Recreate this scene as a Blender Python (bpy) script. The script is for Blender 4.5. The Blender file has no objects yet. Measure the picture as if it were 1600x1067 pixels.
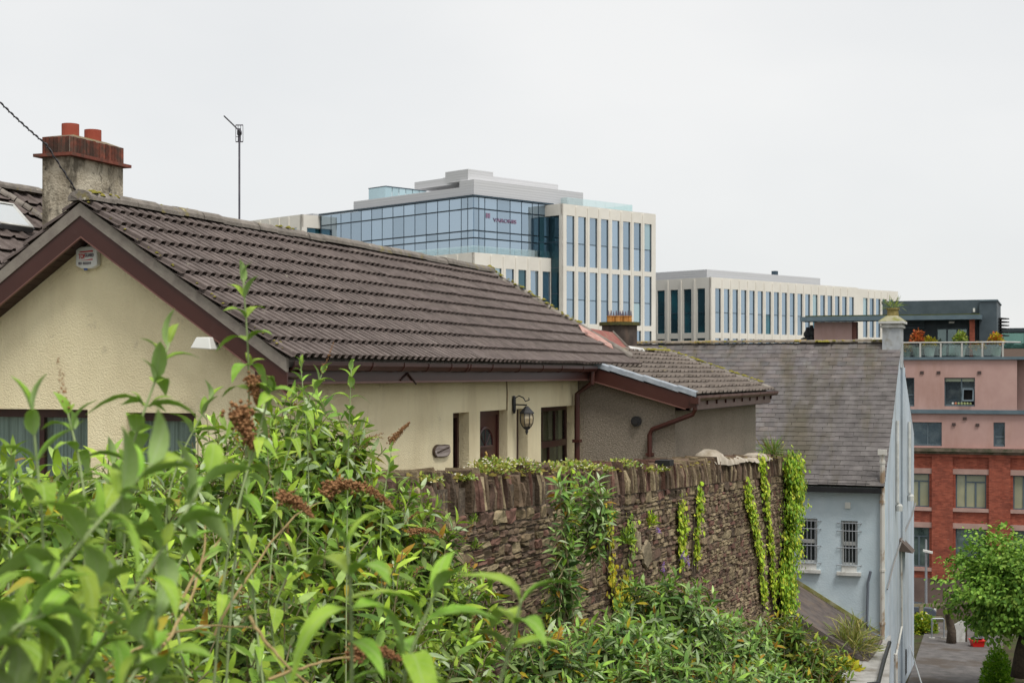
import bpy, bmesh, math, random
import numpy as np
from mathutils import Vector, Matrix

# ------------------------------------------------------------------ camera, sky, sun, exposure
SC = bpy.context.scene
COL = SC.collection
F = 2340.0                                   # focal length in photo pixels
TH = math.atan(850.0 / F)                    # yaw between the view axis and the cottage's long side
cam_d = bpy.data.cameras.new('camera')
cam = bpy.data.objects.new('camera', cam_d)
COL.objects.link(cam)
cam_d.sensor_width = 36.0
cam_d.lens = F * 36.0 / 1600.0
cam_d.shift_y = (585.0 - 533.5) / 1600.0
cam_d.clip_start = 0.05
cam_d.clip_end = 6000.0
cam_d.dof.use_dof = True
cam_d.dof.focus_distance = 19.0
cam_d.dof.aperture_fstop = 7.5
cam.location = (0, 0, 0)
cam.rotation_euler = (math.radians(90), 0, TH)
SC.camera = cam

SUN_EL, SUN_AZ = math.radians(62), math.radians(128)     # azimuth measured from +Y towards +X
world = bpy.data.worlds.new('World')
SC.world = world
world.use_nodes = True
wn = world.node_tree
wn.nodes.clear()
w_out = wn.nodes.new('ShaderNodeOutputWorld')
w_bg = wn.nodes.new('ShaderNodeBackground')
w_sky = wn.nodes.new('ShaderNodeTexSky')
w_sky.sky_type = 'NISHITA'
w_sky.sun_disc = False
w_sky.sun_elevation = SUN_EL
w_sky.sun_rotation = SUN_AZ
w_mix = wn.nodes.new('ShaderNodeMixRGB')
w_mix.inputs[0].default_value = 0.94                      # a closed cloud deck over the blue
w_tc = wn.nodes.new('ShaderNodeTexCoord')
w_map = wn.nodes.new('ShaderNodeMapping')
w_map.inputs['Scale'].default_value = (1.0, 1.0, 2.2)
w_no = wn.nodes.new('ShaderNodeTexNoise')
w_no.inputs['Scale'].default_value = 1.9
w_no.inputs['Detail'].default_value = 5
w_rp = wn.nodes.new('ShaderNodeValToRGB')
w_rp.color_ramp.elements[0].position = 0.3
w_rp.color_ramp.elements[0].color = (0.815, 0.83, 0.838, 1)
w_rp.color_ramp.elements[1].position = 0.7
w_rp.color_ramp.elements[1].color = (0.965, 0.96, 0.945, 1)
w_gain = wn.nodes.new('ShaderNodeMixRGB')
w_gain.blend_type = 'MULTIPLY'
w_gain.inputs[0].default_value = 1
w_gain.inputs[2].default_value = (5.3, 5.3, 5.3, 1)
wn.links.new(w_tc.outputs['Generated'], w_map.inputs[0])
wn.links.new(w_map.outputs[0], w_no.inputs['Vector'])
wn.links.new(w_no.outputs['Fac'], w_rp.inputs[0])
wn.links.new(w_rp.outputs[0], w_gain.inputs[1])
wn.links.new(w_sky.outputs[0], w_mix.inputs[1])
wn.links.new(w_gain.outputs[0], w_mix.inputs[2])
wn.links.new(w_mix.outputs[0], w_bg.inputs[0])
w_bg.inputs[1].default_value = 0.1
wn.links.new(w_bg.outputs[0], w_out.inputs[0])

sun_d = bpy.data.lights.new('sun', 'SUN')
sun_d.energy = 1.5
sun_d.angle = math.radians(18)
sun_d.color = (1.0, 0.97, 0.92)
sun = bpy.data.objects.new('sun', sun_d)
COL.objects.link(sun)
_sd = Vector((math.sin(SUN_AZ) * math.cos(SUN_EL), math.cos(SUN_AZ) * math.cos(SUN_EL), math.sin(SUN_EL)))
sun.rotation_euler = _sd.to_track_quat('Z', 'Y').to_euler()
sun.location = (0, 0, 30)

SC.view_settings.view_transform = 'Standard'
SC.view_settings.look = 'None'
SC.view_settings.exposure = 0.84
SC.view_settings.gamma = 1.0
SC.view_settings.use_curve_mapping = False
SC.render.engine = 'CYCLES'
SC.cycles.use_denoising = True
SC.cycles.max_bounces = 6
SC.cycles.diffuse_bounces = 3
SC.cycles.glossy_bounces = 3
SC.cycles.transmission_bounces = 4
SC.cycles.transparent_max_bounces = 8
SC.cycles.caustics_reflective = False
SC.cycles.caustics_refractive = False

# ------------------------------------------------------------------ survey helpers (metres, eye level = 0)
# X points away from the cottage's long wall, Y runs along it, Z is up.
RV = np.array([math.cos(TH), math.sin(TH), 0.0])
FV = np.array([-math.sin(TH), math.cos(TH), 0.0])
UV = np.array([0.0, 0.0, 1.0])


def ray(u, v):
    return FV + RV * (u - 800) / F + UV * (585 - v) / F


def on(u, v, ax, val):
    d = ray(u, v)
    return d * (val / d['XYZ'.index(ax)])


def dep(u, v, yc):
    return ray(u, v) * yc


def prj(P):
    P = np.asarray(P, float)
    yc = P @ FV
    return 800 + F * (P @ RV) / yc, 585 - F * P[2] / yc, yc


# ------------------------------------------------------------------ mesh builder
class MB:
    def __init__(s):
        s.v, s.f, s.c, s.m = [], [], [], []      # verts, faces, per-face tint, per-face material slot

    def add(s, vs, fs, c=None, m=0):
        b = len(s.v)
        s.v.extend([tuple(map(float, p)) for p in vs])
        for f in fs:
            s.f.append([b + i for i in f])
            s.c.append(c)
            s.m.append(m)
        return s

    def box(s, x0, x1, y0, y1, z0, z1, c=None, m=0):
        vs = [(x0, y0, z0), (x1, y0, z0), (x1, y1, z0), (x0, y1, z0), (x0, y0, z1), (x1, y0, z1), (x1, y1, z1), (x0, y1, z1)]
        return s.add(vs, [(0, 3, 2, 1), (4, 5, 6, 7), (0, 1, 5, 4), (1, 2, 6, 5), (2, 3, 7, 6), (3, 0, 4, 7)], c, m)

    def prism(s, poly, ext, c=None, m=0):
        """poly: list of 3D points, ext: extrusion vector"""
        n = len(poly)
        p = [np.array(q, float) for q in poly]
        e = np.array(ext, float)
        vs = p + [q + e for q in p]
        fs = [tuple(range(n))[::-1], tuple(range(n, 2 * n))] + [(i, (i + 1) % n, n + (i + 1) % n, n + i) for i in range(n)]
        return s.add(vs, fs, c, m)

    def tube(s, pts, rad, n=8, c=None, m=0, cap=True):
        pts = [np.array(p, float) for p in pts]
        if not hasattr(rad, '__len__'):
            rad = [rad] * len(pts)
        vs, fs = [], []
        pu = None
        for i, p in enumerate(pts):
            a = pts[max(0, i - 1)]
            b = pts[min(len(pts) - 1, i + 1)]
            d = b - a
            d = d / (np.linalg.norm(d) + 1e-9)
            if pu is None:
                ref = np.array([0, 0, 1.0]) if abs(d[2]) < .9 else np.array([1.0, 0, 0])
                pu = np.cross(d, ref)
            pu = pu - d * (pu @ d)
            pu = pu / (np.linalg.norm(pu) + 1e-9)
            w = np.cross(d, pu)
            for k in range(n):
                t = 2 * math.pi * k / n
                vs.append(p + rad[i] * (math.cos(t) * pu + math.sin(t) * w))
        for i in range(len(pts) - 1):
            for k in range(n):
                k2 = (k + 1) % n
                fs.append((i * n + k, i * n + k2, (i + 1) * n + k2, (i + 1) * n + k))
        if cap:
            fs.append(tuple(range(n))[::-1])
            fs.append(tuple(range((len(pts) - 1) * n, len(pts) * n)))
        return s.add(vs, fs, c, m)

    def lathe(s, cx, cy, prof, n=16, c=None, m=0, sx=1.0, sy=1.0):
        """prof: list of (radius, z)"""
        vs, fs = [], []
        for r, z in prof:
            for k in range(n):
                t = 2 * math.pi * k / n
                vs.append((cx + r * math.cos(t) * sx, cy + r * math.sin(t) * sy, z))
        for i in range(len(prof) - 1):
            for k in range(n):
                k2 = (k + 1) % n
                fs.append((i * n + k, i * n + k2, (i + 1) * n + k2, (i + 1) * n + k))
        fs.append(tuple(range(n))[::-1])
        fs.append(tuple(range((len(prof) - 1) * n, len(prof) * n)))
        return s.add(vs, fs, c, m)

    def xf(s, fn):
        s.v = [tuple(fn(*p)) for p in s.v]
        return s

    def mesh(s, name, mats, smooth=False):
        me = bpy.data.meshes.new(name)
        me.from_pydata(s.v, [], s.f)
        for mm in (mats if isinstance(mats, (list, tuple)) else [mats]):
            me.materials.append(mm)
        if any(s.m):
            me.polygons.foreach_set('material_index', s.m)
        if any(c is not None for c in s.c):
            at = me.attributes.new('tint', 'FLOAT_COLOR', 'FACE')
            a = np.ones((len(s.f), 4), np.float32)
            for i, c in enumerate(s.c):
                if c is not None:
                    a[i, :3] = c
            at.data.foreach_set('color', a.ravel())
        if smooth:
            me.polygons.foreach_set('use_smooth', [True] * len(me.polygons))
        me.update()
        return me

    def build(s, name, mats, parent=None, smooth=False, bevel=0, auto=None):
        o = link(name, s.mesh(name, mats, smooth), parent)
        if bevel:
            b = o.modifiers.new('bevel', 'BEVEL')
            b.width = bevel
            b.segments = 2
            b.limit_method = 'ANGLE'
        return o


def link(name, me, parent=None):
    o = bpy.data.objects.new(name, me)
    COL.objects.link(o)
    if parent is not None:
        o.parent = parent
        # parents sit at world positions with no rotation unless stated: keep the child's own world coordinates
        o.matrix_parent_inverse = parent_inv(parent)
    return o


_pinv = {}


def parent_inv(p):
    return _pinv.get(p.name, Matrix.Identity(4))


def thing(name, label, cat, loc=(0, 0, 0), group=None, kind=None):
    o = bpy.data.objects.new(name, None)
    COL.objects.link(o)
    o.empty_display_size = 0.2
    o.location = [float(q) for q in loc]
    _pinv[o.name] = Matrix.Translation(Vector([float(q) for q in loc])).inverted()
    return tag(o, label, cat, group, kind)


def tag(o, label=None, cat=None, group=None, kind=None):
    if label:
        o['label'] = label
    if cat:
        o['category'] = cat
    if group:
        o['group'] = group
    if kind:
        o['kind'] = kind
    return o


def np_mesh(name, V, quads, tris, mat, tint=None, smooth=True):
    """fast mesh from numpy: V (n,3), quads (a,4), tris (b,3), tint per vertex (n,3)"""
    me = bpy.data.meshes.new(name)
    nq, nt = len(quads), len(tris)
    me.vertices.add(len(V))
    me.vertices.foreach_set('co', np.asarray(V, np.float32).ravel())
    li = np.concatenate([np.asarray(quads, np.int32).ravel(), np.asarray(tris, np.int32).ravel()])
    me.loops.add(len(li))
    me.loops.foreach_set('vertex_index', li)
    me.polygons.add(nq + nt)
    st = np.concatenate([np.arange(nq) * 4, nq * 4 + np.arange(nt) * 3]).astype(np.int32)
    me.polygons.foreach_set('loop_start', st)
    me.materials.append(mat)
    if tint is not None:
        at = me.attributes.new('tint', 'FLOAT_COLOR', 'POINT')
        a = np.ones((len(V), 4), np.float32)
        a[:, :3] = tint
        at.data.foreach_set('color', a.ravel())
    me.update(calc_edges=True)
    me.validate()
    if smooth:
        me.polygons.foreach_set('use_smooth', [True] * len(me.polygons))
    return me


# ------------------------------------------------------------------ materials
def s2l(c):
    return tuple(((x / 255.0) / 12.92 if x / 255.0 <= .04045 else ((x / 255.0 + .055) / 1.055) ** 2.4) for x in c)


def rgb(c):
    return tuple(c[:3]) + (1.0,)


MATS = {}


def mat(name, c1, c2=None, scale=4.0, rough=0.8, spec=0.3, bump=0.0, bscale=60.0, bdist=0.01, rnd=0.0, tint=False,
        stain=None, stain_scale=1.5, stain_pos=(0.5, 0.65), stain_amt=0.8, stretch=(1, 1, 1), detail=6.0, metallic=0.0,
        stain_stretch=(1, 1, 1), bvor=False, coat=0.0, translucent=0.0, stain2=None, stain2_scale=8.0, stain2_pos=(0.6, 0.66),
        hue=0.0, ramp=(0.35, 0.65)):
    m = bpy.data.materials.new(name)
    m.use_nodes = True
    nt = m.node_tree
    N, L = nt.nodes, nt.links
    bs = N['Principled BSDF']
    geo = N.new('ShaderNodeNewGeometry')

    def noise(sc, st, det=detail, seed=0.0, rgh=0.55):
        mp = N.new('ShaderNodeMapping')
        mp.inputs['Scale'].default_value = st
        mp.inputs['Location'].default_value = (seed, seed * .7, seed * .3)
        L.new(geo.outputs['Position'], mp.inputs[0])
        no = N.new('ShaderNodeTexNoise')
        no.inputs['Scale'].default_value = sc
        no.inputs['Detail'].default_value = det
        no.inputs['Roughness'].default_value = rgh
        L.new(mp.outputs[0], no.inputs['Vector'])
        return no.outputs['Fac']

    def ramp_(fac, p0, p1, a, b):
        r = N.new('ShaderNodeValToRGB')
        r.color_ramp.elements[0].position = p0
        r.color_ramp.elements[1].position = p1
        r.color_ramp.elements[0].color = rgb(a)
        r.color_ramp.elements[1].color = rgb(b)
        L.new(fac, r.inputs[0])
        return r.outputs[0]

    c2 = c2 or c1
    colr = ramp_(noise(scale, stretch), ramp[0], ramp[1], c1, c2)

    def over(col, newc, sc, pos, amt, st, seed):
        k = ramp_(noise(sc, st, 8.0, seed, .62), pos[0], pos[1], (0, 0, 0), (amt, amt, amt))
        mx = N.new('ShaderNodeMixRGB')
        L.new(k, mx.inputs[0])
        L.new(col, mx.inputs[1])
        mx.inputs[2].default_value = rgb(newc)
        return mx.outputs[0]

    if stain:
        colr = over(colr, stain, stain_scale, stain_pos, stain_amt, stain_stretch, 3.7)
    if stain2:
        colr = over(colr, stain2, stain2_scale, stain2_pos, 0.9, (1, 1, 1), 11.3)
    if tint:
        at = N.new('ShaderNodeAttribute')
        at.attribute_name = 'tint'
        mx = N.new('ShaderNodeMixRGB')
        mx.blend_type = 'MULTIPLY'
        mx.inputs[0].default_value = 1
        L.new(colr, mx.inputs[1])
        L.new(at.outputs['Color'], mx.inputs[2])
        colr = mx.outputs[0]
    if rnd or hue:
        oi = N.new('ShaderNodeObjectInfo')
        mr = N.new('ShaderNodeMapRange')
        mr.inputs[3].default_value = 1 - rnd
        mr.inputs[4].default_value = 1 + rnd
        L.new(oi.outputs['Random'], mr.inputs[0])
        hs = N.new('ShaderNodeHueSaturation')
        L.new(mr.outputs[0], hs.inputs['Value'])
        if hue:
            m2 = N.new('ShaderNodeMapRange')
            m2.inputs[3].default_value = 0.5 - hue
            m2.inputs[4].default_value = 0.5 + hue
            ml = N.new('ShaderNodeMath')
            ml.operation = 'MULTIPLY'
            ml.inputs[1].default_value = 7.31
            fr = N.new('ShaderNodeMath')
            fr.operation = 'FRACT'
            L.new(oi.outputs['Random'], ml.inputs[0])
            L.new(ml.outputs[0], fr.inputs[0])
            L.new(fr.outputs[0], m2.inputs[0])
            L.new(m2.outputs[0], hs.inputs['Hue'])
        L.new(colr, hs.inputs['Color'])
        colr = hs.outputs[0]
    L.new(colr, bs.inputs['Base Color'])
    bs.inputs['Roughness'].default_value = rough
    bs.inputs['Specular IOR Level'].default_value = spec
    bs.inputs['Metallic'].default_value = metallic
    if coat:
        bs.inputs['Coat Weight'].default_value = coat
    if bump:
        if bvor:
            vo = N.new('ShaderNodeTexVoronoi')
            vo.inputs['Scale'].default_value = bscale
            L.new(geo.outputs['Position'], vo.inputs['Vector'])
            h = vo.outputs['Distance']
        else:
            h = noise(bscale, (1, 1, 1), 4.0, 5.0)
        bp = N.new('ShaderNodeBump')
        bp.inputs['Strength'].default_value = bump
        bp.inputs['Distance'].default_value = bdist
        L.new(h, bp.inputs['Height'])
        L.new(bp.outputs[0], bs.inputs['Normal'])
    if translucent:
        tr = N.new('ShaderNodeBsdfTranslucent')
        br = N.new('ShaderNodeMixRGB')
        br.blend_type = 'MULTIPLY'
        br.inputs[0].default_value = 1
        br.inputs[2].default_value = (1.15, 1.2, 0.6, 1)
        L.new(colr, br.inputs[1])
        L.new(br.outputs[0], tr.inputs[0])
        ms = N.new('ShaderNodeMixShader')
        ms.inputs[0].default_value = translucent
        L.new(bs.outputs[0], ms.inputs[1])
        L.new(tr.outputs[0], ms.inputs[2])
        L.new(ms.outputs[0], N['Material Output'].inputs[0])
    MATS[name] = m
    return m


def glass_mat(name, dark, refl, fac=0.5, rough=0.04, rnd=0.25, interior=None, iscale=0.6):
    """opaque reflecting window glass seen from outside: dark interior plus a tinted mirror coat"""
    m = bpy.data.materials.new(name)
    m.use_nodes = True
    nt = m.node_tree
    N, L = nt.nodes, nt.links
    N.remove(N['Principled BSDF'])
    di = N.new('ShaderNodeBsdfDiffuse')
    gl = N.new('ShaderNodeBsdfGlossy')
    gl.inputs['Roughness'].default_value = rough
    gl.inputs['Color'].default_value = rgb(refl)
    geo = N.new('ShaderNodeNewGeometry')
    no = N.new('ShaderNodeTexNoise')
    no.inputs['Scale'].default_value = iscale
    no.inputs['Detail'].default_value = 5
    L.new(geo.outputs['Position'], no.inputs['Vector'])
    r = N.new('ShaderNodeValToRGB')
    r.color_ramp.elements[0].position = .45
    r.color_ramp.elements[1].position = .7
    r.color_ramp.elements[0].color = rgb(dark)
    r.color_ramp.elements[1].color = rgb(interior or dark)
    L.new(no.outputs['Fac'], r.inputs[0])
    oi = N.new('ShaderNodeObjectInfo')
    mr = N.new('ShaderNodeMapRange')
    mr.inputs[3].default_value = 1 - rnd
    mr.inputs[4].default_value = 1 + rnd
    L.new(oi.outputs['Random'], mr.inputs[0])
    hs = N.new('ShaderNodeHueSaturation')
    L.new(mr.outputs[0], hs.inputs['Value'])
    L.new(r.outputs[0], hs.inputs['Color'])
    L.new(hs.outputs[0], di.inputs[0])
    # slight waviness of the panes
    n2 = N.new('ShaderNodeTexNoise')
    n2.inputs['Scale'].default_value = 1.2
    L.new(geo.outputs['Position'], n2.inputs['Vector'])
    bp = N.new('ShaderNodeBump')
    bp.inputs['Strength'].default_value = .08
    bp.inputs['Distance'].default_value = .05
    L.new(n2.outputs['Fac'], bp.inputs['Height'])
    L.new(bp.outputs[0], gl.inputs['Normal'])
    ms = N.new('ShaderNodeMixShader')
    m3 = N.new('ShaderNodeMath')
    m3.operation = 'MULTIPLY'
    m3.inputs[1].default_value = fac
    L.new(mr.outputs[0], m3.inputs[0])
    L.new(m3.outputs[0], ms.inputs[0])
    L.new(di.outputs[0], ms.inputs[1])
    L.new(gl.outputs[0], ms.inputs[2])
    L.new(ms.outputs[0], N['Material Output'].inputs[0])
    MATS[name] = m
    return m


def clear_glass(name, col=(0.75, 0.93, 0.9), fac=0.25, dens=0.3):
    m = bpy.data.materials.new(name)
    m.use_nodes = True
    nt = m.node_tree
    N, L = nt.nodes, nt.links
    N.remove(N['Principled BSDF'])
    tr = N.new('ShaderNodeBsdfTransparent')
    tr.inputs[0].default_value = rgb(col)
    gl = N.new('ShaderNodeBsdfGlossy')
    gl.inputs['Roughness'].default_value = .05
    gl.inputs['Color'].default_value = rgb(col)
    ms = N.new('ShaderNodeMixShader')
    ms.inputs[0].default_value = fac
    L.new(tr.outputs[0], ms.inputs[1])
    L.new(gl.outputs[0], ms.inputs[2])
    L.new(ms.outputs[0], N['Material Output'].inputs[0])
    return m


m_cream = mat('cream_roughcast', (.82, .715, .465), (.88, .785, .525), scale=1.2, rough=.92, bump=.7, bscale=52, bdist=.022,
              stain=(.54, .44, .26), stain_scale=1.5, stain_pos=(.48, .76), stain_amt=.55, stain_stretch=(1, 1, .3), spec=.15, stain2=(.50, .42, .27), stain2_scale=2.6, stain2_pos=(.64, .76))
m_reveal = mat('cream_smooth', (.70, .60, .38), (.75, .65, .42), scale=3, rough=.85, spec=.2)
m_pebble = mat('grey_pebbledash', (.20, .17, .13), (.36, .31, .25), scale=38, rough=.95, bump=.9, bscale=45, bdist=.025,
               stain=(.15, .12, .09), stain_scale=.7, stain_pos=(.45, .75), stain_amt=.5, spec=.15, ramp=(.3, .7))
m_brown = mat('brown_pvc', (.054, .0165, .0115), (.066, .021, .015), scale=2, rough=.38, spec=.4, stain=(.10, .06, .05), stain_scale=5,
              stain_pos=(.58, .8), stain_amt=.3)
m_brownd = mat('dark_brown_soffit', (.03, .014, .011), (.042, .02, .015), scale=2, rough=.5, spec=.3)
m_tile = mat('brown_concrete_tile', (.106, .083, .074), (.163, .131, .118), scale=9, rough=.78, spec=.25, bump=.35, bscale=120, bdist=.004,
             rnd=.12, stain=(.09, .07, .06), stain_scale=2.2, stain_pos=(.5, .72), stain_amt=.6, stain2=(.40, .38, .29), stain2_scale=12, stain2_pos=(.66, .72))
m_tile_e = mat('weathered_concrete_tile', (.135, .112, .095), (.2, .168, .143), scale=10, rough=.85, spec=.2, bump=.35, bscale=120, bdist=.004,
               rnd=.16, stain=(.10, .08, .06), stain_scale=2.5, stain_pos=(.5, .7), stain_amt=.6, stain2=(.30, .26, .12), stain2_scale=7, stain2_pos=(.66, .73))
m_ridge = mat('mossy_ridge_tile', (.16, .14, .12), (.25, .22, .19), scale=7, rough=.9, bump=.6, bscale=50, bdist=.015, rnd=.12,
              stain=(.24, .20, .06), stain_scale=5, stain_pos=(.58, .66), stain_amt=.8, stain2=(.52, .48, .38), stain2_scale=13, stain2_pos=(.65, .7))
m_cement = mat('grey_cement', (.21, .18, .155), (.28, .25, .21), scale=6, rough=.9, bump=.4, bscale=40, bdist=.01)
m_lead = mat('lead_flashing', (.22, .25, .28), (.34, .37, .40), scale=8, rough=.5, spec=.5, rnd=.1, bump=.15, bscale=20)
m_moss = mat('yellow_moss', (.20, .19, .03), (.33, .28, .07), scale=20, rough=1, bump=1, bscale=60, bdist=.03, spec=.05)
m_dark = mat('near_black', (.012, .012, .013), (.02, .02, .02), rough=.6)
m_black = mat('black_paint', (.012, .012, .014), (.02, .02, .022), rough=.4, spec=.5)
m_white = mat('white_plastic', (.68, .68, .63), (.74, .74, .70), scale=5, rough=.45)
m_offwhite = mat('weathered_white_paint', (.52, .52, .49), (.66, .66, .63), scale=4, rough=.75, stain=(.3, .28, .23), stain_scale=3, stain_pos=(.5, .7), stain_amt=.7)
m_galv = mat('galvanised_steel', (.33, .35, .37), (.42, .44, .46), scale=10, rough=.45, metallic=.6)
m_redtext = mat('red_print', (.55, .012, .02), rough=.5)
m_navytext = mat('dark_print', (.05, .03, .06), rough=.5)
m_steel = mat('antenna_metal', (.10, .10, .12), (.16, .15, .17), rough=.5, metallic=.5)

# ------------------------------------------------------------------ the ground
GY = [-60, -4, 0, 4, 8, 12, 20, 30, 40, 46, 57, 70, 84, 100, 4000]
GZ = [-1.7, -1.7, -1.75, -2.7, -3.7, -4.3, -5.1, -6.2, -8.2, -9.25, -9.4, -12.4, -13.5, -13.8, -14]


def gz(x, y):
    return float(np.interp(y, GY, GZ))


def make_ground():
    xs = np.concatenate([[-3000, -800, -200], np.arange(-60, 61, 2.0), [200, 800, 3000]])
    ys = np.concatenate([[-500, -100], np.arange(-30, 121, 1.5), [200, 600, 1500, 4500]])
    rng = np.random.default_rng(3)
    X, Y = np.meshgrid(xs, ys)
    Z = np.interp(Y, GY, GZ) + rng.normal(0, .05, X.shape) * ((np.abs(X) < 60) & (Y < 30))
    V = np.stack([X, Y, Z], -1).reshape(-1, 3)
    nx = len(xs)
    i = np.arange(len(ys) - 1)[:, None] * nx + np.arange(nx - 1)[None, :]
    q = np.stack([i, i + 1, i + nx + 1, i + nx], -1).reshape(-1, 4)
    m = mat('soil_and_litter', (.045, .038, .025), (.075, .065, .035), scale=2, rough=1, bump=.6, bscale=12, bdist=.05,
            stain=(.05, .075, .02), stain_scale=.8, stain_pos=(.45, .6), spec=.1)
    o = link('ground', np_mesh('ground', V, q, np.zeros((0, 3), int), m))
    tag(o, 'earth slope falling from the viewer down to the street', None, None, 'structure')


make_ground()
m_asph = mat('old_asphalt', (.10, .092, .088), (.155, .142, .134), scale=3, rough=.95, bump=.5, bscale=40, bdist=.02,
             stain=(.085, .066, .05), stain_scale=.6, stain_pos=(.48, .6), stain_amt=.8)
m_conc = mat('pale_concrete', (.30, .29, .27), (.40, .39, .36), scale=3, rough=.95, stain=(.18, .16, .13), stain_scale=1.2, bump=.3, bscale=30)


def lane():
    b = MB()
    ys = list(np.arange(40, 57.1, 1.0))
    vs, fs = [], []
    for y in ys:
        for x in (-4.2, -3.2, -2.4, -1.5):
            vs.append((x + (y - 47) * -.03, y, gz(0, y) + .05))
    for i in range(len(ys) - 1):
        for k in range(3):
            fs.append((i * 4 + k, i * 4 + k + 1, i * 4 + 5 + k, i * 4 + 4 + k))
    b.add(vs, fs)
    o = b.build('lane', m_asph, smooth=True)
    tag(o, 'worn grey asphalt lane beside the blue house', None, None, 'structure')
    b = MB()
    ys = [60, 64, 68, 72, 78, 84.5]
    vs = [(x, y, gz(0, y) + .05) for y in ys for x in (-40, 30)]
    b.add(vs, [(2 * i, 2 * i + 1, 2 * i + 3, 2 * i + 2) for i in range(len(ys) - 1)])
    o = b.build('street', m_asph)
    tag(o, 'street running below the brick building', None, None, 'structure')
    b = MB().box(-16, -5.75, 9.5, 33.2, -6.5, -2.72)
    o = b.build('yard', m_conc)
    tag(o, 'cottage yard behind the stone wall', None, None, 'structure')


lane()

# ------------------------------------------------------------------ roof tiles
PROFILE = [(0.0, .0), (.046, .0), (.05, .035), (.062, .043), (.123, .043), (.135, .035), (.139, .0), (.167, .0),
           (.213, .0), (.217, .035), (.229, .043), (.29, .043), (.302, .035), (.306, .0), (.334, .0)]
PAN = [(0.0, .0), (.09, .0), (.18, .0), (.235, .0), (.255, .03), (.285, .036), (.31, .02), (.334, .0)]


def tile_mb(prof, length=.37, lift=.05, thick=.012):
    """local frame: x along the eave, y down the slope, z out of the slope"""
    b = MB()
    n = len(prof)
    vs = [(x, 0, h) for x, h in prof] + [(x, length, h + lift) for x, h in prof] + [(x, length - .004, h + lift - thick) for x, h in prof]
    fs = [(i, i + 1, n + i + 1, n + i)[::-1] for i in range(n - 1)] + [(n + i, n + i + 1, 2 * n + i + 1, 2 * n + i)[::-1] for i in range(n - 1)]
    fs += [(0, n, 2 * n), (n - 1, 3 * n - 1, 2 * n - 1)]
    b.add(vs, fs)
    return b


def roof_frame(origin, ex, ey):
    ex, ey = Vector(ex).normalized(), Vector(ey).normalized()
    ez = ex.cross(ey)
    if ez.z < 0:
        ez = -ez
    M = Matrix((ex, ey, ez)).transposed().to_4x4()
    M.translation = Vector(origin)
    return M


def lay_tiles(parent, M, rows, gauge, cols, width, prof, m, n_obj, skip=None, name='roof_tile', cuts=(), order=None, seed=1, vis=None, smooth=False):
    """n_obj tiles nearest the camera become objects, the rest one part of kind stuff"""
    rng = random.Random(seed)
    base = tile_mb(prof)
    me = base.mesh(name, m, smooth)
    inv = parent_inv(parent)
    cells = []
    for r in range(rows):
        for c in range(cols):
            p = M @ Vector((c * width, r * gauge, 0))
            if skip and skip(p, r, c):
                continue
            cells.append((p - Vector((0, 0, 0)), r, c))
    key = order or (lambda t: t[0].length)
    cells.sort(key=key)
    if vis:
        cells = [t for t in cells if vis(t)] + [t for t in cells if not vis(t)]
    rest = MB()
    for k, (p, r, c) in enumerate(cells):
        J = Matrix.Translation((rng.uniform(-.003, .003), rng.uniform(-.008, .008), rng.uniform(0, .006))) @ Matrix.Rotation(rng.uniform(-.006, .006), 4, 'Z')
        T = M @ Matrix.Translation((c * width, r * gauge, 0)) @ J
        if k < n_obj:
            o = link(name, me, parent)
            o.matrix_basis = T
        else:
            vs = [T @ Vector(q) for q in base.v]
            rest.add(vs, base.f)
    if rest.v:
        o = rest.build(name + '_field', m, parent, smooth)
        if cuts:
            bm = bmesh.new()
            bm.from_mesh(o.data)
            for co, no in cuts:
                bmesh.ops.bisect_plane(bm, geom=bm.verts[:] + bm.edges[:] + bm.faces[:], plane_co=co, plane_no=no, clear_outer=True)
            bm.to_mesh(o.data)
            bm.free()
        o['kind'] = 'stuff'
    return cells


# ------------------------------------------------------------------ the cottage
HX = -7.52            # long wall, outer face
GYW = 13.42           # gable wall, outer face
RX, RZ = -9.56, 1.80  # ridge
EX = -7.14            # tile edge at the eave
PITCH = (RZ - .17) / (EX - RX)
BX = 2 * RX - EX      # rear eave
HIP0, HIP1 = (RX, 25.0), (EX, 26.25)
FLOOR = -2.7


def roof_z(x):
    return RZ - PITCH * abs(x - RX)


cot = thing('cottage', 'cream roughcast cottage with brown ribbed tile roof and dark red bargeboards', 'house', (HX, GYW, FLOOR))

# walls: side wall in panels round four openings
OPEN = [(18.41, 18.99, -2.6), (19.40, 20.51, FLOOR), (20.90, 21.40, -2.6), (22.02, 23.80, -2.1)]   # y0, y1, sill
LZ = -.512
b = MB()
WT = .3
y = GYW
for (y0, y1, sl) in OPEN:
    b.box(HX - WT, HX, y, y0, FLOOR, .02)
    b.box(HX - WT, HX, y0, y1, LZ, .02)
    if sl > FLOOR:
        b.box(HX - WT, HX, y0, y1, FLOOR, sl)
    y = y1
b.box(HX - WT, HX, y, 23.93, FLOOR, .02)
b.build('long_wall', m_cream, cot)
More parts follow.
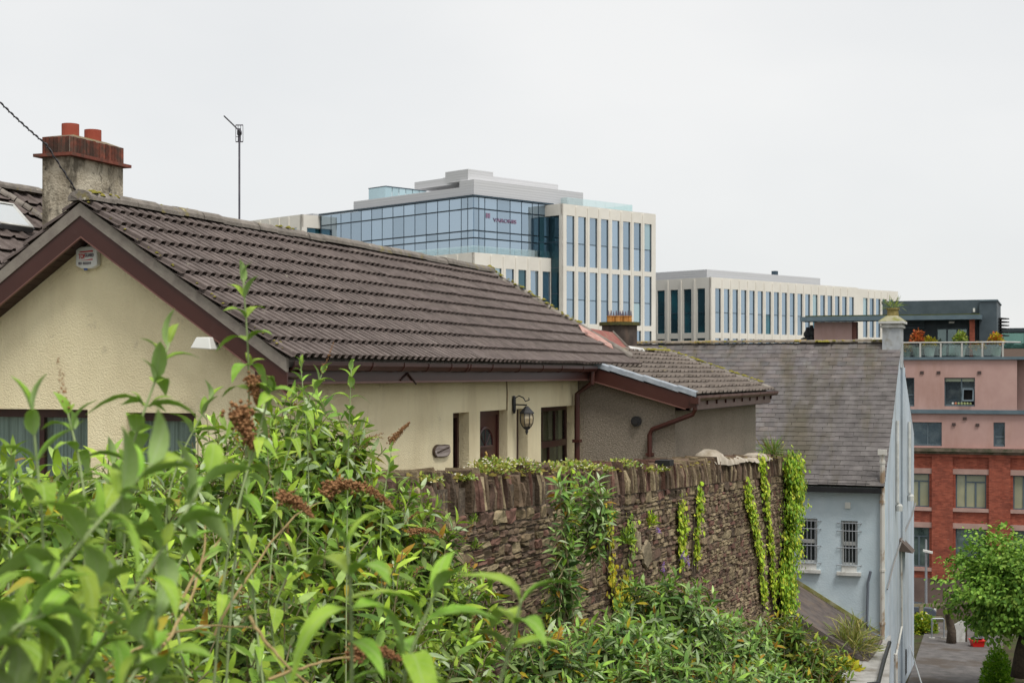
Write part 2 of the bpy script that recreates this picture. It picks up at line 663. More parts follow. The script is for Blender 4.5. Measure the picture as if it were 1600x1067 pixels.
# gable wall: panels round two windows then the triangle
GB = 2 * RX - HX
g1 = (-11.75, -9.673, -1.75, -.374)
g2 = (-9.19, -8.35, -1.75, -.40)
b = MB()
x = GB
for (x0, x1, s0, t0) in (g1, g2):
    b.box(x, x0, GYW, GYW + WT, FLOOR, .02)
    b.box(x0, x1, GYW, GYW + WT, FLOOR, s0)
    b.box(x0, x1, GYW, GYW + WT, t0, .02)
    x = x1
b.box(x, HX - WT - .001, GYW, GYW + WT, FLOOR, .02)
b.prism([(GB, GYW, .02), (HX - .001, GYW, .02), (RX, GYW, RZ - .14)], (0, WT, 0))
b.build('gable_wall', m_cream, cot)
MB().box(GB, GB + .3, GYW + WT, 26.5, FLOOR, .02).box(GB + .3, HX - WT, 26.2, 26.5, FLOOR, .02).box(HX - WT, HX - .01, 23.95, 26.5, FLOOR, .02).build('rear_wall', m_pebble, cot)
# dark room behind the openings
MB().box(GB + .6, HX - .9, 14.3, 25.6, FLOOR + .02, -.02).build('interior', m_dark, cot)

# curtain behind gable windows
m_curt = mat('striped_net_curtain', (.30, .31, .29), (.72, .74, .69), scale=22, stretch=(1.6, 1.6, .02), rough=.9, ramp=(.35, .6))
m_pane = clear_glass('house_window_glass', (.80, .86, .86), .12)
m_frame = mat('brown_window_frame', (.035, .012, .01), (.05, .018, .014), rough=.4, spec=.4)
for (x0, x1, s0, t0), extra in ((g1, 3), (g2, 1)):
    yb = GYW + .14
    w = MB()
    fw_ = .06
    w.box(x0, x1, yb, yb + .06, t0 - .09, t0).box(x0, x1, yb, yb + .06, s0, s0 + .07)
    w.box(x0, x0 + fw_, yb, yb + .06, s0 + .07, t0 - .09).box(x1 - fw_, x1, yb, yb + .06, s0 + .07, t0 - .09)
    for k in range(1, extra):
        xm = x0 + (x1 - x0) * k / extra
        w.box(xm - .03, xm + .03, yb, yb + .06, s0 + .07, t0 - .09)
    wo = w.build('window', m_frame, cot)
    MB().box(x0 + fw_, x1 - fw_, yb + .02, yb + .03, s0 + .07, t0 - .09).build('pane', m_pane, wo)
    cu = MB()
    n = int((x1 - x0) / .025)
    pts = [(x0 + .02 + (x1 - x0 - .04) * i / n, yb + .085 + .018 * math.sin(i * 1.35 + math.sin(i * .7) * 1.5)) for i in range(n + 1)]
    cu.add([(px, py, s0) for px, py in pts] + [(px, py, t0 - .02) for px, py in pts], [(i, i + 1, n + 2 + i, n + 1 + i) for i in range(n)])
    cu.build('curtain', m_curt, wo, smooth=True)
    MB().box(x0 - .05, x1 + .05, GYW - .06, GYW + .13, s0 - .06, s0 - .002).build('sill', m_reveal, wo)

# openings of the long wall
m_blind = mat('tan_blind', (.30, .23, .12), (.38, .30, .17), scale=3, rough=.9)
XF = HX - .15


def side_window(y0, y1, sill, rails, mulls, curtain=True):
    w = MB()
    f_ = .065
    w.box(XF - .06, XF, y0, y1, LZ - .075, LZ - .002).box(XF - .06, XF, y0, y1, sill, sill + .07)
    w.box(XF - .06, XF, y0, y0 + f_, sill + .07, LZ - .075).box(XF - .06, XF, y1 - f_, y1, sill + .07, LZ - .075)
    for z in rails:
        w.box(XF - .055, XF + .008, y0 + f_, y1 - f_, z - .05, z + .05)
    o = w.build('window', m_frame, cot)
    for yy, z0, z1 in mulls:
        MB().box(XF - .05, XF - .005, yy - .012, yy + .012, z0, z1).build('glazing_bar', m_frame, o)
    zz = [sill + .07] + [q for z in rails for q in (z - .05, z + .05)] + [LZ - .075]
    for i in range(0, len(zz), 2):
        MB().box(XF - .035, XF - .03, y0 + f_, y1 - f_, zz[i], zz[i + 1]).build('pane', m_pane, o)
    if curtain:
        MB().box(XF - .22, XF - .2, y0 + .25, y1, sill, LZ - .08).build('blind', m_blind, o)
    return o


side_window(18.41, 18.99, -2.6, [-1.33], [], False)
side_window(20.90, 21.40, -2.6, [-1.33], [], False)
side_window(22.02, 23.80, -2.1, [-1.12], [(22.9, -2.1, -1.17), (22.55, -1.07, -.6), (23.2, -1.07, -.6)])
m_door = mat('red_brown_door', (.055, .014, .012), (.075, .02, .016), scale=3, rough=.35, spec=.45)
dr = MB().box(XF - .05, XF, 19.46, 20.45, FLOOR, LZ - .07)
dr.box(XF - .06, XF + .02, 19.40, 19.46, FLOOR, LZ).box(XF - .06, XF + .02, 20.45, 20.51, FLOOR, LZ).box(XF - .06, XF + .02, 19.46, 20.45, LZ - .07, LZ - .001)
dr = dr.build('door', m_door, cot)
b = MB()
for (y0, y1, z0, z1) in ((19.58, 20.33, -2.6, -1.85), (19.58, 20.33, -1.75, -1.55)):
    b.box(XF + .001, XF + .018, y0, y1, z0, z0 + .03).box(XF + .001, XF + .018, y0, y1, z1 - .03, z1)
    b.box(XF + .001, XF + .018, y0, y0 + .03, z0 + .03, z1 - .03).box(XF + .001, XF + .018, y1 - .03, y1, z0 + .03, z1 - .03)
b.build('moulding', m_door, dr)
arch = [(19.95 + .3 * math.cos(t), -1.03 + .27 * math.sin(t)) for t in np.linspace(0, math.pi, 15)]
MB().prism([(XF + .002, a, z) for a, z in arch], (.01, 0, 0)).build('fan_light', glass_mat('leaded_glass', (.05, .06, .06), (.5, .55, .55), .3, .1), dr)
b = MB()
for i in range(14):
    (a0, z0), (a1, z1) = arch[i], arch[i + 1]
    b.tube([(XF + .015, a0, z0), (XF + .015, a1, z1)], .018, 6)
for t in (.8, 1.57, 2.3):
    b.tube([(XF + .016, 19.95, -1.03), (XF + .016, 19.95 + .3 * math.cos(t), -1.03 + .27 * math.sin(t))], .008, 4)
b.tube([(XF + .015, 19.63, -1.03), (XF + .015, 20.27, -1.03)], .018, 6)
b.build('fan_light_frame', m_door, dr)
m_brass = mat('brass', (.65, .42, .12), (.75, .5, .16), rough=.3, metallic=.9)
MB().tube([(XF + .03, 19.92, -1.10), (XF + .05, 19.92, -1.14), (XF + .05, 19.92, -1.22), (XF + .03, 19.92, -1.26)], .018, 8).build('knocker', m_brass, dr)

# roof
roof = MB()
th_ = .09
sl = Vector((PITCH, 0, 1)).normalized()
VY = 13.10
hy = lambda x: HIP0[1] + (HIP1[1] - HIP0[1]) * (x - RX) / (EX - RX)
fr = [(RX, VY + .05, RZ - .05), (EX - .03, VY + .05, roof_z(EX - .03) - .05), (EX - .03, hy(EX), roof_z(EX - .03) - .05), (RX, hy(RX) + .05, RZ - .05)]
bk = [(RX, VY + .05, RZ - .05), (RX, 25.0, RZ - .05), (BX + .03, 26.2, roof_z(BX + .03) - .05), (BX + .03, VY + .05, roof_z(BX + .03) - .05)]
hp = [(RX, 25.0, RZ - .055), (EX - .03, hy(EX), roof_z(EX - .03) - .055), (BX + .03, 26.2, roof_z(BX + .03) - .055)]
roof.prism(fr, (0, 0, -.07)).prism(bk, (0, 0, -.07)).prism(hp, (0, 0, -.06))
roof = roof.build('roof', m_cement, cot)
slope_len = math.hypot(EX - RX, RZ - .17)
ey = Vector((EX - RX, 0, .17 - RZ)).normalized()
TG = slope_len / 9.6
Mf = roof_frame(Vector((RX, VY, RZ)) + ey * (TG * -.4) , (0, 1, 0), ey)
cut_n = Vector((-(HIP1[1] - HIP0[1]), HIP1[0] - HIP0[0], 0)).normalized()
lay_tiles(roof, Mf, 10, TG, 40, .334, PROFILE, m_tile, 300, skip=lambda p, r, c: p.y > 26.2,
          cuts=[(Vector((HIP0[0], HIP0[1], 0)), cut_n), (Vector((RX, 0, 0)), Vector((-1, 0, 0)))], order=lambda t: t[2] * 100 + t[1])
ey2 = Vector((BX - RX, 0, .17 - RZ)).normalized()
Mb = roof_frame(Vector((RX, VY + 12.4, RZ)) + ey2 * (TG * -.4), (0, -1, 0), ey2)
lay_tiles(roof, Mb, 10, TG, 37, .334, PROFILE, m_tile, 0, name='rear_roof_tile', cuts=[(Vector((RX, 0, 0)), Vector((1, 0, 0)))])

# ridge and hip tiles


def half_round(p0, p1, r, m, parent, name, n, jitter=.01, seed=2, drop=.02, flat=1.0):
    rng = random.Random(seed)
    p0, p1 = np.array(p0, float), np.array(p1, float)
    d = p1 - p0
    L_ = np.linalg.norm(d)
    d /= L_
    side = np.cross(d, [0, 0, 1.0])
    side /= np.linalg.norm(side)
    upv = np.cross(side, d)
    for k in range(n):
        a = p0 + d * L_ * k / n
        c = p0 + d * (L_ * (k + 1) / n - .008)
        j = np.array([rng.uniform(-jitter, jitter) for _ in range(3)])
        b = MB()
        ang = np.linspace(-.15, math.pi + .15, 9)
        vs = []
        for q, rr in ((a + j, r * 1.0), (c + j, r * 1.04)):
            for t in ang:
                vs.append(q + side * rr * math.cos(t) * 1.15 + upv * (rr * math.sin(t) * .75 * flat - drop))
        fs = [(i, i + 1, 9 + i + 1, 9 + i) for i in range(8)] + [tuple(range(9)), tuple(range(9, 18))[::-1]]
        b.add(vs, fs).build(name, m, parent, smooth=False)


half_round((RX, VY, RZ + .055), (RX, 25.05, RZ + .055), .13, m_ridge, roof, 'ridge_tile', 27)
half_round((RX, 25.0, RZ + .02), (EX - .1, hy(EX) - .03, roof_z(EX - .1) + .08), .12, m_ridge, roof, 'hip_tile', 7, seed=5)

# moss lumps sitting along ridge, verge and hip


def moss_lumps(parent, spots, seed, name='moss', m=None):
    rng = random.Random(seed)
    b = MB()
    for (p, r) in spots:
        vs = []
        n, k = 6, 3
        for i in range(k):
            fi = i / (k - 1)
            for t in range(n):
                a = 2 * math.pi * t / n
                rr = r * (1 - fi * .75) * rng.uniform(.7, 1.25)
                vs.append((p[0] + rr * math.cos(a), p[1] + rr * math.sin(a), p[2] + r * .55 * fi))
        fs = [(i * n + t, i * n + (t + 1) % n, (i + 1) * n + (t + 1) % n, (i + 1) * n + t) for i in range(k - 1) for t in range(n)] + [tuple(range((k - 1) * n, k * n))]
        b.add(vs, fs)
    o = b.build(name, m or m_moss, parent, smooth=True)
    o['kind'] = 'stuff'
    return o


rg = random.Random(9)
sp = [((RX + rg.uniform(-.02, .14), VY + .1 + rg.random() ** 2 * 2.2, RZ + .10 + rg.uniform(-.03, .02)), rg.uniform(.02, .06)) for _ in range(34)]
sp += [((RX + rg.uniform(-.05, .1), 17.2 + rg.uniform(0, .5), RZ + .12), rg.uniform(.02, .05)) for _ in range(10)]
for _ in range(60):
    t = rg.random()
    x_ = RX + (EX - .4 - RX) * t * .75
    sp.append(((x_ + rg.uniform(-.04, .06), hy(x_) + rg.uniform(-.14, .02), roof_z(x_) + .13), rg.uniform(.02, .06)))
for _ in range(40):
    t = rg.random()
    x_ = RX + (EX - RX) * t
    sp.append(((x_, VY + rg.uniform(.02, .14), roof_z(x_) + .06), rg.uniform(.008, .028)))
moss_lumps(roof, sp, 4)

# verges: undercloak, bargeboards, soffit boards, box ends
m_under = m_cement
for sgn, xe in ((1, EX), (-1, BX)):
    def rk(d0, d1, y0, y1, x0=RX, x1=xe):
        return [(x0, y0, roof_z(x0) + d1), (x0, y0, roof_z(x0) + d0), (x1, y0, roof_z(x1) + d0), (x1, y0, roof_z(x1) + d1)]
    MB().prism(rk(-.145, -.012, VY + .03, 0), (0, .05, 0)).build('undercloak', m_under, cot)
    MB().prism(rk(-.36, -.146, VY + .045, 0), (0, .025, 0)).build('bargeboard', m_brown, cot)
    MB().prism(rk(-.375, -.361, VY + .038, 0), (0, .034, 0)).build('board_trim', mat('trim_' + str(sgn), (.16, .075, .06), (.2, .1, .08), rough=.35), cot)
    ns = 26
    for k in range(ns):
        t0, t1 = k / ns, (k + .93) / ns
        x0_, x1_ = RX + (xe - RX) * t0, RX + (xe - RX) * t1
        MB().prism(rk(-.345, -.33, VY + .07, 0, x0_, x1_), (0, GYW - VY - .071, 0)).build('soffit_board', m_brownd, cot)
MB().prism([(EX - .36, VY + .046, -.17), (EX - .02, VY + .046, -.02), (EX - .02, VY + .046, .02), (EX - .36, VY + .046, .24)][::-1], (0, .36, 0)).build('box_end', m_brown, cot)

# fascia, soffit and gutter of the long side
FX = HX + .27
MB().box(FX, FX + .022, VY + .08, 23.72, -.075, .10).build('fascia', m_brown, cot)
MB().box(FX - .002, FX + .03, VY + .08, 23.72, -.098, -.076).build('fascia_trim', MATS['trim_1'], cot)
MB().box(HX + .001, FX - .003, GYW - .2, 23.72, -.092, -.078).build('soffit', m_brownd, cot)


def gutter(parent, x, y0, y1, z, r=.062, m=m_brown, joints=(), n=9, along='Y'):
    b = MB()
    # open half-round-ish ogee channel
    prof = [(-r, .0), (-r, -r * 1.2), (-r * .35, -r * 1.55), (r * .5, -r * 1.45), (r, -r * .7), (r * 1.02, 0), (r * .88, 0), (r * .84, -r * .6), (r * .4, -r * 1.25), (-r * .3, -r * 1.35), (-r * .84, -r * 1.05), (-r * .84, 0)]
    vs = [(x + a, y0, z + c) for a, c in prof] + [(x + a, y1, z + c) for a, c in prof]
    k = len(prof)
    fs = [(i, (i + 1) % k, k + (i + 1) % k, k + i) for i in range(k)] + [tuple(range(k))[::-1], tuple(range(k, 2 * k))]
    b.add(vs, fs)
    o = b.build('gutter', m, parent)
    for yj in joints:
        c = MB()
        p2 = [(a * 1.12, q * 1.1 - .004) for a, q in prof[:6]]
        c.prism([(x + a, yj - .025, z + q + .004) for a, q in p2], (0, .05, 0)).build('gutter_clip', m, o)
    return o


gutter(cot, FX + .095, VY + .12, 23.66, .135, joints=[15.05, 15.9, 16.62, 17.35, 17.9, 18.0, 18.8, 19.9, 20.9, 21.8, 22.9])
MB().tube([(FX + .028, 16.05, -.07), (FX + .034, 16.25, .015), (FX + .03, 16.5, -.115)], .012, 5).build('loose_clip', m_brownd, cot)
MB().tube([(HX + .012, 20.45, -.08), (HX + .012, 20.47, -.3), (HX + .012, 20.46, -.52)], .009, 5).build('wall_cable', mat('buff_cable', (.22, .15, .08), rough=.6), cot)
# downpipe in the corner by the lean-to
MB().tube([(FX + .095, 23.55, .05), (FX + .095, 23.55, -.14), (HX + .09, 23.6, -.32), (HX + .09, 23.6, FLOOR)], .045, 10).build('downpipe', m_brown, cot)
MB().box(HX + .03, HX + .15, 23.52, 23.68, -1.12, -1.07).build('pipe_bracket', m_brown, cot)

# ---- things fixed to the cottage
al = thing('alarm_box', 'white burglar alarm box with red lettering high on the cream gable', 'alarm', on(142, 403, 'Y', GYW))
p = on(141, 403, 'Y', GYW)
w, h = .135, .105
prof = [(-w, -h + .02), (-w * .5, -h - .012), (w * .5, -h - .012), (w, -h + .02), (w, h - .02), (w * .5, h + .012), (-w * .5, h + .012), (-w, h - .02)]
MB().prism([(p[0] + a, GYW - .07, p[2] + c) for a, c in prof], (0, .07, 0)).build('housing', m_white, al, bevel=.012)
MB().tube([(p[0] - .02, GYW - .05, p[2] - h - .012), (p[0] - .02, GYW - .05, p[2] - h - .03)], .02, 8).build('blue_strobe', mat('blue_lens', (.03, .10, .35), rough=.2), al)
MB().prism([(p[0] - w * .62, GYW - .0735, p[2] + .052), (p[0] + w * .62, GYW - .0735, p[2] + .058), (p[0] + w * .62, GYW - .0735, p[2] + .072), (p[0] - w * .62, GYW - .0735, p[2] + .062)], (0, .002, 0)).build('red_bar', m_redtext, al)
MB().prism([(p[0] - w * .5, GYW - .0735, p[2] - .034), (p[0] + w * .6, GYW - .0735, p[2] - .016), (p[0] + w * .6, GYW - .0735, p[2] - .028)], (0, .002, 0)).build('red_swoosh', m_redtext, al)


def text(body, size, loc, rot, m, parent, name='lettering', ext=.001, sx=1.0):
    cu = bpy.data.curves.new(name, 'FONT')
    cu.body = body
    cu.size = size
    cu.extrude = ext
    cu.offset = size * .018
    tmp = bpy.data.objects.new(name, cu)
    COL.objects.link(tmp)
    bpy.context.view_layer.update()
    me = bpy.data.meshes.new_from_object(tmp.evaluated_get(bpy.context.evaluated_depsgraph_get()))
    bpy.data.objects.remove(tmp)
    me.materials.clear()
    me.materials.append(m)
    o = link(name, me, parent)
    o.matrix_basis = Matrix.Translation(Vector(loc)) @ rot @ Matrix.Diagonal((sx, 1, 1, 1))
    return o


RG = Matrix.Rotation(math.radians(90), 4, 'X')       # text facing -Y
text('TOP', .072, (p[0] - w * .7, GYW - .0745, p[2] - .012), RG, m_redtext, al, sx=.6)
text('GUARD', .052, (p[0] - w * .7 + .078, GYW - .0745, p[2] + .005), RG, m_navytext, al, sx=.62)
text('021 4222219', .036, (p[0] - w * .7, GYW - .0745, p[2] - .075), RG, m_navytext, al, sx=.82)

fl = thing('floodlight', 'white floodlight on a bracket under the gable bargeboard', 'light', on(345, 535, 'Y', GYW))
c0 = on(322, 537, 'Y', GYW - .28)
b = MB()
A = [(-.125, -.10, -.045), (.115, -.10, -.06), (.115, .10, -.06), (-.125, .10, -.045), (-.075, -.07, .065), (.08, -.07, .065), (.08, .07, .065), (-.075, .07, .065)]
b.add([(c0[0] + a, c0[1] + q, c0[2] + z) for a, q, z in A], [(0, 3, 2, 1), (4, 5, 6, 7), (0, 1, 5, 4), (1, 2, 6, 5), (2, 3, 7, 6), (3, 0, 4, 7)])
b.build('lamp_body', m_white, fl, bevel=.01)
MB().tube([(c0[0] + .05, c0[1] + .06, c0[2] + .02), (c0[0] + .16, c0[1] + .17, c0[2] + .01), (c0[0] + .2, GYW, c0[2] + .0)], .016, 6).tube([(c0[0] + .08, c0[1] + .02, c0[2] - .01), (c0[0] + .17, c0[1] + .14, c0[2] + .05), (c0[0] + .2, GYW, c0[2] + .07)], .01, 6).build('bracket', m_black, fl)
MB().box(c0[0] + .16, c0[0] + .24, GYW - .03, GYW - .001, c0[2] - .04, c0[2] + .1).build('wall_plate', m_black, fl)

# lantern
q = on(801, 632, 'X', HX)
ln = thing('wall_lantern', 'black carriage lantern on a scrolled bracket between the cottage door and window', 'lantern', q)
yl, zl = q[1], q[2]
b = MB().lathe(0, 0, [(.03, -.13), (.045, -.08), (.045, .08), (.03, .13)], 10).xf(lambda x, y, z: (HX + .002 + (x + .045) * .5, yl + y, zl + z))
b.build('back_plate', m_black, ln)
bx = HX + .22
MB().tube([(HX + .03, yl, zl + .0), (HX + .22, yl, zl - .005)], .012, 6).tube([(HX + .03, yl, zl + .09), (HX + .1, yl, zl + .13), (HX + .17, yl, zl + .1), (HX + .2, yl, zl + .05), (HX + .26, yl, zl + .07), (HX + .25, yl, zl + .1)], .009, 6).build('scroll_bracket', m_black, ln)
MB().lathe(bx, yl, [(.02, zl - .02), (.05, zl - .05), (.11, zl - .11), (.115, zl - .13), (.10, zl - .13)], 8).build('cap', m_black, ln)
m_lglass = mat('amber_lantern_glass', (.34, .27, .16), (.5, .42, .28), scale=12, rough=.15, spec=.6)
MB().lathe(bx, yl, [(.088, zl - .131), (.098, zl - .2), (.09, zl - .27), (.06, zl - .32)], 8).build('glass', m_lglass, ln)
b = MB()
for k in range(8):
    t = 2 * math.pi * k / 8
    b.tube([(bx + r_ * math.cos(t), yl + r_ * math.sin(t), zl + z_) for r_, z_ in ((.095, -.13), (.104, -.2), (.096, -.27), (.064, -.325))], .006, 4)
b.build('cage', m_black, ln)
MB().lathe(bx, yl, [(.066, zl - .321), (.05, zl - .35), (.02, zl - .37), (.024, zl - .4), (.006, zl - .44)], 8).build('finial', m_black, ln)

# plaque
q = on(688, 704, 'X', HX)
pq = thing('name_plaque', 'rough oval wooden name plaque on the cream wall by the side window', 'sign', q)
rg = random.Random(4)
ov = [(q[1] + .27 * (abs(math.cos(t)) ** .55) * (1 if math.cos(t) > 0 else -1) * rg.uniform(.96, 1.03), q[2] + .083 * (abs(math.sin(t)) ** .7) * (1 if math.sin(t) > 0 else -1) * rg.uniform(.9, 1.08)) for t in np.linspace(0, 2 * math.pi, 25)[:-1]]
m_wood = mat('greyed_wood', (.20, .16, .14), (.42, .36, .33), scale=9, stretch=(1, .25, 4), rough=.8, bump=.5, bscale=30)
m_bark = mat('bark', (.05, .035, .025), (.09, .06, .04), rough=.9)
MB().prism([(HX + .004, a, z) for a, z in ov], (.03, 0, 0)).build('bark_edge', m_bark, pq)
MB().prism([(HX + .0345, q[1] + (a - q[1]) * .93, q[2] + (z - q[2]) * .86) for a, z in ov], (.006, 0, 0)).build('board', m_wood, pq)
b = MB()
pts = [(HX + .042, q[1] - .2 + .4 * i / 30, q[2] - .015 + .05 * i / 30 + .014 * math.sin(i * 1.9)) for i in range(31)]
b.tube(pts, .006, 4)
b.build('lettering', m_bark, pq)

# ------------------------------------------------------------------ the lean-to
LX = -5.86           # front wall
LY0, LY1 = 23.95, 30.95
lt = thing('lean_to', 'grey pebbledashed lean-to with low tiled roof joined to the far end of the cottage', 'extension', (LX, LY0, FLOOR))
EXS = .286           # slope of its roof
LEX = -5.50          # tile edge


def lz(x):
    return -.345 - EXS * (x - LEX)


b = MB()
b.prism([(HX, LY0, FLOOR), (LX, LY0, FLOOR), (LX, LY0, lz(LX) - .12), (HX, LY0, lz(HX) - .12)], (0, .25, 0))
b.box(LX - .25, LX, LY0 + .25, LY1 - .205, -3.4, lz(LX) - .12)
b.prism([(-8.6, LY1 + .9, FLOOR), (LX, LY1, FLOOR), (LX, LY1, lz(LX) - .12), (-8.6, LY1 + .9, lz(-8.6) - .12)], (0, -.2, 0))
b.build('wall', m_pebble, lt)
lroof = MB()
# deck: front strip beneath the cottage eave, then the full width beyond the hip
lroof.prism([(LEX - .03, 23.80, lz(LEX - .03) - .04), (LEX - .03, LY1 + .1, lz(LEX - .03) - .04), (-7.3, LY1 + 1.5, lz(-7.3) - .04), (-7.3, 23.80, lz(-7.3) - .04)], (0, 0, -.06))
lroof.prism([(-7.3, 26.25, lz(-7.3) - .04), (-7.3, LY1 + 1.5, lz(-7.3) - .04), (-8.62, 33.5, lz(-8.62) - .04), (-8.62, 25.9, lz(-8.62) - .04)], (0, 0, -.06))
lroof = lroof.build('roof', m_cement, lt)
eyl = Vector((LEX + 8.62, 0, lz(LEX) - lz(-8.62))).normalized()
lenl = math.hypot(LEX + 8.62, lz(LEX) - lz(-8.62))
rowsl = 10
gl_ = lenl / (rowsl + .02)
Ml = roof_frame((-8.62, 23.82, lz(-8.62)), (0, 1, 0), eyl)
far0, far1 = (LEX, LY1 + .1), (-8.5, 33.55)
cn = Vector((-(far1[1] - far0[1]), far1[0] - far0[0], 0)).normalized()
if cn.y < 0:
    cn = -cn


def lskip(p, r, c):
    xm = p.x + .17
    if p.y > far0[1] + (far1[1] - far0[1]) * (xm - far0[0]) / (far1[0] - far0[0]) + .2:
        return True
    return xm < -7.25 and p.y < 25.7


def inside(t):
    xm = t[0].x + .34
    return t[0].y + .34 < far0[1] + (far1[1] - far0[1]) * (xm - far0[0]) / (far1[0] - far0[0])


lay_tiles(lroof, Ml, rowsl, gl_, 30, .334, PAN, m_tile_e, 170, skip=lskip, cuts=[(Vector((far0[0], far0[1], 0)), cn)], vis=inside, order=lambda t: t[0].y - t[0].x)
half_round((LEX - .05, far0[1] - .06, lz(LEX) + .06), (-8.5, 33.42, lz(-8.5) + .06), .09, m_ridge, lroof, 'hip_tile', 9, seed=8)
half_round((-8.6, 30.9, lz(-8.6) + .03), (-8.55, 33.5, lz(-8.55) + .03), .09, m_ridge, lroof, 'ridge_tile', 6, seed=18)
rg = random.Random(19)
sp = []
for _ in range(90):
    t = rg.random() ** .7
    x_ = LEX - .1 + (-8.5 - LEX) * t
    yb_ = far0[1] + (far1[1] - far0[1]) * (x_ - far0[0]) / (far1[0] - far0[0])
    sp.append(((x_, yb_ - .05 + rg.uniform(-.12, .06), lz(x_) + .11), rg.uniform(.02, .055)))
for _ in range(60):
    sp.append(((rg.uniform(-8.6, -8.1), rg.uniform(31, 33.3), lz(-8.4) + .04), rg.uniform(.03, .09)))
moss_lumps(lroof, sp, 14)
# lead cover pieces over the near verge
nL = 6
for k in range(nL):
    xa = -7.22 + (LEX + .02 + 7.22) * k / nL
    xb = -7.22 + (LEX + .02 + 7.22) * (k + 1) / nL + .015
    o_ = .006 * (k % 2)
    b = MB()
    pr_ = [(23.93, .075), (23.80, .078), (23.755, .06), (23.745, -.015), (23.757, -.015), (23.765, .05), (23.805, .066), (23.93, .06)]
    vs = [(xa, y_, lz(xa) + z_ + .012 + o_) for y_, z_ in pr_] + [(xb, y_, lz(xb) + z_ - .0 + o_) for y_, z_ in pr_]
    n = len(pr_)
    b.add(vs, [(i, (i + 1) % n, n + (i + 1) % n, n + i) for i in range(n)] + [tuple(range(n))[::-1], tuple(range(n, 2 * n))])
    b.build('lead_cover', m_lead, lt)
# bargeboard down the near verge
MB().prism([(-7.24, 23.76, lz(-7.24) - .03), (-7.24, 23.76, lz(-7.24) - .245), (LEX - .14, 23.76, lz(LEX - .14) - .245), (LEX + .04, 23.76, lz(LEX) - .19), (LEX + .04, 23.76, lz(LEX) - .03)], (0, .025, 0)).build('bargeboard', m_brown, lt)
MB().prism([(-7.24, 23.752, lz(-7.24) - .246), (-7.24, 23.752, lz(-7.24) - .265), (LEX - .14, 23.752, lz(LEX - .14) - .265), (LEX - .14, 23.752, lz(LEX - .14) - .246)], (0, .03, 0)).build('board_trim', MATS['trim_1'], lt)
MB().prism([(-7.24, 23.786, lz(-7.24) - .24), (-7.24, 23.786, lz(-7.24) - .225), (LEX - .1, 23.786, lz(LEX - .1) - .225), (LEX - .1, 23.786, lz(LEX - .1) - .24)], (0, LY0 - 23.787, 0)).build('soffit', m_brownd, lt)
LFX = LEX - .06
MB().box(LFX - .022, LFX, 23.80, LY1 + .05, lz(LEX) - .235, lz(LEX) - .05).build('fascia', mat('faded_brown_fascia', (.16, .10, .08), (.2, .13, .11), rough=.5), lt)
MB().box(LX + .001, LFX - .025, 23.98, LY1 + .05, lz(LEX) - .25, lz(LEX) - .236).build('soffit', m_brownd, lt)
m_gl = mat('weathered_gutter', (.085, .035, .028), (.14, .08, .065), scale=4, rough=.45)
gutter(lt, LFX + .07, 23.74, LY1 + .28, lz(LEX) - .0, r=.055, m=m_gl, joints=[25.5, 27.4, 29.2, 30.8])
for yk in np.arange(24.2, 31.0, .75):
    MB().box(LFX + .001, LFX + .03, yk, yk + .03, lz(LEX) - .16, lz(LEX) - .04).build('gutter_bracket', m_brown, lt)
# cranked downpipe
zt = lz(LEX) - .09
cy = LY0 - .07
q1 = on(1015, 674, 'Y', cy)
MB().tube([(LFX + .07, 23.80, zt + .02), (LFX + .07, 23.80, zt - .13), (LFX + .03, 23.82, zt - .21), (q1[0] + .04, cy, q1[2] + .03), (q1[0], cy, q1[2] - .05), (q1[0], cy, FLOOR)],
          .04, 10).build('downpipe', m_brown, lt)
MB().box(LFX + .0, LFX + .14, 23.73, 23.87, zt - .04, zt + .06).build('outlet', m_brown, lt)
MB().box(q1[0] - .06, q1[0] + .06, cy - .03, LY0 - .001, q1[2] - .4, q1[2] - .35).build('pipe_bracket', m_brown, lt)
q2 = on(995, 658, 'Y', LY0)
vt = MB()
vt.tube([(q2[0], LY0 - .001, q2[2]), (q2[0], LY0 - .07, q2[2])], .085, 16)
vt.tube([(q2[0], LY0 - .071, q2[2]), (q2[0], LY0 - .1, q2[2])], .05, 12)
vt.build('vent', m_black, lt)

# red painted cement roof of the return between hip and chimney
rr = thing('rear_return', 'small red painted roof between the cottage hip and the dark round-ended chimney', 'roof', (-9.2, 28, FLOOR))
m_red = mat('red_painted_cement', (.22, .06, .045), (.30, .10, .075), scale=5, rough=.7, bump=.6, bscale=14, bdist=.03, stain=(.30, .24, .16), stain_scale=4, stain_pos=(.56, .64), stain_amt=.8)
T1 = on(903, 511, 'X', -8.75)
T2 = on(957, 519, 'X', -8.9)
B2 = on(985, 549, 'X', -8.52)
B1 = on(931, 548, 'X', -8.35)
top0 = np.array([-8.95, 25.6, .95])
b = MB()
b.prism([(-8.15, 25.62, .88), tuple(T2), tuple(B2), (-8.3, 27.3, lz(-8.3) + .06)][::-1], (-.12, .02, -.08))
b.prism([(-8.2, 25.66, .86), tuple(T2 + np.array([-.05, .02, -.02])), tuple(T2 + np.array([-1.8, 1.6, -.75])), (-10.2, 27.5, .1)], (0, 0, -.1))
b.build('roof', m_red, rr)
MB().prism([tuple(T2 + np.array([.0, .02, .035])), tuple(B2 + np.array([.02, .02, .035])), tuple(B2 + np.array([.02, .02, -.1])), tuple(T2 + np.array([0, .02, -.1]))], (-.03, .16, 0)).build('verge', m_cement, rr)
MB().box(-10.4, -8.75, 27.2, 31.0, FLOOR, .02).build('wall', m_pebble, rr)
m_pinkf = mat('pink_faded_flashing', (.42, .22, .18), (.5, .32, .27), scale=8, rough=.7, stain=(.26, .09, .07), stain_scale=6)
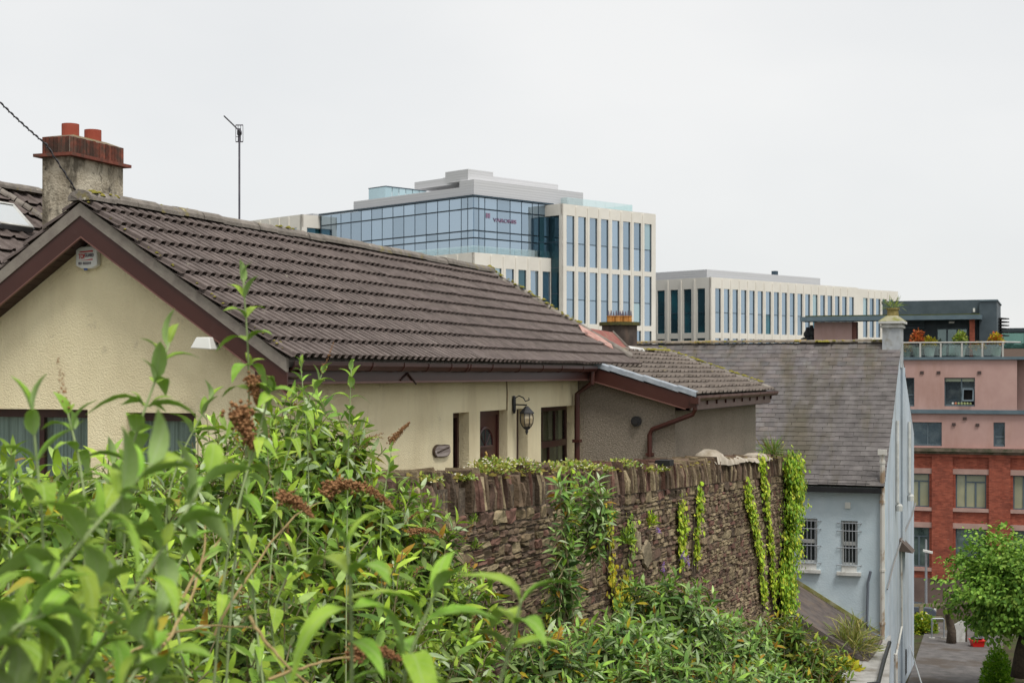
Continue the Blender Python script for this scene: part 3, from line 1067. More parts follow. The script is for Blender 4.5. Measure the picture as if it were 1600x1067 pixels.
ap = [((-8.02, 25.55, .88), (-7.86, 25.28, .73)), ((-7.55, 26.0, .56), (-7.42, 25.72, .44))]
MB().prism([ap[0][0], ap[1][0], ap[1][1], ap[0][1]], (0, 0, .02)).build('flashing', m_pinkf, rr)
pw = on(975, 552, 'X', -8.3)
MB().prism([(-8.5, 30.6, lz(-8.5) + .07), (-8.34, 30.2, lz(-8.34) + .05), (-8.22, 30.9, lz(-8.22) + .055), (-8.36, 31.3, lz(-8.36) + .07)], (0, 0, .02)).build('white_patch', m_offwhite, rr)

# chimney with round end and a row of orange pots
m_chd = mat('dark_render', (.055, .043, .037), (.095, .075, .062), scale=5, rough=.95, bump=.4, bscale=30, stain=(.13, .09, .07), stain_scale=4, stain_stretch=(1, 1, .2))
ck = thing('round_chimney', 'dark oval chimney with a row of orange pots behind the red roof', 'chimney', dep(968, 560, 34))
cc = dep(968, 520, 34.0)


def oval(hw, hd, z0, z1, n=28):
    return [(cc[0] + RV[0] * hw * math.cos(t) + FV[0] * hd * math.sin(t), cc[1] + RV[1] * hw * math.cos(t) + FV[1] * hd * math.sin(t), z0) for t in np.linspace(0, 2 * math.pi, n + 1)[:-1]], (0, 0, z1 - z0)


ztop = dep(968, 509, 34)[2]
MB().prism(*oval(.40, .5, -3.5, ztop)).build('stack', m_chd, ck)
MB().prism(*oval(.46, .56, ztop + .001, ztop + .075)).build('crown', mat('mossy_crown', (.06, .06, .03), (.11, .10, .03), scale=12, rough=1), ck)
m_opot = mat('orange_clay', (.42, .17, .04), (.55, .26, .07), scale=12, rough=.85, rnd=.1)
m_spike = mat('grey_slate_cowl', (.13, .12, .16), (.2, .19, .24), rough=.7)
for k in range(6):
    t = (k - 2.5) / 2.5
    px = cc + RV * (t * .225) + FV * (.05 * (k % 2))
    po = MB().lathe(px[0], px[1], [(.058, ztop + .07), (.062, ztop + .09), (.058, ztop + .2), (.066, ztop + .205), (.066, ztop + .225), (.05, ztop + .225)], 10).build('pot', m_opot, ck, smooth=False)
    b = MB()
    for j in range(4):
        a = j * math.pi / 2 + .4 + k
        b.prism([(px[0] + .045 * math.cos(a), px[1] + .045 * math.sin(a), ztop + .22), (px[0] + .055 * math.cos(a + .9), px[1] + .055 * math.sin(a + .9), ztop + .22), (px[0] + .05 * math.cos(a + .45), px[1] + .05 * math.sin(a + .45), ztop + .33 + .02 * (j % 2))], (.008, .008, 0))
    b.build('spiked_guard', m_spike, po)

# ------------------------------------------------------------------ house behind the cottage, upper left
nb = thing('rear_house', 'roof of the house behind the gable, dark tiles with a white framed skylight', 'house', (-14, 18, FLOOR))
NRX, NRZ = -15.0, 2.80
NEX, NEZ = -12.2, .55
MB().box(-17.8, -12.5, 12.6, 27, FLOOR, .45).build('wall', m_cream, nb)
nroof = MB().prism([(NRX, 12.3, NRZ - .05), (NEX, 12.3, NEZ - .05), (NEX, 27.2, NEZ - .05), (NRX, 27.2, NRZ - .05)], (0, 0, -.1)).prism([(NRX, 12.3, NRZ - .05), (NRX, 27.2, NRZ - .05), (-17.9, 27.2, NEZ - .05), (-17.9, 12.3, NEZ - .05)], (0, 0, -.1)).build('roof', m_cement, nb)
eyn = Vector((NEX - NRX, 0, NEZ - NRZ)).normalized()
Mn = roof_frame((NRX, 12.2, NRZ), (0, 1, 0), eyn)


def nvis(t):
    u, v, yc = prj(t[0])
    return -40 < u < 80 and v < 430


lay_tiles(nroof, Mn, 10, .355, 45, .334, PAN, m_tile, 90, vis=nvis, seed=7)
half_round((NRX, 12.2, NRZ + .04), (NRX, 27.2, NRZ + .04), .13, m_ridge, nroof, 'ridge_tile', 33, seed=12)


def nz(x):
    return NRZ + (NEZ - NRZ) * (x - NRX) / (NEX - NRX)


pn = np.array([NRX, 0, NRZ])
nn = np.array([(NRZ - NEZ) / (NEX - NRX), 0, 1.0])


def onp(u, v, p, n):
    d = ray(u, v)
    return d * ((p @ n) / (d @ n))


d0, d1 = onp(-12, 296, pn, nn), onp(72, 350, pn, nn)
half_round(d0 + np.array([0, 0, .05]), d1 + np.array([0, 0, .05]), .1, m_ridge, nroof, 'hip_tile', 7, seed=22)
# skylight
sk = [onp(u, v, pn, nn) for u, v in ((-45, 318), (14, 333), (48, 372), (14, 392), (-40, 352))]
s0 = onp(-4, 330, pn, nn)
sy0, sy1 = 15.3, 16.3
sx0, sx1 = -14.25, -13.25
skq = [onp(14, 331, pn, nn), onp(47, 369, pn, nn)]
b0, b1 = skq
dy = .0
c_ = [b0, b1, b1 + np.array([0, -.78, 0]), b0 + np.array([0, -.78, 0])]
off = nn / np.linalg.norm(nn)
skl = MB().prism([q + off * .06 for q in c_], off * .07).build('skylight', mat('grey_aluminium', (.16, .18, .2), (.22, .24, .26), rough=.4, metallic=.4), nb)
cen = sum(c_) / 4
ci = [cen + (q - cen) * .84 for q in c_]
MB().prism([q + off * .131 for q in ci], off * .006).build('pane', glass_mat('skylight_glass', (.45, .47, .45), (.95, .97, .97), .75, .03, rnd=.02), skl)
for i, j in ((0, 1), (1, 2), (2, 3), (3, 0)):
    a, c = cen + (c_[i] - cen) * .93, cen + (c_[j] - cen) * .93
    MB().tube([a + off * .135, c + off * .135], .022, 4).build('frame', m_offwhite, skl)

# near chimney
ch = thing('brick_topped_chimney', 'tall stained render chimney with brick crown and two red clay pots', 'chimney', (-13.2, 18.2, .5))
CX1, CY0, CY1 = -13.0, 17.62, 18.9
CX0 = CX1 - .46
zc = 3.06
m_stack = mat('stained_render', (.34, .29, .21), (.58, .52, .40), scale=3.5, rough=.95, bump=.7, bscale=26, bdist=.03, stain=(.10, .085, .06), stain_scale=2.6,
              stain_pos=(.46, .58), stain_amt=.85, stain_stretch=(1.4, 1.4, .8), stain2=(.05, .043, .035), stain2_scale=6, stain2_pos=(.6, .68))
MB().box(CX0, CX1, CY0, CY1, .2, zc).build('stack', m_stack, ch)
m_tilered = mat('red_quarry_tile', (.15, .042, .028), (.21, .07, .045), scale=10, rough=.8, stain=(.08, .06, .045), stain_scale=7, rnd=.15)
for k in range(5):
    ya = CY0 - .09 + (CY1 - CY0 + .18) * k / 5
    yb2 = CY0 - .09 + (CY1 - CY0 + .18) * (k + 1) / 5 - .006
    MB().box(CX0 - .09, CX1 + .09, ya, yb2, zc + .001, zc + .045).build('corbel_tile', m_tilered, ch)
m_brk = mat('chimney_brick', (.17, .045, .028), (.25, .075, .045), scale=20, rough=.9, bump=.4, bscale=60, rnd=.35, stain=(.06, .048, .036), stain_scale=5, stain_pos=(.38, .58), stain_amt=.85)
m_mort = mat('lime_mortar', (.28, .24, .19), (.36, .31, .25), scale=20, rough=.95)
MB().box(CX0 - .0, CX1 + .0, CY0 - .0, CY1 + .0, zc + .046, zc + .29).build('crown_core', m_mort, ch)
rg = random.Random(31)
bz0, bz1 = zc + .05, zc + .285
n = 17
for k in range(n):
    ya = CY0 + (CY1 - CY0) * k / n + .005
    yb2 = CY0 + (CY1 - CY0) * (k + 1) / n - .005
    e = rg.uniform(.008, .014)
    MB().box(CX1 + .0005, CX1 + e, ya, yb2, bz0, bz1 + rg.uniform(-.006, .004)).build('brick', m_brk, ch)
n = 7
for k in range(n):
    xa = CX0 + (CX1 - CX0) * k / n + .005
    xb = CX0 + (CX1 - CX0) * (k + 1) / n - .005
    e = rg.uniform(.008, .014)
    MB().box(xa, xb, CY0 - e, CY0 - .0005, bz0, bz1 + rg.uniform(-.006, .004)).build('brick', m_brk, ch)
fl_ = MB()
vs = [(CX0, CY0, zc + .29), (CX1, CY0, zc + .29), (CX1, CY1, zc + .29), (CX0, CY1, zc + .29), (CX0 + .12, CY0 + .25, zc + .345), (CX1 - .12, CY0 + .25, zc + .345), (CX1 - .12, CY1 - .25, zc + .345), (CX0 + .12, CY1 - .25, zc + .345)]
fl_.add(vs, [(0, 3, 2, 1), (4, 5, 6, 7), (0, 1, 5, 4), (1, 2, 6, 5), (2, 3, 7, 6), (3, 0, 4, 7)])
fl_.build('flaunching', mat('mossy_mortar', (.17, .13, .085), (.24, .19, .12), scale=14, rough=1, bump=.7, bscale=40, stain=(.19, .18, .03), stain_scale=5), ch)
m_pot = mat('red_clay_pot', (.31, .06, .034), (.37, .085, .05), scale=4, rough=.75)
for yk, hh in ((CY0 + .33, .2), (CY0 + .86, .195)):
    xk = (CX0 + CX1) / 2
    MB().lathe(xk, yk, [(.122, zc + .31), (.122, zc + .31 + hh), (.105, zc + .31 + hh), (.105, zc + .31 + hh - .03)], 20).build('pot', m_pot, ch, smooth=False)

# overhead cable to that chimney
k0 = np.array([CX1 + .01, CY0 + .18, 2.55])
k1 = dep(72, 226, 20.4)
cb = thing('overhead_cable', 'twisted black overhead cable running from the brick topped chimney to the sky', 'cable', k0)
b = MB()
far = dep(-260, -170, 17.0)
pts = []
for i in range(60):
    t = i / 59
    pp = k1 + (far - k1) * t
    pp = pp + np.array([0, 0, -.9 * t * (1 - t)])
    pts.append(pp)
pre = [k0 + (k1 - k0) * t for t in np.linspace(0, .95, 8)]
allp = pre + pts
b.tube(allp, .009, 5)
b.build('core_wire', m_black, cb)
w2 = MB()
hel = []
for i in range(len(allp) - 1):
    for s_ in np.linspace(0, 1, 6)[:-1]:
        pp = np.array(allp[i]) + (np.array(allp[i + 1]) - np.array(allp[i])) * s_
        a = (i * 5 + s_ * 5) * .8
        hel.append(pp + RV * .013 * math.cos(a) + UV * .013 * math.sin(a))
w2.tube(hel, .008, 4)
w2.build('wrapped_wire', mat('grey_wire', (.12, .12, .13), rough=.5), cb)
b = MB().tube([k0 + np.array([0, 0, .06]), k0 + np.array([.03, 0, 0]), k0 + np.array([.02, .05, -.12]), k0 + np.array([.02, .1, -.3])], .02, 6).tube([k0 + np.array([.02, .12, .05]), k0 + np.array([.03, .22, -.03]), k0 + np.array([.02, .26, -.12])], .025, 6)
b.build('wire_clamp', m_black, cb)

# aerial
a0 = dep(374, 400, 27.0)
an = thing('television_aerial', 'thin pole with a small box grid television aerial above the cottage ridge', 'aerial', a0)
at = dep(374, 214, 27.0)
MB().tube([a0 - np.array([0, 0, 2.8]), at + np.array([0, 0, .15])], .018, 6).build('pole', m_steel, an)
zb = at[2]
b = MB()
hw, z0, z1 = .065, zb - .09, zb + .21
for s_ in (-1, -.35, .35, 1):
    q = at + RV * hw * s_
    b.tube([(q[0], q[1], z0), (q[0], q[1], z1)], .006, 4)
b.tube([tuple((at - RV * hw)[:2]) + (z0,), tuple((at + RV * hw)[:2]) + (z0,)], .011, 4)
b.tube([tuple((at - RV * hw)[:2]) + (z1,), tuple((at + RV * hw)[:2]) + (z1,)], .011, 4)
b.tube([tuple((at - RV * hw)[:2]) + (zb,), tuple((at)[:2]) + (zb,)], .006, 4)
b.build('reflector_grid', m_steel, an)
q0 = at + np.array([0, 0, .1])
MB().tube([q0 + RV * .04 - UV * .04, q0 - RV * .05 + UV * .06 - FV * .3, q0 - RV * .16 + UV * .17 - FV * .6], .013, 5).build('boom', m_steel, an)
MB().box(at[0] - .03, at[0] + .03, at[1] - .03, at[1] + .03, zb + .03, zb + .11).build('junction_box', m_black, an)

# ------------------------------------------------------------------ the rubble wall
SWX = -5.26
WY0, WY1 = 9.6, 32.1
COPE = .38


def wall_top(y):
    return -.885 - .0425 * (y - 12.0)


sw = thing('stone_wall', 'old rubble stone wall with upright coping stones in front of the cottage', 'wall', (SWX, 12, -4.5))
m_stone = mat('rubble_stone', (.72, .70, .68), (1.22, 1.17, 1.10), scale=9, rough=.95, spec=.15, tint=True, bump=.7, bscale=34, bdist=.022,
              stain=(.28, .25, .21), stain_scale=1.1, stain_pos=(.46, .68), stain_amt=.6, stain2=(1.7, 1.6, 1.2), stain2_scale=11, stain2_pos=(.68, .74))
m_wmort = mat('earth_mortar', (.11, .085, .068), (.18, .145, .11), scale=12, rough=1, bump=.8, bscale=30, bdist=.03, spec=.1)
STONES = [(.19, .108, .088), (.225, .13, .105), (.245, .19, .125), (.30, .245, .16), (.19, .14, .10), (.145, .095, .075), (.35, .29, .19), (.22, .165, .12), (.16, .12, .088), (.265, .21, .14), (.125, .095, .072), (.18, .125, .098)]
b = MB()
b.prism([(SWX - .028, WY0, -5.6), (SWX - .028, WY1, -7.3), (SWX - .028, WY1, wall_top(WY1) - COPE), (SWX - .028, WY0, wall_top(WY0) - COPE)], (-.40, 0, 0))
b.build('wall_core', m_wmort, sw)


def stone(y0, y1, z0, z1, base, rg, x=SWX):
    """an irregular face stone: ring at the mortar, proud inner face"""
    w, h = y1 - y0, z1 - z0
    n = 8
    jit = lambda s: rg.uniform(-s, s)
    ring = [(y0, z0), (y0 + w * .5, z0), (y1, z0), (y1, z0 + h * .5), (y1, z1), (y0 + w * .5, z1), (y0, z1), (y0, z0 + h * .5)]
    cy_, cz_ = (y0 + y1) / 2, (z0 + z1) / 2
    ring = [(a + jit(w * .10) + (cy_ - a) * (.16 if k % 2 == 0 else .02) * rg.random(), c + jit(h * .13) + (cz_ - c) * (.16 if k % 2 == 0 else .02) * rg.random()) for k, (a, c) in enumerate(ring)]
    out = rg.uniform(-.026, .004)
    ty, tz = jit(.02), jit(.02)
    vs = [(x - .05, a, c) for a, c in ring]
    ins = .92
    vs += [(x + out - .002 + jit(.007), cy_ + (a - cy_) * .95, cz_ + (c - cz_) * .92) for a, c in ring]
    vs += [(x + out + .006 + jit(.006) + (a - cy_) / max(w, .01) * ty + (c - cz_) / max(h, .01) * tz + jit(.005), cy_ + (a - cy_) * ins * .84, cz_ + (c - cz_) * ins * .8) for a, c in ring]
    fs = [(i, (i + 1) % n, n + (i + 1) % n, n + i) for i in range(n)] + [(n + i, n + (i + 1) % n, 2 * n + (i + 1) % n, 2 * n + i) for i in range(n)] + [tuple(range(2 * n, 3 * n))]
    k = rg.uniform(.86, 1.14)
    return vs, fs, tuple(c * k for c in base)


def fill_wall():
    rg = random.Random(77)
    cells = []
    t = .012
    while t < 3.7:
        h = rg.choice([.035, .045, .055, .07, .09, .11, .14])
        y = WY0 - rg.uniform(0, .2)
        while y < WY1:
            w = rg.uniform(.9, 2.6) * (h if h > .08 else .1) + .03
            zt = wall_top(y + w / 2) - COPE - t
            hh = h
            if rg.random() < .3 and h > .085:          # two thin stones in place of one
                cells.append((y, y + w, zt - h * .5 + .004, zt))
                cells.append((y, y + w, zt - h, zt - h * .5 - .004))
            else:
                cells.append((y, y + w, zt - hh, zt + rg.uniform(-.008, .008)))
            y += w + rg.uniform(.008, .02)
        t += h + rg.uniform(.006, .016)
    big = []
    rest = MB()
    scored = []
    for c in cells:
        yc_ = (c[0] + c[1]) / 2
        u, v, d = prj((SWX, yc_, (c[2] + c[3]) / 2))
        vis = (690 < u < 1240) and (v < 900 or u > 800 and v < 980)
        area = (c[1] - c[0]) * (c[3] - c[2]) * (1650 - u) / d ** 2 if vis else 0
        scored.append((area, c))
    scored.sort(key=lambda s: -s[0])
    for i, (a, c) in enumerate(scored):
        far_ = (c[0] - 12) / 20.0
        pal = STONES if rg.random() > .12 + max(0.0, far_) * .45 else [STONES[2], STONES[3], STONES[6], STONES[9]]
        vs, fs, col = stone(*c, rg.choice(pal), rg)
        if i < 300:
            m_ = MB()
            m_.add(vs, fs, col)
            m_.build('stone', m_stone, sw)
        else:
            rest.add(vs, fs, col)
    o = rest.build('small_stones', m_stone, sw)
    o['kind'] = 'stuff'


fill_wall()
# a couple of big pale patches of stone
rg = random.Random(5)
for (u, v, w, h) in ((1013, 865, .42, .34), (1000, 843, .22, .3)):
    q = on(u, v, 'X', SWX + .035)
    vs, fs, col = stone(q[1] - w / 2, q[1] + w / 2, q[2] - h / 2, q[2] + h / 2, (.36, .31, .22), rg, SWX + .045)
    MB().add(vs, fs, col).build('stone', m_stone, sw)
# coping: rough stones on edge
rg = random.Random(21)
y = WY0
while y < WY1 - .05:
    w = rg.choice([.03, .035, .04, .045, .05, .06, .07, .09, .12])
    t = wall_top(y)
    h = COPE + rg.uniform(-.13, .045) - (.05 if rg.random() < .2 else 0)
    x1 = SWX + rg.uniform(-.05, .05)
    x0 = SWX - .46
    g = rg.uniform(.004, .014)
    lean = rg.uniform(-.015, .015)
    zb_ = t - COPE + .004
    j = lambda s: rg.uniform(-s, s)
    vs = []
    for zz, sh in ((zb_, 1.0), (zb_ + h * .55, .98), (zb_ + h, .86)):
        f_ = (zz - zb_) / h
        for xx, yy in ((x0, y + g), (x1, y + g), (x1, y + w), (x0, y + w)):
            xm, ym = (x0 + x1) / 2, y + w / 2
            vs.append((xm + (xx - xm) * sh + j(.02), ym + (yy - ym) * (sh - .03) + lean * f_ + j(.006), zz + (j(.03) if f_ > .9 else 0)))
    fs = [(0, 3, 2, 1), (8, 9, 10, 11)] + [(r * 4 + i, r * 4 + (i + 1) % 4, r * 4 + 4 + (i + 1) % 4, r * 4 + 4 + i) for r in range(2) for i in range(4)]
    base = rg.choice(STONES if y < 22 else STONES[2:5] + STONES[6:])
    k = rg.uniform(.7, 1.15)
    MB().add(vs, fs, tuple(c * k for c in base)).build('coping_stone', m_stone, sw)
    y += w
MB().prism([(SWX - .03, WY0, wall_top(WY0) - COPE), (SWX - .03, WY1 - .05, wall_top(WY1) - COPE), (SWX - .03, WY1 - .05, wall_top(WY1) - .14), (SWX - .03, WY0, wall_top(WY0) - .14)], (-.4, 0, 0)).build('coping_bed', m_wmort, sw)
rgm = random.Random(66)
spm = []
for _ in range(260):
    yy = rgm.uniform(11.5, 31.8)
    spm.append(((SWX - rgm.uniform(-.03, .4), yy, wall_top(yy) - rgm.uniform(.0, .09)), rgm.uniform(.015, .055)))
moss_lumps(sw, spm, 67, m=mat('brown_moss', (.16, .13, .03), (.27, .22, .06), scale=14, rough=1, bump=1, bscale=60, bdist=.03, spec=.05))
# pale mortar slopped along the top by the lean-to
m_slop = mat('pale_slopped_mortar', (.36, .31, .24), (.55, .49, .40), scale=5, rough=.95, bump=.6, bscale=24, bdist=.03, stain=(.26, .21, .14), stain_scale=3)
rg = random.Random(15)
b = MB()
vs, fs = [], []
ys = np.arange(24.3, 29.6, .16)
n = 9
for i, yy in enumerate(ys):
    hump = .05 + .035 * math.sin(yy * 1.1) + .02 * math.sin(yy * 2.9)
    e = min(1, (i + .3) / 3, (len(ys) - i) / 4)
    if yy < 25.2:
        hump += .09 * max(0, math.sin((yy - 24.3) / .9 * math.pi))
    for k in range(n):
        t = math.pi * k / (n - 1)
        vs.append((SWX - .22 + .27 * math.cos(t) * (.75 + .25 * e) + rg.uniform(-.02, .02), yy, wall_top(yy) - .05 - (.02 + .02 * math.sin(yy * 2.3) if k == 0 else 0) + (hump * e + .06) * math.sin(t) + rg.uniform(-.012, .012)))
for i in range(len(ys) - 1):
    for k in range(n - 1):
        fs.append((i * n + k, i * n + k + 1, (i + 1) * n + k + 1, (i + 1) * n + k))
b.add(vs, fs).build('mortar_cap', m_slop, sw, smooth=True)
q = on(1040, 724, 'X', SWX + .03)
MB().box(SWX - .1, SWX + .115, q[1] - .1, q[1] + .14, q[2] - .03, q[2] + .05).build('drain_slot', m_dark, sw)

# ------------------------------------------------------------------ blue house
bh = thing('blue_house', 'pale blue rendered house with a tall slate roof and barred windows', 'house', (-4.3, 40.6, -9))
BY0, BX1, BXL = 40.6, -4.26, -19.0
BRY, BRZ = 45.0, .86
BEZ = -2.86
BY1, BE2 = 49.3, -1.9
m_blue = mat('pale_blue_render', (.49, .585, .635), (.55, .64, .685), scale=2.5, rough=.85, bump=.35, bscale=22, bdist=.02,
             stain=(.40, .47, .51), stain_scale=.9, stain_pos=(.5, .75), stain_amt=.5, stain_stretch=(1, 1, .35))
m_blueg = mat('blue_white_gable_render', (.46, .53, .60), (.55, .61, .67), scale=2.5, rough=.85, bump=.35, bscale=22, bdist=.02,
              stain=(.34, .35, .34), stain_scale=1.3, stain_pos=(.46, .68), stain_amt=.7, stain_stretch=(1, 1, .12))
BW = []
for (u0, u1, v0, v1) in ((1246, 1277, 809, 880), (1314, 1340, 813, 884)):
    a, c = on(u0, v0, 'Y', BY0), on(u1, v1, 'Y', BY0)
    BW.append((a[0], c[0], c[2], a[2]))
b = MB()
x = BXL
gb = -10.5
brz0 = lambda y: BRZ - (BRZ - BEZ) / (BRY - BY0) * (BRY - y)
for (x0, x1, s0, t0) in BW:
    b.box(x, x0, BY0, BY0 + .35, gb, BEZ)
    b.box(x0, x1, BY0, BY0 + .35, gb, s0)
    b.box(x0, x1, BY0, BY0 + .35, t0, BEZ)
    x = x1
b.box(x, BX1, BY0, BY0 + .35, gb, BEZ)
b.build('front_wall', m_blue, bh)
MB().prism([(BX1, BY0 + .351, gb), (BX1, BY1, gb), (BX1, BY1, BE2), (BX1, BRY, BRZ - .02), (BX1, BY0 + .351, brz0(BY0 + .351) - .02)], (-.355, 0, 0)).build('gable_wall', m_blueg, bh)
MB().box(BXL, BX1 - .36, BY1 - .3, BY1, gb, BE2).box(BXL, BXL + .3, BY0 + .36, BY1 - .31, gb, BEZ).build('rear_wall', m_blue, bh)
MB().box(BXL + .4, BX1 - .5, BY0 + .8, BY1 - .5, gb, BEZ - .1).build('interior', m_dark, bh)
bs_ = (BRZ - BEZ) / (BRY - BY0)


def brz(y):
    return BRZ - bs_ * (BRY - y)


broof = MB()
broof.prism([(BXL, BY0 - .18, brz(BY0 - .18) + .03), (BX1, BY0 - .18, brz(BY0 - .18) + .03), (BX1, BRY, BRZ + .03), (BXL, BRY, BRZ + .03)], (0, 0, .05))
s2 = (BRZ - BE2) / (BY1 - BRY)
broof.prism([(BXL, BRY, BRZ + .03), (BX1, BRY, BRZ + .03), (BX1, BY1 + .15, BE2 - .1), (BXL, BY1 + .15, BE2 - .1)], (0, 0, .05))
m_slate = mat('old_slate', (.098, .088, .084), (.148, .134, .128), scale=3, rough=.7, spec=.25, rnd=.14, hue=.008, tint=True, bump=.3, bscale=40, bdist=.006,
              stain=(.085, .072, .042), stain_scale=.75, stain_pos=(.48, .64), stain_amt=.7, stain_stretch=(1.9, .4, .4), stain2=(.34, .34, .34), stain2_scale=9, stain2_pos=(.70, .75))
broof = broof.build('roof', m_slate, bh)
ang = math.atan(bs_)
rg = random.Random(40)
eyb = Vector((0, -(BRY - (BY0 - .2)), -(BRZ - brz(BY0 - .2)))).normalized()
Lb = math.hypot(BRY - BY0 + .2, BRZ - brz(BY0 - .2))
ezb = Vector((0, -math.sin(ang), math.cos(ang)))
G = .19
sw_ = .25
rows = int(Lb / G)
sl_base = MB().add([(0, 0, .002), (sw_ - .006, 0, .002), (sw_ - .006, .30, .022), (0, .30, .022), (0, .30, .008), (sw_ - .006, .30, .008), (0, 0, 0), (sw_ - .006, 0, 0)],
                   [(0, 3, 2, 1), (3, 4, 5, 2), (0, 6, 4, 3), (1, 2, 5, 7)], (1.0, 1.0, 1.0))
sl_me = [sl_base.mesh('slate', m_slate) for _ in range(1)]
Mb0 = Matrix((Vector((1, 0, 0)), eyb, ezb)).transposed().to_4x4()
cells = []
for r in range(rows):
    off_ = .5 * sw_ * (r % 2)
    ncol = int((BX1 - BXL) / sw_)
    for c in range(ncol):
        xx = BX1 + .03 - (c + 1) * sw_ - off_
        if xx < -15.5:
            continue
        pos = Vector((xx, BRY, BRZ + .088)) + eyb * (Lb - (r + 1) * G - .10)
        u, v, d = prj(pos)
        cells.append((0 if u > 1205 else 1, r, pos))
        if c == 0 and r % 2:
            cells.append((0, r, pos + Vector((off_, 0, -.004))))
cells.sort(key=lambda t: (t[0], t[1]))
rest = MB()
for k, (o_, r, pos) in enumerate(cells):
    M_ = Matrix.Translation(pos) @ Mb0 @ Matrix.Translation((rg.uniform(-.004, .004), rg.uniform(-.012, .012), rg.uniform(0, .006))) @ Matrix.Rotation(rg.uniform(-.012, .012), 4, 'Z')
    if k < 300:
        o = link('slate', sl_me[0], broof)
        o.matrix_basis = M_
    else:
        kk = rg.uniform(.86, 1.14)
        rest.add([M_ @ Vector(q) for q in sl_base.v], sl_base.f, (kk * rg.uniform(.96, 1.04), kk, kk * rg.uniform(.96, 1.05)))
o = rest.build('slate_field', m_slate, broof)
o['kind'] = 'stuff'
half_round((BXL + 2, BRY, BRZ + .12), (BX1 - .35, BRY, BRZ + .12), .1, mat('lichened_ridge', (.15, .13, .11), (.24, .20, .15), scale=5, rough=.9, rnd=.1, stain=(.33, .22, .05), stain_scale=4, stain_pos=(.54, .62)), broof, 'ridge_tile', 26, seed=3)
sp = [((BX1 - .3 - rg.random() * 9, BRY - rg.uniform(-.02, .2), BRZ + .13), rg.uniform(.02, .07)) for _ in range(50)]
sp += [((on(1285, 538, 'Y', BRY)[0] + rg.uniform(-.2, .2), BRY - .12, BRZ + .1), rg.uniform(.03, .1)) for _ in range(14)]
moss_lumps(broof, sp, 41)
# gutter, verge, pipes
MB().box(BXL, BX1 - .05, BY0 - .30, BY0 - .19, brz(BY0 - .2) - .1, brz(BY0 - .2) + .03).build('gutter', m_black, bh)
MB().box(BXL, BX1 - .37, BY0 - .18, BY0 - .001, BEZ - .05, BEZ - .02).build('eave_board', m_dark, bh)
m_rustp = mat('rusting_white_pipe', (.55, .53, .48), (.60, .58, .53), scale=2, rough=.7, stain=(.26, .16, .08), stain_scale=1.6, stain_pos=(.56, .62), stain_amt=.85, stain_stretch=(1, 1, .5))
pxl = BX1 - .05
MB().tube([(pxl, BY0 - .08, -2.1), (pxl, BY0 - .08, -9.6)], .065, 8).box(pxl - .11, pxl + .11, BY0 - .17, BY0 - .02, -2.12, -1.98).build('soil_pipe', m_rustp, bh)
b = MB()
for z in (-2.35, -3.4, -5.2, -6.6, -7.7):
    b.lathe(pxl, BY0 - .08, [(.08, z), (.08, z + .07)], 8)
b.build('pipe_collar', m_rustp, bh)
for yy in (43.4, 47.0):
    q = MB().tube([(BX1 + .06, yy, BRZ - 1.6 - abs(yy - BRY) * .35), (BX1 + .06, yy, -3.6), (BX1 + .12, yy + .1, -3.75)], .05, 6).lathe(BX1 + .1, yy + .05, [(.09, -3.85), (.1, -3.7), (.06, -3.65)], 8)
    q.build('flue_pipe', m_offwhite, bh)
MB().tube([(BX1 + .06, BRY, .2), (BX1 + .06, BRY, -9.6)], .07, 6).build('gable_pipe', m_blueg, bh)
MB().tube([(BX1 + .05, BY0 + .2, -5.7), (BX1 + .05, 42.5, -5.2), (BX1 + .05, 45.0, -4.75), (BX1 + .05, 48.0, -4.4), (BX1 + .05, BY1, -4.1)], .02, 5).build('gable_cable', mat('dirty_cable', (.22, .21, .2), rough=.8), bh)
MB().tube([(BX1 + .05, 44.6, -5.0), (BX1 + .06, 44.7, -7.3), (BX1 + .05, 43.0, -7.9)], .028, 5).tube([(BX1 + .05, 43, -7.8), (BX1 + .06, 43.1, -9.8)], .06, 6).build('conduit', m_rustp, bh)
MB().add([(BX1 + .0, 44.5, -4.75), (BX1 + .0, 45.3, -4.75), (BX1 + .38, 45.3, -5.15), (BX1 + .38, 44.5, -5.15), (BX1, 44.5, -5.1), (BX1, 45.3, -5.1)], [(0, 3, 2, 1), (0, 4, 3), (1, 2, 5), (4, 5, 2, 3)]).build('vent_hood', mat('brown_hood', (.10, .075, .06), rough=.7), bh)
MB().box(BX1 + .001, BX1 + .07, 45.2, 46.1, -8.9, -8.2).build('meter_recess', m_dark, bh)
MB().tube([(BX1 - .35, BY0 - .1, -5.2), (BX1 - .42, BY0 - .09, -5.5), (BX1 - .45, BY0 - .09, -6.6), (BX1 - .3, BY0 - .09, -6.85), (BX1 - .1, BY0 - .09, -6.9)], .04, 6).build('hanging_hose', mat('grey_hose', (.14, .16, .19), rough=.6), bh)
q = on(1325, 789, 'Y', BY0)
MB().box(q[0] - .07, q[0] + .07, BY0 - .06, BY0 - .001, q[2] - .08, q[2] + .08).build('junction_box', m_white, bh)
m_pglass = glass_mat('dark_pane', (.02, .025, .025), (.5, .55, .55), .12, .05)
m_bar = mat('security_bar', (.30, .32, .34), (.36, .38, .4), rough=.5, metallic=.4)
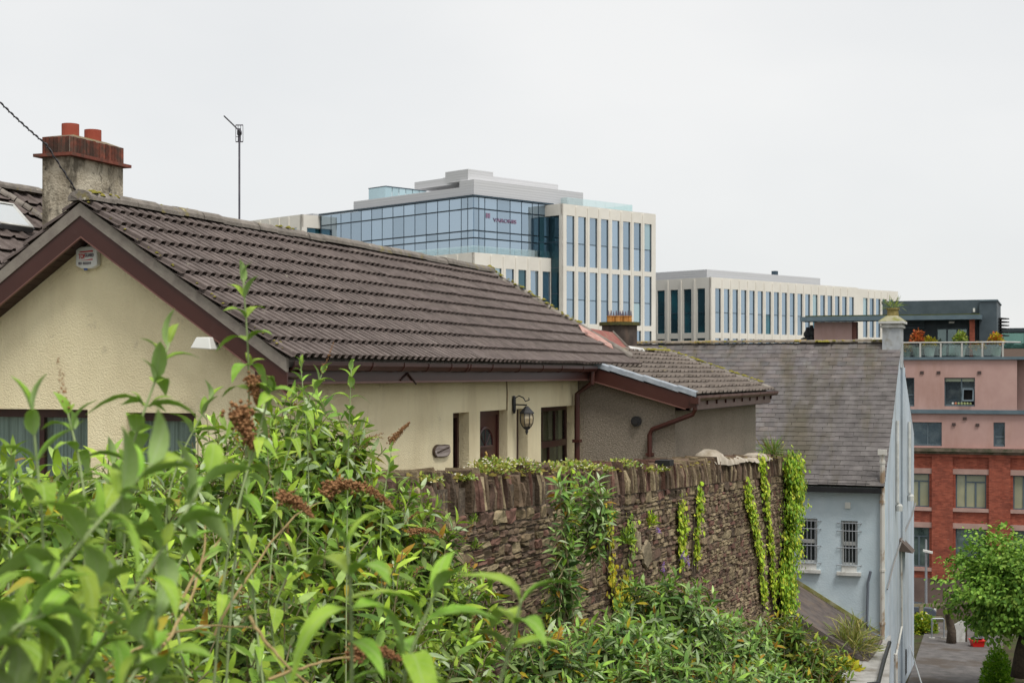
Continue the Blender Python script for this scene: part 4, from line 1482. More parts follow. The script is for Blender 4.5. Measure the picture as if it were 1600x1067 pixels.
for (x0, x1, s0, t0) in BW:
    yb = BY0 + .12
    zm = (s0 + t0) / 2 - .02
    w = MB().box(x0, x0 + .06, yb, yb + .07, s0, t0).box(x1 - .06, x1, yb, yb + .07, s0, t0).box(x0 + .06, x1 - .06, yb, yb + .07, t0 - .06, t0).box(x0 + .06, x1 - .06, yb, yb + .07, s0, s0 + .07).box(x0 + .06, x1 - .06, yb - .02, yb + .06, zm - .05, zm + .05)
    wo = w.build('window', m_offwhite, bh)
    MB().box(x0 + .06, x1 - .06, yb + .03, yb + .035, s0 + .07, zm - .05).build('pane', m_pglass, wo)
    MB().box(x0 + .06, x1 - .06, yb + .03, yb + .035, zm + .05, t0 - .06).build('pane', m_pglass, wo)
    MB().box(x0 + .02, x1 - .02, BY0 - .03, BY0 + .11, s0 - .16, s0 - .002).box(x0 - .1, x1 + .1, BY0 - .12, BY0 + .05, s0 - .25, s0 - .162).build('sill', m_offwhite, wo)
    for k in range(5):
        xk = x0 + (x1 - x0) * (k + .5) / 5
        MB().tube([(xk, BY0 - .04, s0 + .02), (xk, BY0 - .04, t0 - .02)], .011, 5).build('bar', m_bar, wo)
    for zz in (s0 + .02, zm - .1, zm + .35, t0 - .06):
        MB().tube([(x0 - .1, BY0 - .001, zz), (x0 - .09, BY0 - .045, zz), (x1 + .09, BY0 - .045, zz), (x1 + .1, BY0 - .001, zz)], .012, 5).build('bar_rail', m_bar, wo)
# chimney
m_bch = mat('leaded_render', (.36, .38, .40), (.48, .50, .51), scale=3, rough=.7, stain=(.27, .26, .22), stain_scale=3.5)
m_bcap = mat('mossy_stone_cap', (.30, .28, .18), (.40, .38, .28), scale=8, rough=.95, stain=(.20, .20, .04), stain_scale=3, stain_pos=(.42, .58), stain_amt=.9)
cx0, cx1, cy0, cy1 = BX1 - .50, BX1 + .02, BRY - .3, BRY + .55
cz1 = on(1395, 512, 'Y', cy0)[2]
chm = MB().box(cx0, cx1, cy0, cy1, .2, cz1).build('chimney', m_bch, bh)
MB().box(cx0 - .05, cx1 + .05, cy0 - .05, cy1 + .05, cz1 + .001, cz1 + .07).box(cx0 - .02, cx1 + .02, cy0 - .02, cy1 + .02, cz1 + .071, cz1 + .12).box(cx0 - .1, cx1 + .1, cy0 - .1, cy1 + .1, cz1 + .121, cz1 + .19).build('chimney_moulding', m_offwhite, chm)
x0, x1, y0, y1, z0 = cx0 - .1, cx1 + .1, cy0 - .1, cy1 + .1, cz1 + .191
b = MB().add([(x0, y0, z0), (x1, y0, z0), (x1, y1, z0), (x0, y1, z0), (x0 + .2, y0 + .2, z0 + .16), (x1 - .2, y0 + .2, z0 + .16), (x1 - .2, y1 - .2, z0 + .16), (x0 + .2, y1 - .2, z0 + .16)],
             [(0, 3, 2, 1), (4, 5, 6, 7), (0, 1, 5, 4), (1, 2, 6, 5), (2, 3, 7, 6), (3, 0, 4, 7)])
b.build('chimney_cap', m_bcap, chm)
MB().lathe((cx0 + cx1) / 2, (cy0 + cy1) / 2, [(.17, z0 + .15), (.16, z0 + .34), (.19, z0 + .35), (.19, z0 + .4), (.12, z0 + .4)], 10).build('chimney_pot', mat('mossy_pot', (.22, .18, .06), (.3, .24, .1), scale=9, rough=1), chm)
CHTOP = ((cx0 + cx1) / 2, (cy0 + cy1) / 2, z0 + .38)
MB().box(cx0 - .04, cx1 + .02, cy0 - .05, cy0 - .002, .62, .68).build('flashing', m_lead, chm)

# low building in front of it
lb = thing('low_outbuilding', 'low outbuilding with sloping dark felt roof against the blue house', 'outbuilding', (-7, 38, -9))
m_felt = mat('dark_roof_felt', (.085, .07, .065), (.13, .11, .10), scale=4, rough=.95, bump=.4, bscale=30, stain=(.17, .13, .10), stain_scale=2)
z_at = lambda x: -5.53 + (x + 6.745) * (-7.02 + 5.53) / (6.745 - 4.215)
MB().prism([(-10.5, BY0 - .02, z_at(-10.5)), (-4.3, BY0 - .02, z_at(-4.3)), (-4.3, 37.6, z_at(-4.3) - .1), (-10.5, 37.6, z_at(-10.5) - .1)][::-1], (0, 0, -.12)).build('roof', m_felt, lb)
MB().prism([(-10.5, BY0 - .045, z_at(-10.5) + .01), (-4.34, BY0 - .045, z_at(-4.34) + .01), (-4.34, BY0 - .045, z_at(-4.34) + .12), (-10.5, BY0 - .045, z_at(-10.5) + .12)], (0, .03, 0)).build('upstand', m_bcap, lb)
MB().prism([(-10.4, 37.7, -10.2), (-4.4, 37.7, -10.2), (-4.4, 37.7, z_at(-4.4) - .2), (-10.4, 37.7, z_at(-10.4) - .2)], (0, 2.8, 0)).build('wall', m_pebble, lb)
q = [on(u, v, 'Z', -7.05) for u, v in ((1296, 1005), (1392, 992), (1388, 1090), (1290, 1090))]
MB().prism([tuple(p_) for p_ in q][::-1], (0, 0, -.2)).build('flat_roof', m_conc, lb)
MB().box(-6.2, -4.3, 33.6, 37.5, -10.2, -7.3).build('lower_wall', m_offwhite, lb)
r0, r1 = on(1390, 1003, 'Z', -6.75), on(1372, 1067, 'Z', -6.9)
MB().tube([r0, (r0 + r1) / 2 + np.array([0, 0, .05]), r1, r1 + np.array([-.2, -.2, .0])], .05, 6).build('black_pipe', m_black, lb)

# ------------------------------------------------------------------ brick and pink building
pk = thing('brick_and_pink_building', 'red brick building with two pink rendered storeys added on top', 'building', (-5, 87.7, -13.5))
PY = 87.7
PXL, PXR = -24.0, 12.0
m_brick = mat('red_brick_wall', (.31, .082, .05), (.38, .11, .068), scale=3, rough=.9, stain=(.2, .06, .042), stain_scale=1.2, stain_pos=(.45, .65), stain_amt=.6, stain2=(.5, .38, .33), stain2_scale=1.6, stain2_pos=(.70, .76))


def brick_nodes(m):
    nt = m.node_tree
    N, L = nt.nodes, nt.links
    bs = N['Principled BSDF']
    src = bs.inputs['Base Color'].links[0].from_socket
    geo = N.new('ShaderNodeNewGeometry')
    sep = N.new('ShaderNodeSeparateXYZ')
    com = N.new('ShaderNodeCombineXYZ')
    L.new(geo.outputs['Position'], sep.inputs[0])
    L.new(sep.outputs['X'], com.inputs['X'])
    L.new(sep.outputs['Z'], com.inputs['Y'])
    br = N.new('ShaderNodeTexBrick')
    br.inputs['Scale'].default_value = 1.0
    br.inputs['Brick Width'].default_value = .225
    br.inputs['Row Height'].default_value = .075
    br.inputs['Mortar Size'].default_value = .007
    br.inputs['Color1'].default_value = (1.15, 1.1, 1.05, 1)
    br.inputs['Color2'].default_value = (.7, .65, .65, 1)
    br.inputs['Mortar'].default_value = (.75, .95, 1.0, 1)
    L.new(com.outputs[0], br.inputs['Vector'])
    mx = N.new('ShaderNodeMixRGB')
    mx.blend_type = 'MULTIPLY'
    mx.inputs[0].default_value = 1
    L.new(src, mx.inputs[1])
    L.new(br.outputs['Color'], mx.inputs[2])
    L.new(mx.outputs[0], bs.inputs['Base Color'])


brick_nodes(m_brick)
m_pink = mat('pink_render', (.46, .295, .26), (.51, .335, .295), scale=1.2, rough=.9, stain=(.35, .2, .15), stain_scale=.9, stain_pos=(.5, .75), stain_amt=.6, stain_stretch=(1, 1, .22), bump=.2, bscale=8)
m_slate_bl = mat('blue_grey_metal', (.10, .145, .17), (.13, .18, .205), scale=2, rough=.5)
m_wfr = mat('grey_blue_frame', (.09, .125, .145), (.12, .155, .175), rough=.5)
m_lint = mat('pink_stone', (.40, .26, .22), (.48, .32, .27), scale=2, rough=.9)
m_gl_b = glass_mat('blind_behind_glass', (.36, .37, .25), (.6, .65, .65), .18, .06, .12, interior=(.44, .43, .27), iscale=1.5)
m_gl_g = glass_mat('green_dark_glass', (.06, .09, .08), (.45, .58, .58), .3, .06, .2, interior=(.2, .27, .24), iscale=1.2)
m_gl_d = glass_mat('dark_blue_glass', (.045, .06, .07), (.42, .5, .55), .3, .06, .25, interior=(.14, .17, .17), iscale=1.5)


def opening_wall(mb, x0, x1, z0, z1, y, holes, t=.3):
    """wall panel in the XZ plane facing -Y with rectangular holes (x0,x1,z0,z1) that share no column overlap unless equal columns"""
    cols = {}
    for h in holes:
        cols.setdefault((h[0], h[1]), []).append(h)
    x = x0
    for (a, c) in sorted(cols):
        if a > x:
            mb.box(x, a, y, y + t, z0, z1)
        z = z0
        for h in sorted(cols[(a, c)], key=lambda q: q[2]):
            if h[2] > z:
                mb.box(a, c, y, y + t, z, h[2])
            z = h[3]
        if z < z1:
            mb.box(a, c, y, y + t, z, z1)
        x = c
    if x < x1:
        mb.box(x, x1, y, y + t, z0, z1)
    return mb


def P(u, v, y=PY):
    q = on(u, v, 'Y', y)
    return q[0], q[2]


# brick storeys: three window columns in view, repeated out to both sides
zt2, zb2 = P(1515, 741)[1], P(1515, 794)[1]
zt1, zb1 = P(1515, 826)[1], P(1515, 889)[1]
xw0, xw1 = P(1493, 800)[0], P(1541, 800)[0]
step = P(1583, 800)[0] - xw0
holes = []
for k in range(-5, 5):
    a = xw0 + k * step
    holes += [(a, a + (xw1 - xw0), zb2, zt2), (a, a + (xw1 - xw0), zb1, zt1)]
ZB = P(1500, 702)[1]
ZG = P(1500, 905)[1]
wall_b = opening_wall(MB(), PXL, PXR, ZG, ZB, PY, holes).build('brick_wall', m_brick, pk)
MB().box(PXL, PXR, PY - .02, PY + .3, -14.2, ZG - .001).build('ground_storey', mat('brown_plinth', (.12, .085, .075), (.17, .12, .10), scale=1.5, rough=.85), pk)
# piers stand proud between the columns
for k in range(-5, 5):
    a = xw1 + k * step + .14
    c = xw0 + (k + 1) * step - .14
    MB().box(a, c, PY - .12, PY - .001, ZG, ZB - .35).build('brick_pier', m_brick, pk)
for i, h in enumerate(holes):
    x0, x1, z0, z1 = h
    if x1 < -9 or x0 > 1.5:
        pass
    up = z0 == zb2
    y_ = PY + .16
    w = MB().box(x0, x0 + .07, y_, y_ + .08, z0, z1).box(x1 - .07, x1, y_, y_ + .08, z0, z1).box(x0 + .07, x1 - .07, y_, y_ + .08, z1 - .07, z1).box(x0 + .07, x1 - .07, y_, y_ + .08, z0, z0 + .07)
    xm = x0 + (x1 - x0) * .33
    zm = z1 - (z1 - z0) * .23
    xq = xm + (x1 - xm) * .48
    w.box(xm - .04, xm + .04, y_, y_ + .08, z0 + .07, z1 - .07).box(xm + .04, x1 - .07, y_, y_ + .08, zm - .035, zm + .035).box(xq - .05, xq + .05, y_, y_ + .08, z0 + .07, zm - .035)
    wo = w.build('window', m_wfr, pk)
    g_ = m_gl_b if up else m_gl_g
    for (a, c, d, e) in ((x0 + .07, xm - .04, z0 + .07, z1 - .07), (xm + .04, x1 - .07, zm + .035, z1 - .07), (xm + .04, xq - .05, z0 + .07, zm - .035), (xq + .05, x1 - .07, z0 + .07, zm - .035)):
        MB().box(a, c, y_ + .04, y_ + .05, d, e).build('pane', g_, wo)
    MB().box(x0 - .14, x1 + .14, PY - .05, PY + .1, z1 + .001, z1 + .3).build('lintel', m_lint, wo)
    MB().box(x0 - .14, x1 + .14, PY - .1, PY + .15, z0 - .2, z0 - .001).build('sill', m_lint, wo)
m_corn = mat('mossy_cornice', (.13, .10, .075), (.19, .15, .11), scale=2, rough=.95, stain=(.05, .06, .03), stain_scale=1.5, stain_pos=(.45, .6))
MB().box(PXL, PXR, PY - .35, PY - .001, ZB - .12, ZB + .06).box(PXL, PXR, PY - .2, PY - .001, ZB - .26, ZB - .121).build('cornice', m_corn, pk)
MB().box(PXL, PXR, PY - .14, PY - .001, ZB - .42, ZB - .261).build('corbel_course', m_brick, pk)
# pink storeys
z_dec = P(1500, 562)[1]
zband = P(1500, 643)[1]
ph = [(P(1475, 590), P(1523, 635)), (P(1380, 590), P(1428, 635)), (P(1386, 659), P(1471, 697)), (P(1552, 660), P(1570, 698))]
holes = []
for (a, c) in ph:
    holes.append((a[0], c[0], c[1], a[1]))
y2 = PY + .25
xret = P(1589, 600)[0]
up_w = opening_wall(MB(), PXL, xret, zband, z_dec, y2, [holes[1], holes[0]])
up_w.box(xret, PXR, y2 + .9, y2 + 1.2, zband, z_dec)
up_w.build('upper_pink_wall', m_pink, pk)
opening_wall(MB(), PXL, PXR, ZB + .061, zband - .01, y2 + .02, [holes[2], holes[3]]).build('lower_pink_wall', m_pink, pk)
for h, g_, kind in ((holes[0], m_gl_d, 'open'), (holes[1], m_gl_d, 'split'), (holes[2], m_gl_d, 'three'), (holes[3], m_gl_d, 'low')):
    x0, x1, z0, z1 = h
    y_ = y2 + .14
    w = MB().box(x0, x0 + .05, y_, y_ + .08, z0, z1).box(x1 - .05, x1, y_, y_ + .08, z0, z1).box(x0 + .05, x1 - .05, y_, y_ + .08, z1 - .05, z1).box(x0 + .05, x1 - .05, y_ - .1, y_ + .08, z0, z0 + .09)
    panes = []
    if kind == 'open':
        xm = x0 + (x1 - x0) * .56
        zm = z1 - (z1 - z0) * .36
        w.box(xm - .035, xm + .035, y_, y_ + .08, z0 + .09, z1 - .05).box(xm + .035, x1 - .05, y_, y_ + .08, zm - .03, zm + .03)
        panes = [(x0 + .05, xm - .035, z0 + .09, z1 - .05), (xm + .035, x1 - .05, zm + .03, z1 - .05)]
    elif kind == 'three':
        xa, xb = x0 + (x1 - x0) * .28, x0 + (x1 - x0) * .74
        w.box(xa - .035, xa + .035, y_, y_ + .08, z0 + .09, z1 - .05).box(xb - .035, xb + .035, y_, y_ + .08, z0 + .09, z1 - .05)
        panes = [(x0 + .05, xa - .035, z0 + .09, z1 - .05), (xa + .035, xb - .035, z0 + .09, z1 - .05), (xb + .035, x1 - .05, z0 + .09, z1 - .05)]
    else:
        zm = z0 + (z1 - z0) * .4
        w.box(x0 + .05, x1 - .05, y_, y_ + .08, zm - .04, zm + .04)
        panes = [(x0 + .05, x1 - .05, z0 + .09, zm - .04), (x0 + .05, x1 - .05, zm + .04, z1 - .05)]
    wo = w.build('window', m_wfr, pk)
    for (a, c, d, e) in panes:
        MB().box(a, c, y_ + .04, y_ + .05, d, e).build('pane', g_, wo)
    if kind == 'open':
        # top-hung sash pushed outwards; near-black sheet paints the unlit room behind it
        sx0, sx1, st, sb = xm + .05, x1 - .06, zm - .04, z0 + .12
        MB().box(xm + .036, x1 - .051, y_ + .3, y_ + .31, z0 + .09, zm - .031).build('pane', m_dark, wo)
        sash = MB()
        hgt = (st - sb) * .8
        fn = lambda x, y, z: (x, y_ + y - (st - z) * .45, z - 0)
        sash.box(sx0, sx0 + .07, -.03, .02, st - hgt, st).box(sx1 - .07, sx1, -.03, .02, st - hgt, st).box(sx0 + .07, sx1 - .07, -.03, .02, st - .06, st).box(sx0 + .07, sx1 - .07, -.03, .02, st - hgt, st - hgt + .08)
        sash.xf(fn).build('open_sash', m_wfr, wo)
        MB().box(x0 + .06, x1 - .06, y_ + .002, y_ + .03, z1 - .22, z1 - .06).build('blind', mat('pale_blind', (.35, .40, .30), rough=.9), wo)
        rgl = random.Random(3)
        for k in range(7):
            xa = x0 + .45 + k * .16
            MB().lathe(xa, y_ - .02, [(.05, z0 + .09), (.07, z0 + .15 + rgl.random() * .06), (.03, z0 + .22)], 6).build('ornament', mat('ornament', [(.6, .6, .55), (.55, .2, .1), (.4, .45, .2)][k % 3], rough=.7) if k < 3 else MATS['ornament'], wo)
MB().box(PXL, PXR, y2 - .14, y2 - .001, zband - .12, zband + .1).build('metal_band', m_slate_bl, pk)
MB().box(PXL, PXR, y2 - .12, y2 + 1.4, z_dec + .001, z_dec + .16).build('terrace_edge', m_slate_bl, pk)
MB().box(PXL, PXR, y2 + 1.5, PY + 12, -14, z_dec + .03).build('core', m_dark, pk)
b = MB()
for (u, v) in ((1466, 582), (1530, 582), (1507, 654), (1490, 663), (1527, 664), (1440, 582)):
    x_, z_ = P(u, v)
    MB().box(x_ - .1, x_ + .1, y2 - .05, y2 - .001, z_ - .08, z_ + .08).build('wall_vent', mat('vent_brown', (.08, .055, .05), rough=.8) if 'vent_brown' not in MATS else MATS['vent_brown'], pk)

# penthouse
pt = thing('penthouse', 'dark grey penthouse with long flat canopy on top of the pink building', 'building', (-6, 91, z_dec))
m_char = mat('charcoal_cladding', (.035, .048, .056), (.05, .065, .075), scale=2, rough=.55)
m_charl = mat('slate_blue_cladding', (.06, .082, .095), (.08, .105, .12), scale=2, rough=.55)
QY = 91.0
xl, zt = P(1380, 474, QY)
xr, _ = P(1531, 474, QY)
x2, _ = P(1558, 474, QY)
zr = P(1531, 470, QY)[1]
zc0, zc1 = P(1500, 499, QY - 2)[1], P(1500, 492, QY - 2)[1]
MB().box(xl, xr, QY, QY + 6, z_dec + .17, zr - .1).build('wall', m_char, pt)
MB().box(xr + .001, x2, QY - .6, QY + 6, z_dec + .17, zr - .05).build('stair_block', m_charl, pt)
MB().box(xl, xr, QY - .25, QY - .001, zc1 + .05, zr).box(xl - .1, xr - .01, QY, QY + 6, zr - .099, zr + .06).build('parapet', m_charl, pt)
MB().box(xr + .02, x2 + .06, QY - .66, QY + 6, zr - .049, zr + .03).build('coping', m_slate_bl, pt)
xc0 = P(1250, 490, QY - 2)[0]
xc1 = P(1533, 490, QY - 2)[0]
MB().box(xc0, xc1, QY - 2, QY - .26, zc0, zc1).build('canopy', m_slate_bl, pt)
MB().box(xc0 + .3, xc1 - .1, QY - 1.9, QY - .3, zc1 + .001, zc1 + .07).build('sedum_mat', mat('sedum', (.06, .075, .03), (.10, .11, .04), scale=4, rough=1, bump=1, bscale=20), pt)
pa, pb = P(1272, 503, QY - 1.2), P(1331, 540, QY - 1.2)
MB().box(pa[0], pb[0], QY - 1.2, QY - .3, z_dec - .3, pa[1] - .02).build('pink_wall', m_pink, pt)
MB().box(pb[0] + .001, pb[0] + .25, QY - 1.1, QY - .3, z_dec - .3, pa[1] - .02).build('pink_wall_return', mat('brown_return', (.2, .09, .07), rough=.9), pt)
pc = P(1519, 520, QY - 1.6)
MB().box(pc[0] - .14, pc[0] + .14, QY - 1.7, QY - 1.42, z_dec + .17, zc0 - .001).build('brick_post', m_brick, pt)
g0, g1_ = P(1464, 513, QY), P(1512, 560, QY)
gd = MB().box(g0[0], g1_[0], QY - .05, QY - .001, z_dec + .18, g0[1]).build('glazed_door', m_wfr, pt)
for k in range(3):
    a = g0[0] + (g1_[0] - g0[0]) * k / 3 + .05
    c = g0[0] + (g1_[0] - g0[0]) * (k + 1) / 3 - .05
    MB().box(a, c, QY - .07, QY - .051, z_dec + .25, g0[1] - .08).build('pane', m_gl_g, gd)
for k in range(3):
    z_ = P(1430, 500 + k * 5, QY)[1]
    MB().box(P(1400, 500, QY)[0], P(1444, 500, QY)[0], QY - .2, QY - .001, z_ - .16, z_).build('louvre', m_charl, pt)
lx, lz_ = P(1487, 504, QY)
MB().box(lx - .15, lx + .15, QY - .12, QY - .001, lz_ - .05, lz_ + .05).build('wall_light', m_white, pt)
lx, lz_ = P(1522, 485, QY - .3)
MB().box(lx - .06, lx + .06, QY - .4, QY - .251, lz_ - .1, lz_ + .12).build('camera_box', m_white, pt)
b = MB()
fx, fz = P(1560, 505, QY + 2)
for k in range(6):
    MB().lathe(fx + .1, QY + 2.5, [(.05, fz + .35 - k * .2), (.5, fz + .3 - k * .2), (.5, fz + .24 - k * .2), (.05, fz + .26 - k * .2)], 10).build('cowl_ring', m_dark, pt)
MB().tube([(fx + .1, QY + 2.5, z_dec + .2), (fx + .1, QY + 2.5, fz + .35)], .08, 6).build('cowl_pipe', m_dark, pt)
# balustrade
bl = thing('terrace_balustrade', 'steel and glass balustrade along the terrace edge above the pink wall', 'railing', (-4, y2, z_dec + .16))
m_cg = clear_glass('balustrade_glass', (.86, .94, .92), .08)
zr0, zr1 = z_dec + .16, P(1500, 535, y2)[1]
xs_ = [P(u, 540, y2)[0] for u in (1378, 1407, 1438, 1470, 1503, 1535, 1567)]
m_stl = mat('brushed_steel', (.55, .53, .48), (.62, .6, .55), rough=.35, metallic=.7)
for xk in xs_:
    po = MB().box(xk - .05, xk + .05, y2 - .03, y2 + .03, zr0, zr1 - .02).build('post', m_stl, bl)
MB().tube([(xs_[0], y2, zr1), (xs_[-1] + .2, y2, zr1), (xs_[-1] + .9, y2 + .9, zr1)], .05, 8).build('handrail', m_stl, bl)
for a, c in zip(xs_[:-1], xs_[1:]):
    MB().box(a + .08, c - .08, y2 - .008, y2 + .008, zr0 + .08, zr1 - .12).build('glass_panel', m_cg, bl)

# people-free terrace: figures on the roof edge left of the pink wall are flue cowls
fq = thing('flue_cowls', 'pair of dark flue cowls beside the pink rooftop wall', 'flue', on(1264, 540, 'Y', QY - 1))
for u_, h_ in ((1262, .95), (1268, 1.05)):
    x_, z_ = P(u_, 540, QY - 1)
    MB().lathe(x_, QY - 1, [(.16, z_ - .3), (.16, z_ + .55 * h_), (.24, z_ + .6 * h_), (.24, z_ + .8 * h_), (.12, z_ + 1.0 * h_), (.1, z_ + 1.15 * h_)], 10).build('cowl', m_dark, fq)
x_, z_ = P(1257, 540, QY - 1)
MB().lathe(x_, QY - 1, [(.1, z_ - .3), (.26, z_ + .0), (.3, z_ + .2), (.22, z_ + .42), (.05, z_ + .5)], 10).build('cowl', m_dark, fq)

# ------------------------------------------------------------------ offices across the river
aR = math.radians(45.7)
eR = RV * math.sin(aR) + FV * math.cos(aR)
eL = -RV * math.cos(aR) + FV * math.sin(aR)
m_stonew = mat('pale_precast', (.77, .73, .655), (.83, .79, .715), scale=.25, rough=.85, stain=(.66, .615, .55), stain_scale=.4, stain_pos=(.5, .75), stain_amt=.4)  # office stone and glass lightened, distance haze put into their colours
m_ogl = glass_mat('office_blue_glass', (.08, .135, .19), (.55, .67, .78), .62, .03, .16, interior=(.06, .13, .2), iscale=.12)
m_ogl_d = glass_mat('office_dark_glass', (.03, .075, .095), (.24, .38, .44), .4, .03, .3, interior=(.03, .16, .2), iscale=.2)
m_ogl_c = glass_mat('office_cyan_glass', (.24, .36, .40), (.66, .82, .86), .5, .04, .15)
m_ofr = mat('dark_mullion', (.035, .06, .085), (.045, .075, .1), rough=.4)
m_metal = mat('ribbed_metal', (.58, .58, .59), (.62, .62, .63), scale=.6, rough=.5, stretch=(.1, .1, 4))


def ribs(m, period=.35, amt=.16):
    nt = m.node_tree
    N, L = nt.nodes, nt.links
    bs = N['Principled BSDF']
    geo = N.new('ShaderNodeNewGeometry')
    wv = N.new('ShaderNodeTexWave')
    wv.bands_direction = 'Z'
    wv.inputs['Scale'].default_value = 1 / period / 3.2
    L.new(geo.outputs['Position'], wv.inputs['Vector'])
    bp = N.new('ShaderNodeBump')
    bp.inputs['Strength'].default_value = .1
    bp.inputs['Distance'].default_value = .1
    L.new(wv.outputs['Fac'], bp.inputs['Height'])
    L.new(bp.outputs[0], bs.inputs['Normal'])


ribs(m_metal)


class Face:
    """axes: a along the face, o outwards, z up"""

    def __init__(s, origin, along, normal):
        s.o, s.a, s.n = np.array(origin, float), along, normal

    def box(s, mb, a0, a1, o0, o1, z0, z1, c=None):
        vs = []
        for z in (z0, z1):
            for (a, o) in ((a0, o0), (a1, o0), (a1, o1), (a0, o1)):
                q = s.o + s.a * a + s.n * o
                vs.append((q[0], q[1], z))
        return mb.add(vs, [(0, 3, 2, 1), (4, 5, 6, 7), (0, 1, 5, 4), (1, 2, 6, 5), (2, 3, 7, 6), (3, 0, 4, 7)], c)

    def pt(s, a, o, z):
        q = s.o + s.a * a + s.n * o
        return (q[0], q[1], z)


def precast(parent, fc, length, nwin, rows, ztop, edge=.75, win=1.25, first=0, glass=None, depth=.26, skip_last=0.0):
    """white frame: bands between window rows and a pier either side of each window"""
    mod = (length - 2 * edge) / nwin
    levels = [ztop] + [q for r in rows for q in r]
    # bands
    zz = [(rows[0][1], ztop)] + [(rows[i + 1][1], rows[i][0]) for i in range(len(rows) - 1)]
    for z0, z1 in zz:
        fc.box(MB(), 0, length, -depth, 0, z0, z1).build('band', m_stonew, parent)
    zlo, zhi = rows[-1][0], ztop - .25
    for k in range(nwin + 1):
        a0 = edge + k * mod - (mod - win) / 2
        a1 = edge + k * mod + (mod - win) / 2
        if k == 0:
            a0 = 0
        if k == nwin:
            a1 = length
        for (z0, z1) in rows:
            fc.box(MB(), a0, a1, -depth, .0, z0 + .001, z1 - .001).build('pier', m_stonew, parent)
        if 0 < k < nwin:
            mid = (a0 + a1) / 2
            fc.box(MB(), mid - .17, mid + .17, .001, .1, zlo, zhi).build('fin', m_stonew, parent)
    rg = random.Random(int(length * 100))
    for k in range(nwin):
        a0 = edge + k * mod + (mod - win) / 2 + .001
        a1 = edge + (k + 1) * mod - (mod - win) / 2 - .001
        for (z0, z1) in rows:
            zm = (z0 + z1) / 2
            w = MB()
            fc.box(w, a0, a0 + .08, -depth, -depth + .12, z0, z1)
            fc.box(w, a1 - .08, a1, -depth, -depth + .12, z0, z1)
            fc.box(w, a0 + .08, a1 - .08, -depth, -depth + .12, zm - .35, zm - .25)
            wo = w.build('window', m_ofr, parent)
            gg = glass or m_ogl
            for (c, d) in ((z0, zm - .35), (zm - .25, z1)):
                g_ = gg if rg.random() > .12 else (m_ogl_c if rg.random() > .5 else m_ogl_d)  # odd cyan and dark panes stand in for varied reflections
                if glass is m_ogl_d:
                    g_ = glass
                fc.box(MB(), a0 + .08, a1 - .08, -depth + .02, -depth + .05, c, d).build('pane', g_, wo)


YC = 200.0
C = dep(740, 585, YC)
C[2] = 0
GB_ = -14.0
of = thing('glass_corner_office', 'large office building with blue glass corner storeys and pale stone wings', 'building', (C[0], C[1], GB_))


def zof(v, yc=YC):
    return (585 - v) * yc / F


# glass box
z_g = [zof(307), zof(325.5), zof(360), zof(371.6), zof(396)]
fR = Face(C, eR, -eL)
fL = Face(C, eL, -eR)
core = Face(C, eR, -eL)
MBc = MB()
core.box(MBc, .12, 34, -34, -.12, GB_, z_g[0] - .1)
MBc.build('core', m_ofr, of)
cr = [0, .95, 2.05, 4.35, 6.8, 9.0, 11.1, 12.3, 14.8]
cl = [0, 1.15, 2.45] + list(np.linspace(4.85, 33.5, 13))
for fc, cols in ((fR, cr), (fL, cl)):
    for i in range(len(cols) - 1):
        for j in range(4):
            g_ = m_ogl
            fc.box(MB(), cols[i] + .07, cols[i + 1] - .07, -.1, 0, z_g[j + 1] + .09, z_g[j] - .09).build('glass_panel', g_, of)
    fc.box(MB(), -.3, cols[-1] + .3, -.3, .28, z_g[0] - .02, z_g[0] + .22).build('roof_edge', m_ofr, of)
# lettering on the glass
m_logo = mat('red_window_lettering', (.30, .17, .26), (.24, .2, .31), scale=.8, rough=.4)
lo = fR.pt(3.0, .06, zof(347.5))
ex_ = Vector(eR)
Rt = Matrix((ex_, Vector((0, 0, 1)), ex_.cross(Vector((0, 0, 1))))).transposed().to_4x4()
lo = fR.pt(3.6, .06, zof(346.5, 202.5))
text('VARONIS', .72, lo, Rt, m_logo, of, ext=.02, sx=1.45)
b = MB()
fR.box(b, 2.25, 2.55, .03, .06, zof(339), zof(331))
fR.box(b, 2.7, 3.0, .03, .06, zof(339), zof(331))
fR.box(b, 2.55, 2.7, .03, .06, zof(336.3), zof(333.7))
b.build('emblem', m_logo, of)
# podium below the glass box
p0 = C - eR * .9 - eL * .9
pR = Face(p0, eR, -eL)
pL = Face(p0, eL, -eR)
zp = zof(395.5)
rows_p = [(zp - 9.2, zp - 1.9), (zp - 17, zp - 9.9), (zp - 25, zp - 17.8)]
precast(of, pR, 16.0, 6, rows_p, zp, edge=.9, win=1.55)
precast(of, pL, 34.0, 14, rows_p, zp, edge=.9, win=1.55)
MBc = MB()
pR.box(MBc, .6, 15.9, -1.0, -.6, zp - .6, zp - .1)
pR.box(MBc, .6, 15.9, -33, -.6, GB_, zp - .3)
MBc.build('podium_core', m_ofr, of)
m_bal = clear_glass('pale_green_glass', (.88, .95, .945), .2)
for fc, ln_ in ((pR, 15.8), (pL, 33.5)):
    n_ = int(ln_ / 2.4)
    for k in range(n_):
        fc.box(MB(), .3 + ln_ * k / n_ * .97, .3 + ln_ * (k + .985) / n_ * .97, -.3, -.26, zp + .02, zp + .95).build('balustrade_panel', m_bal, of)
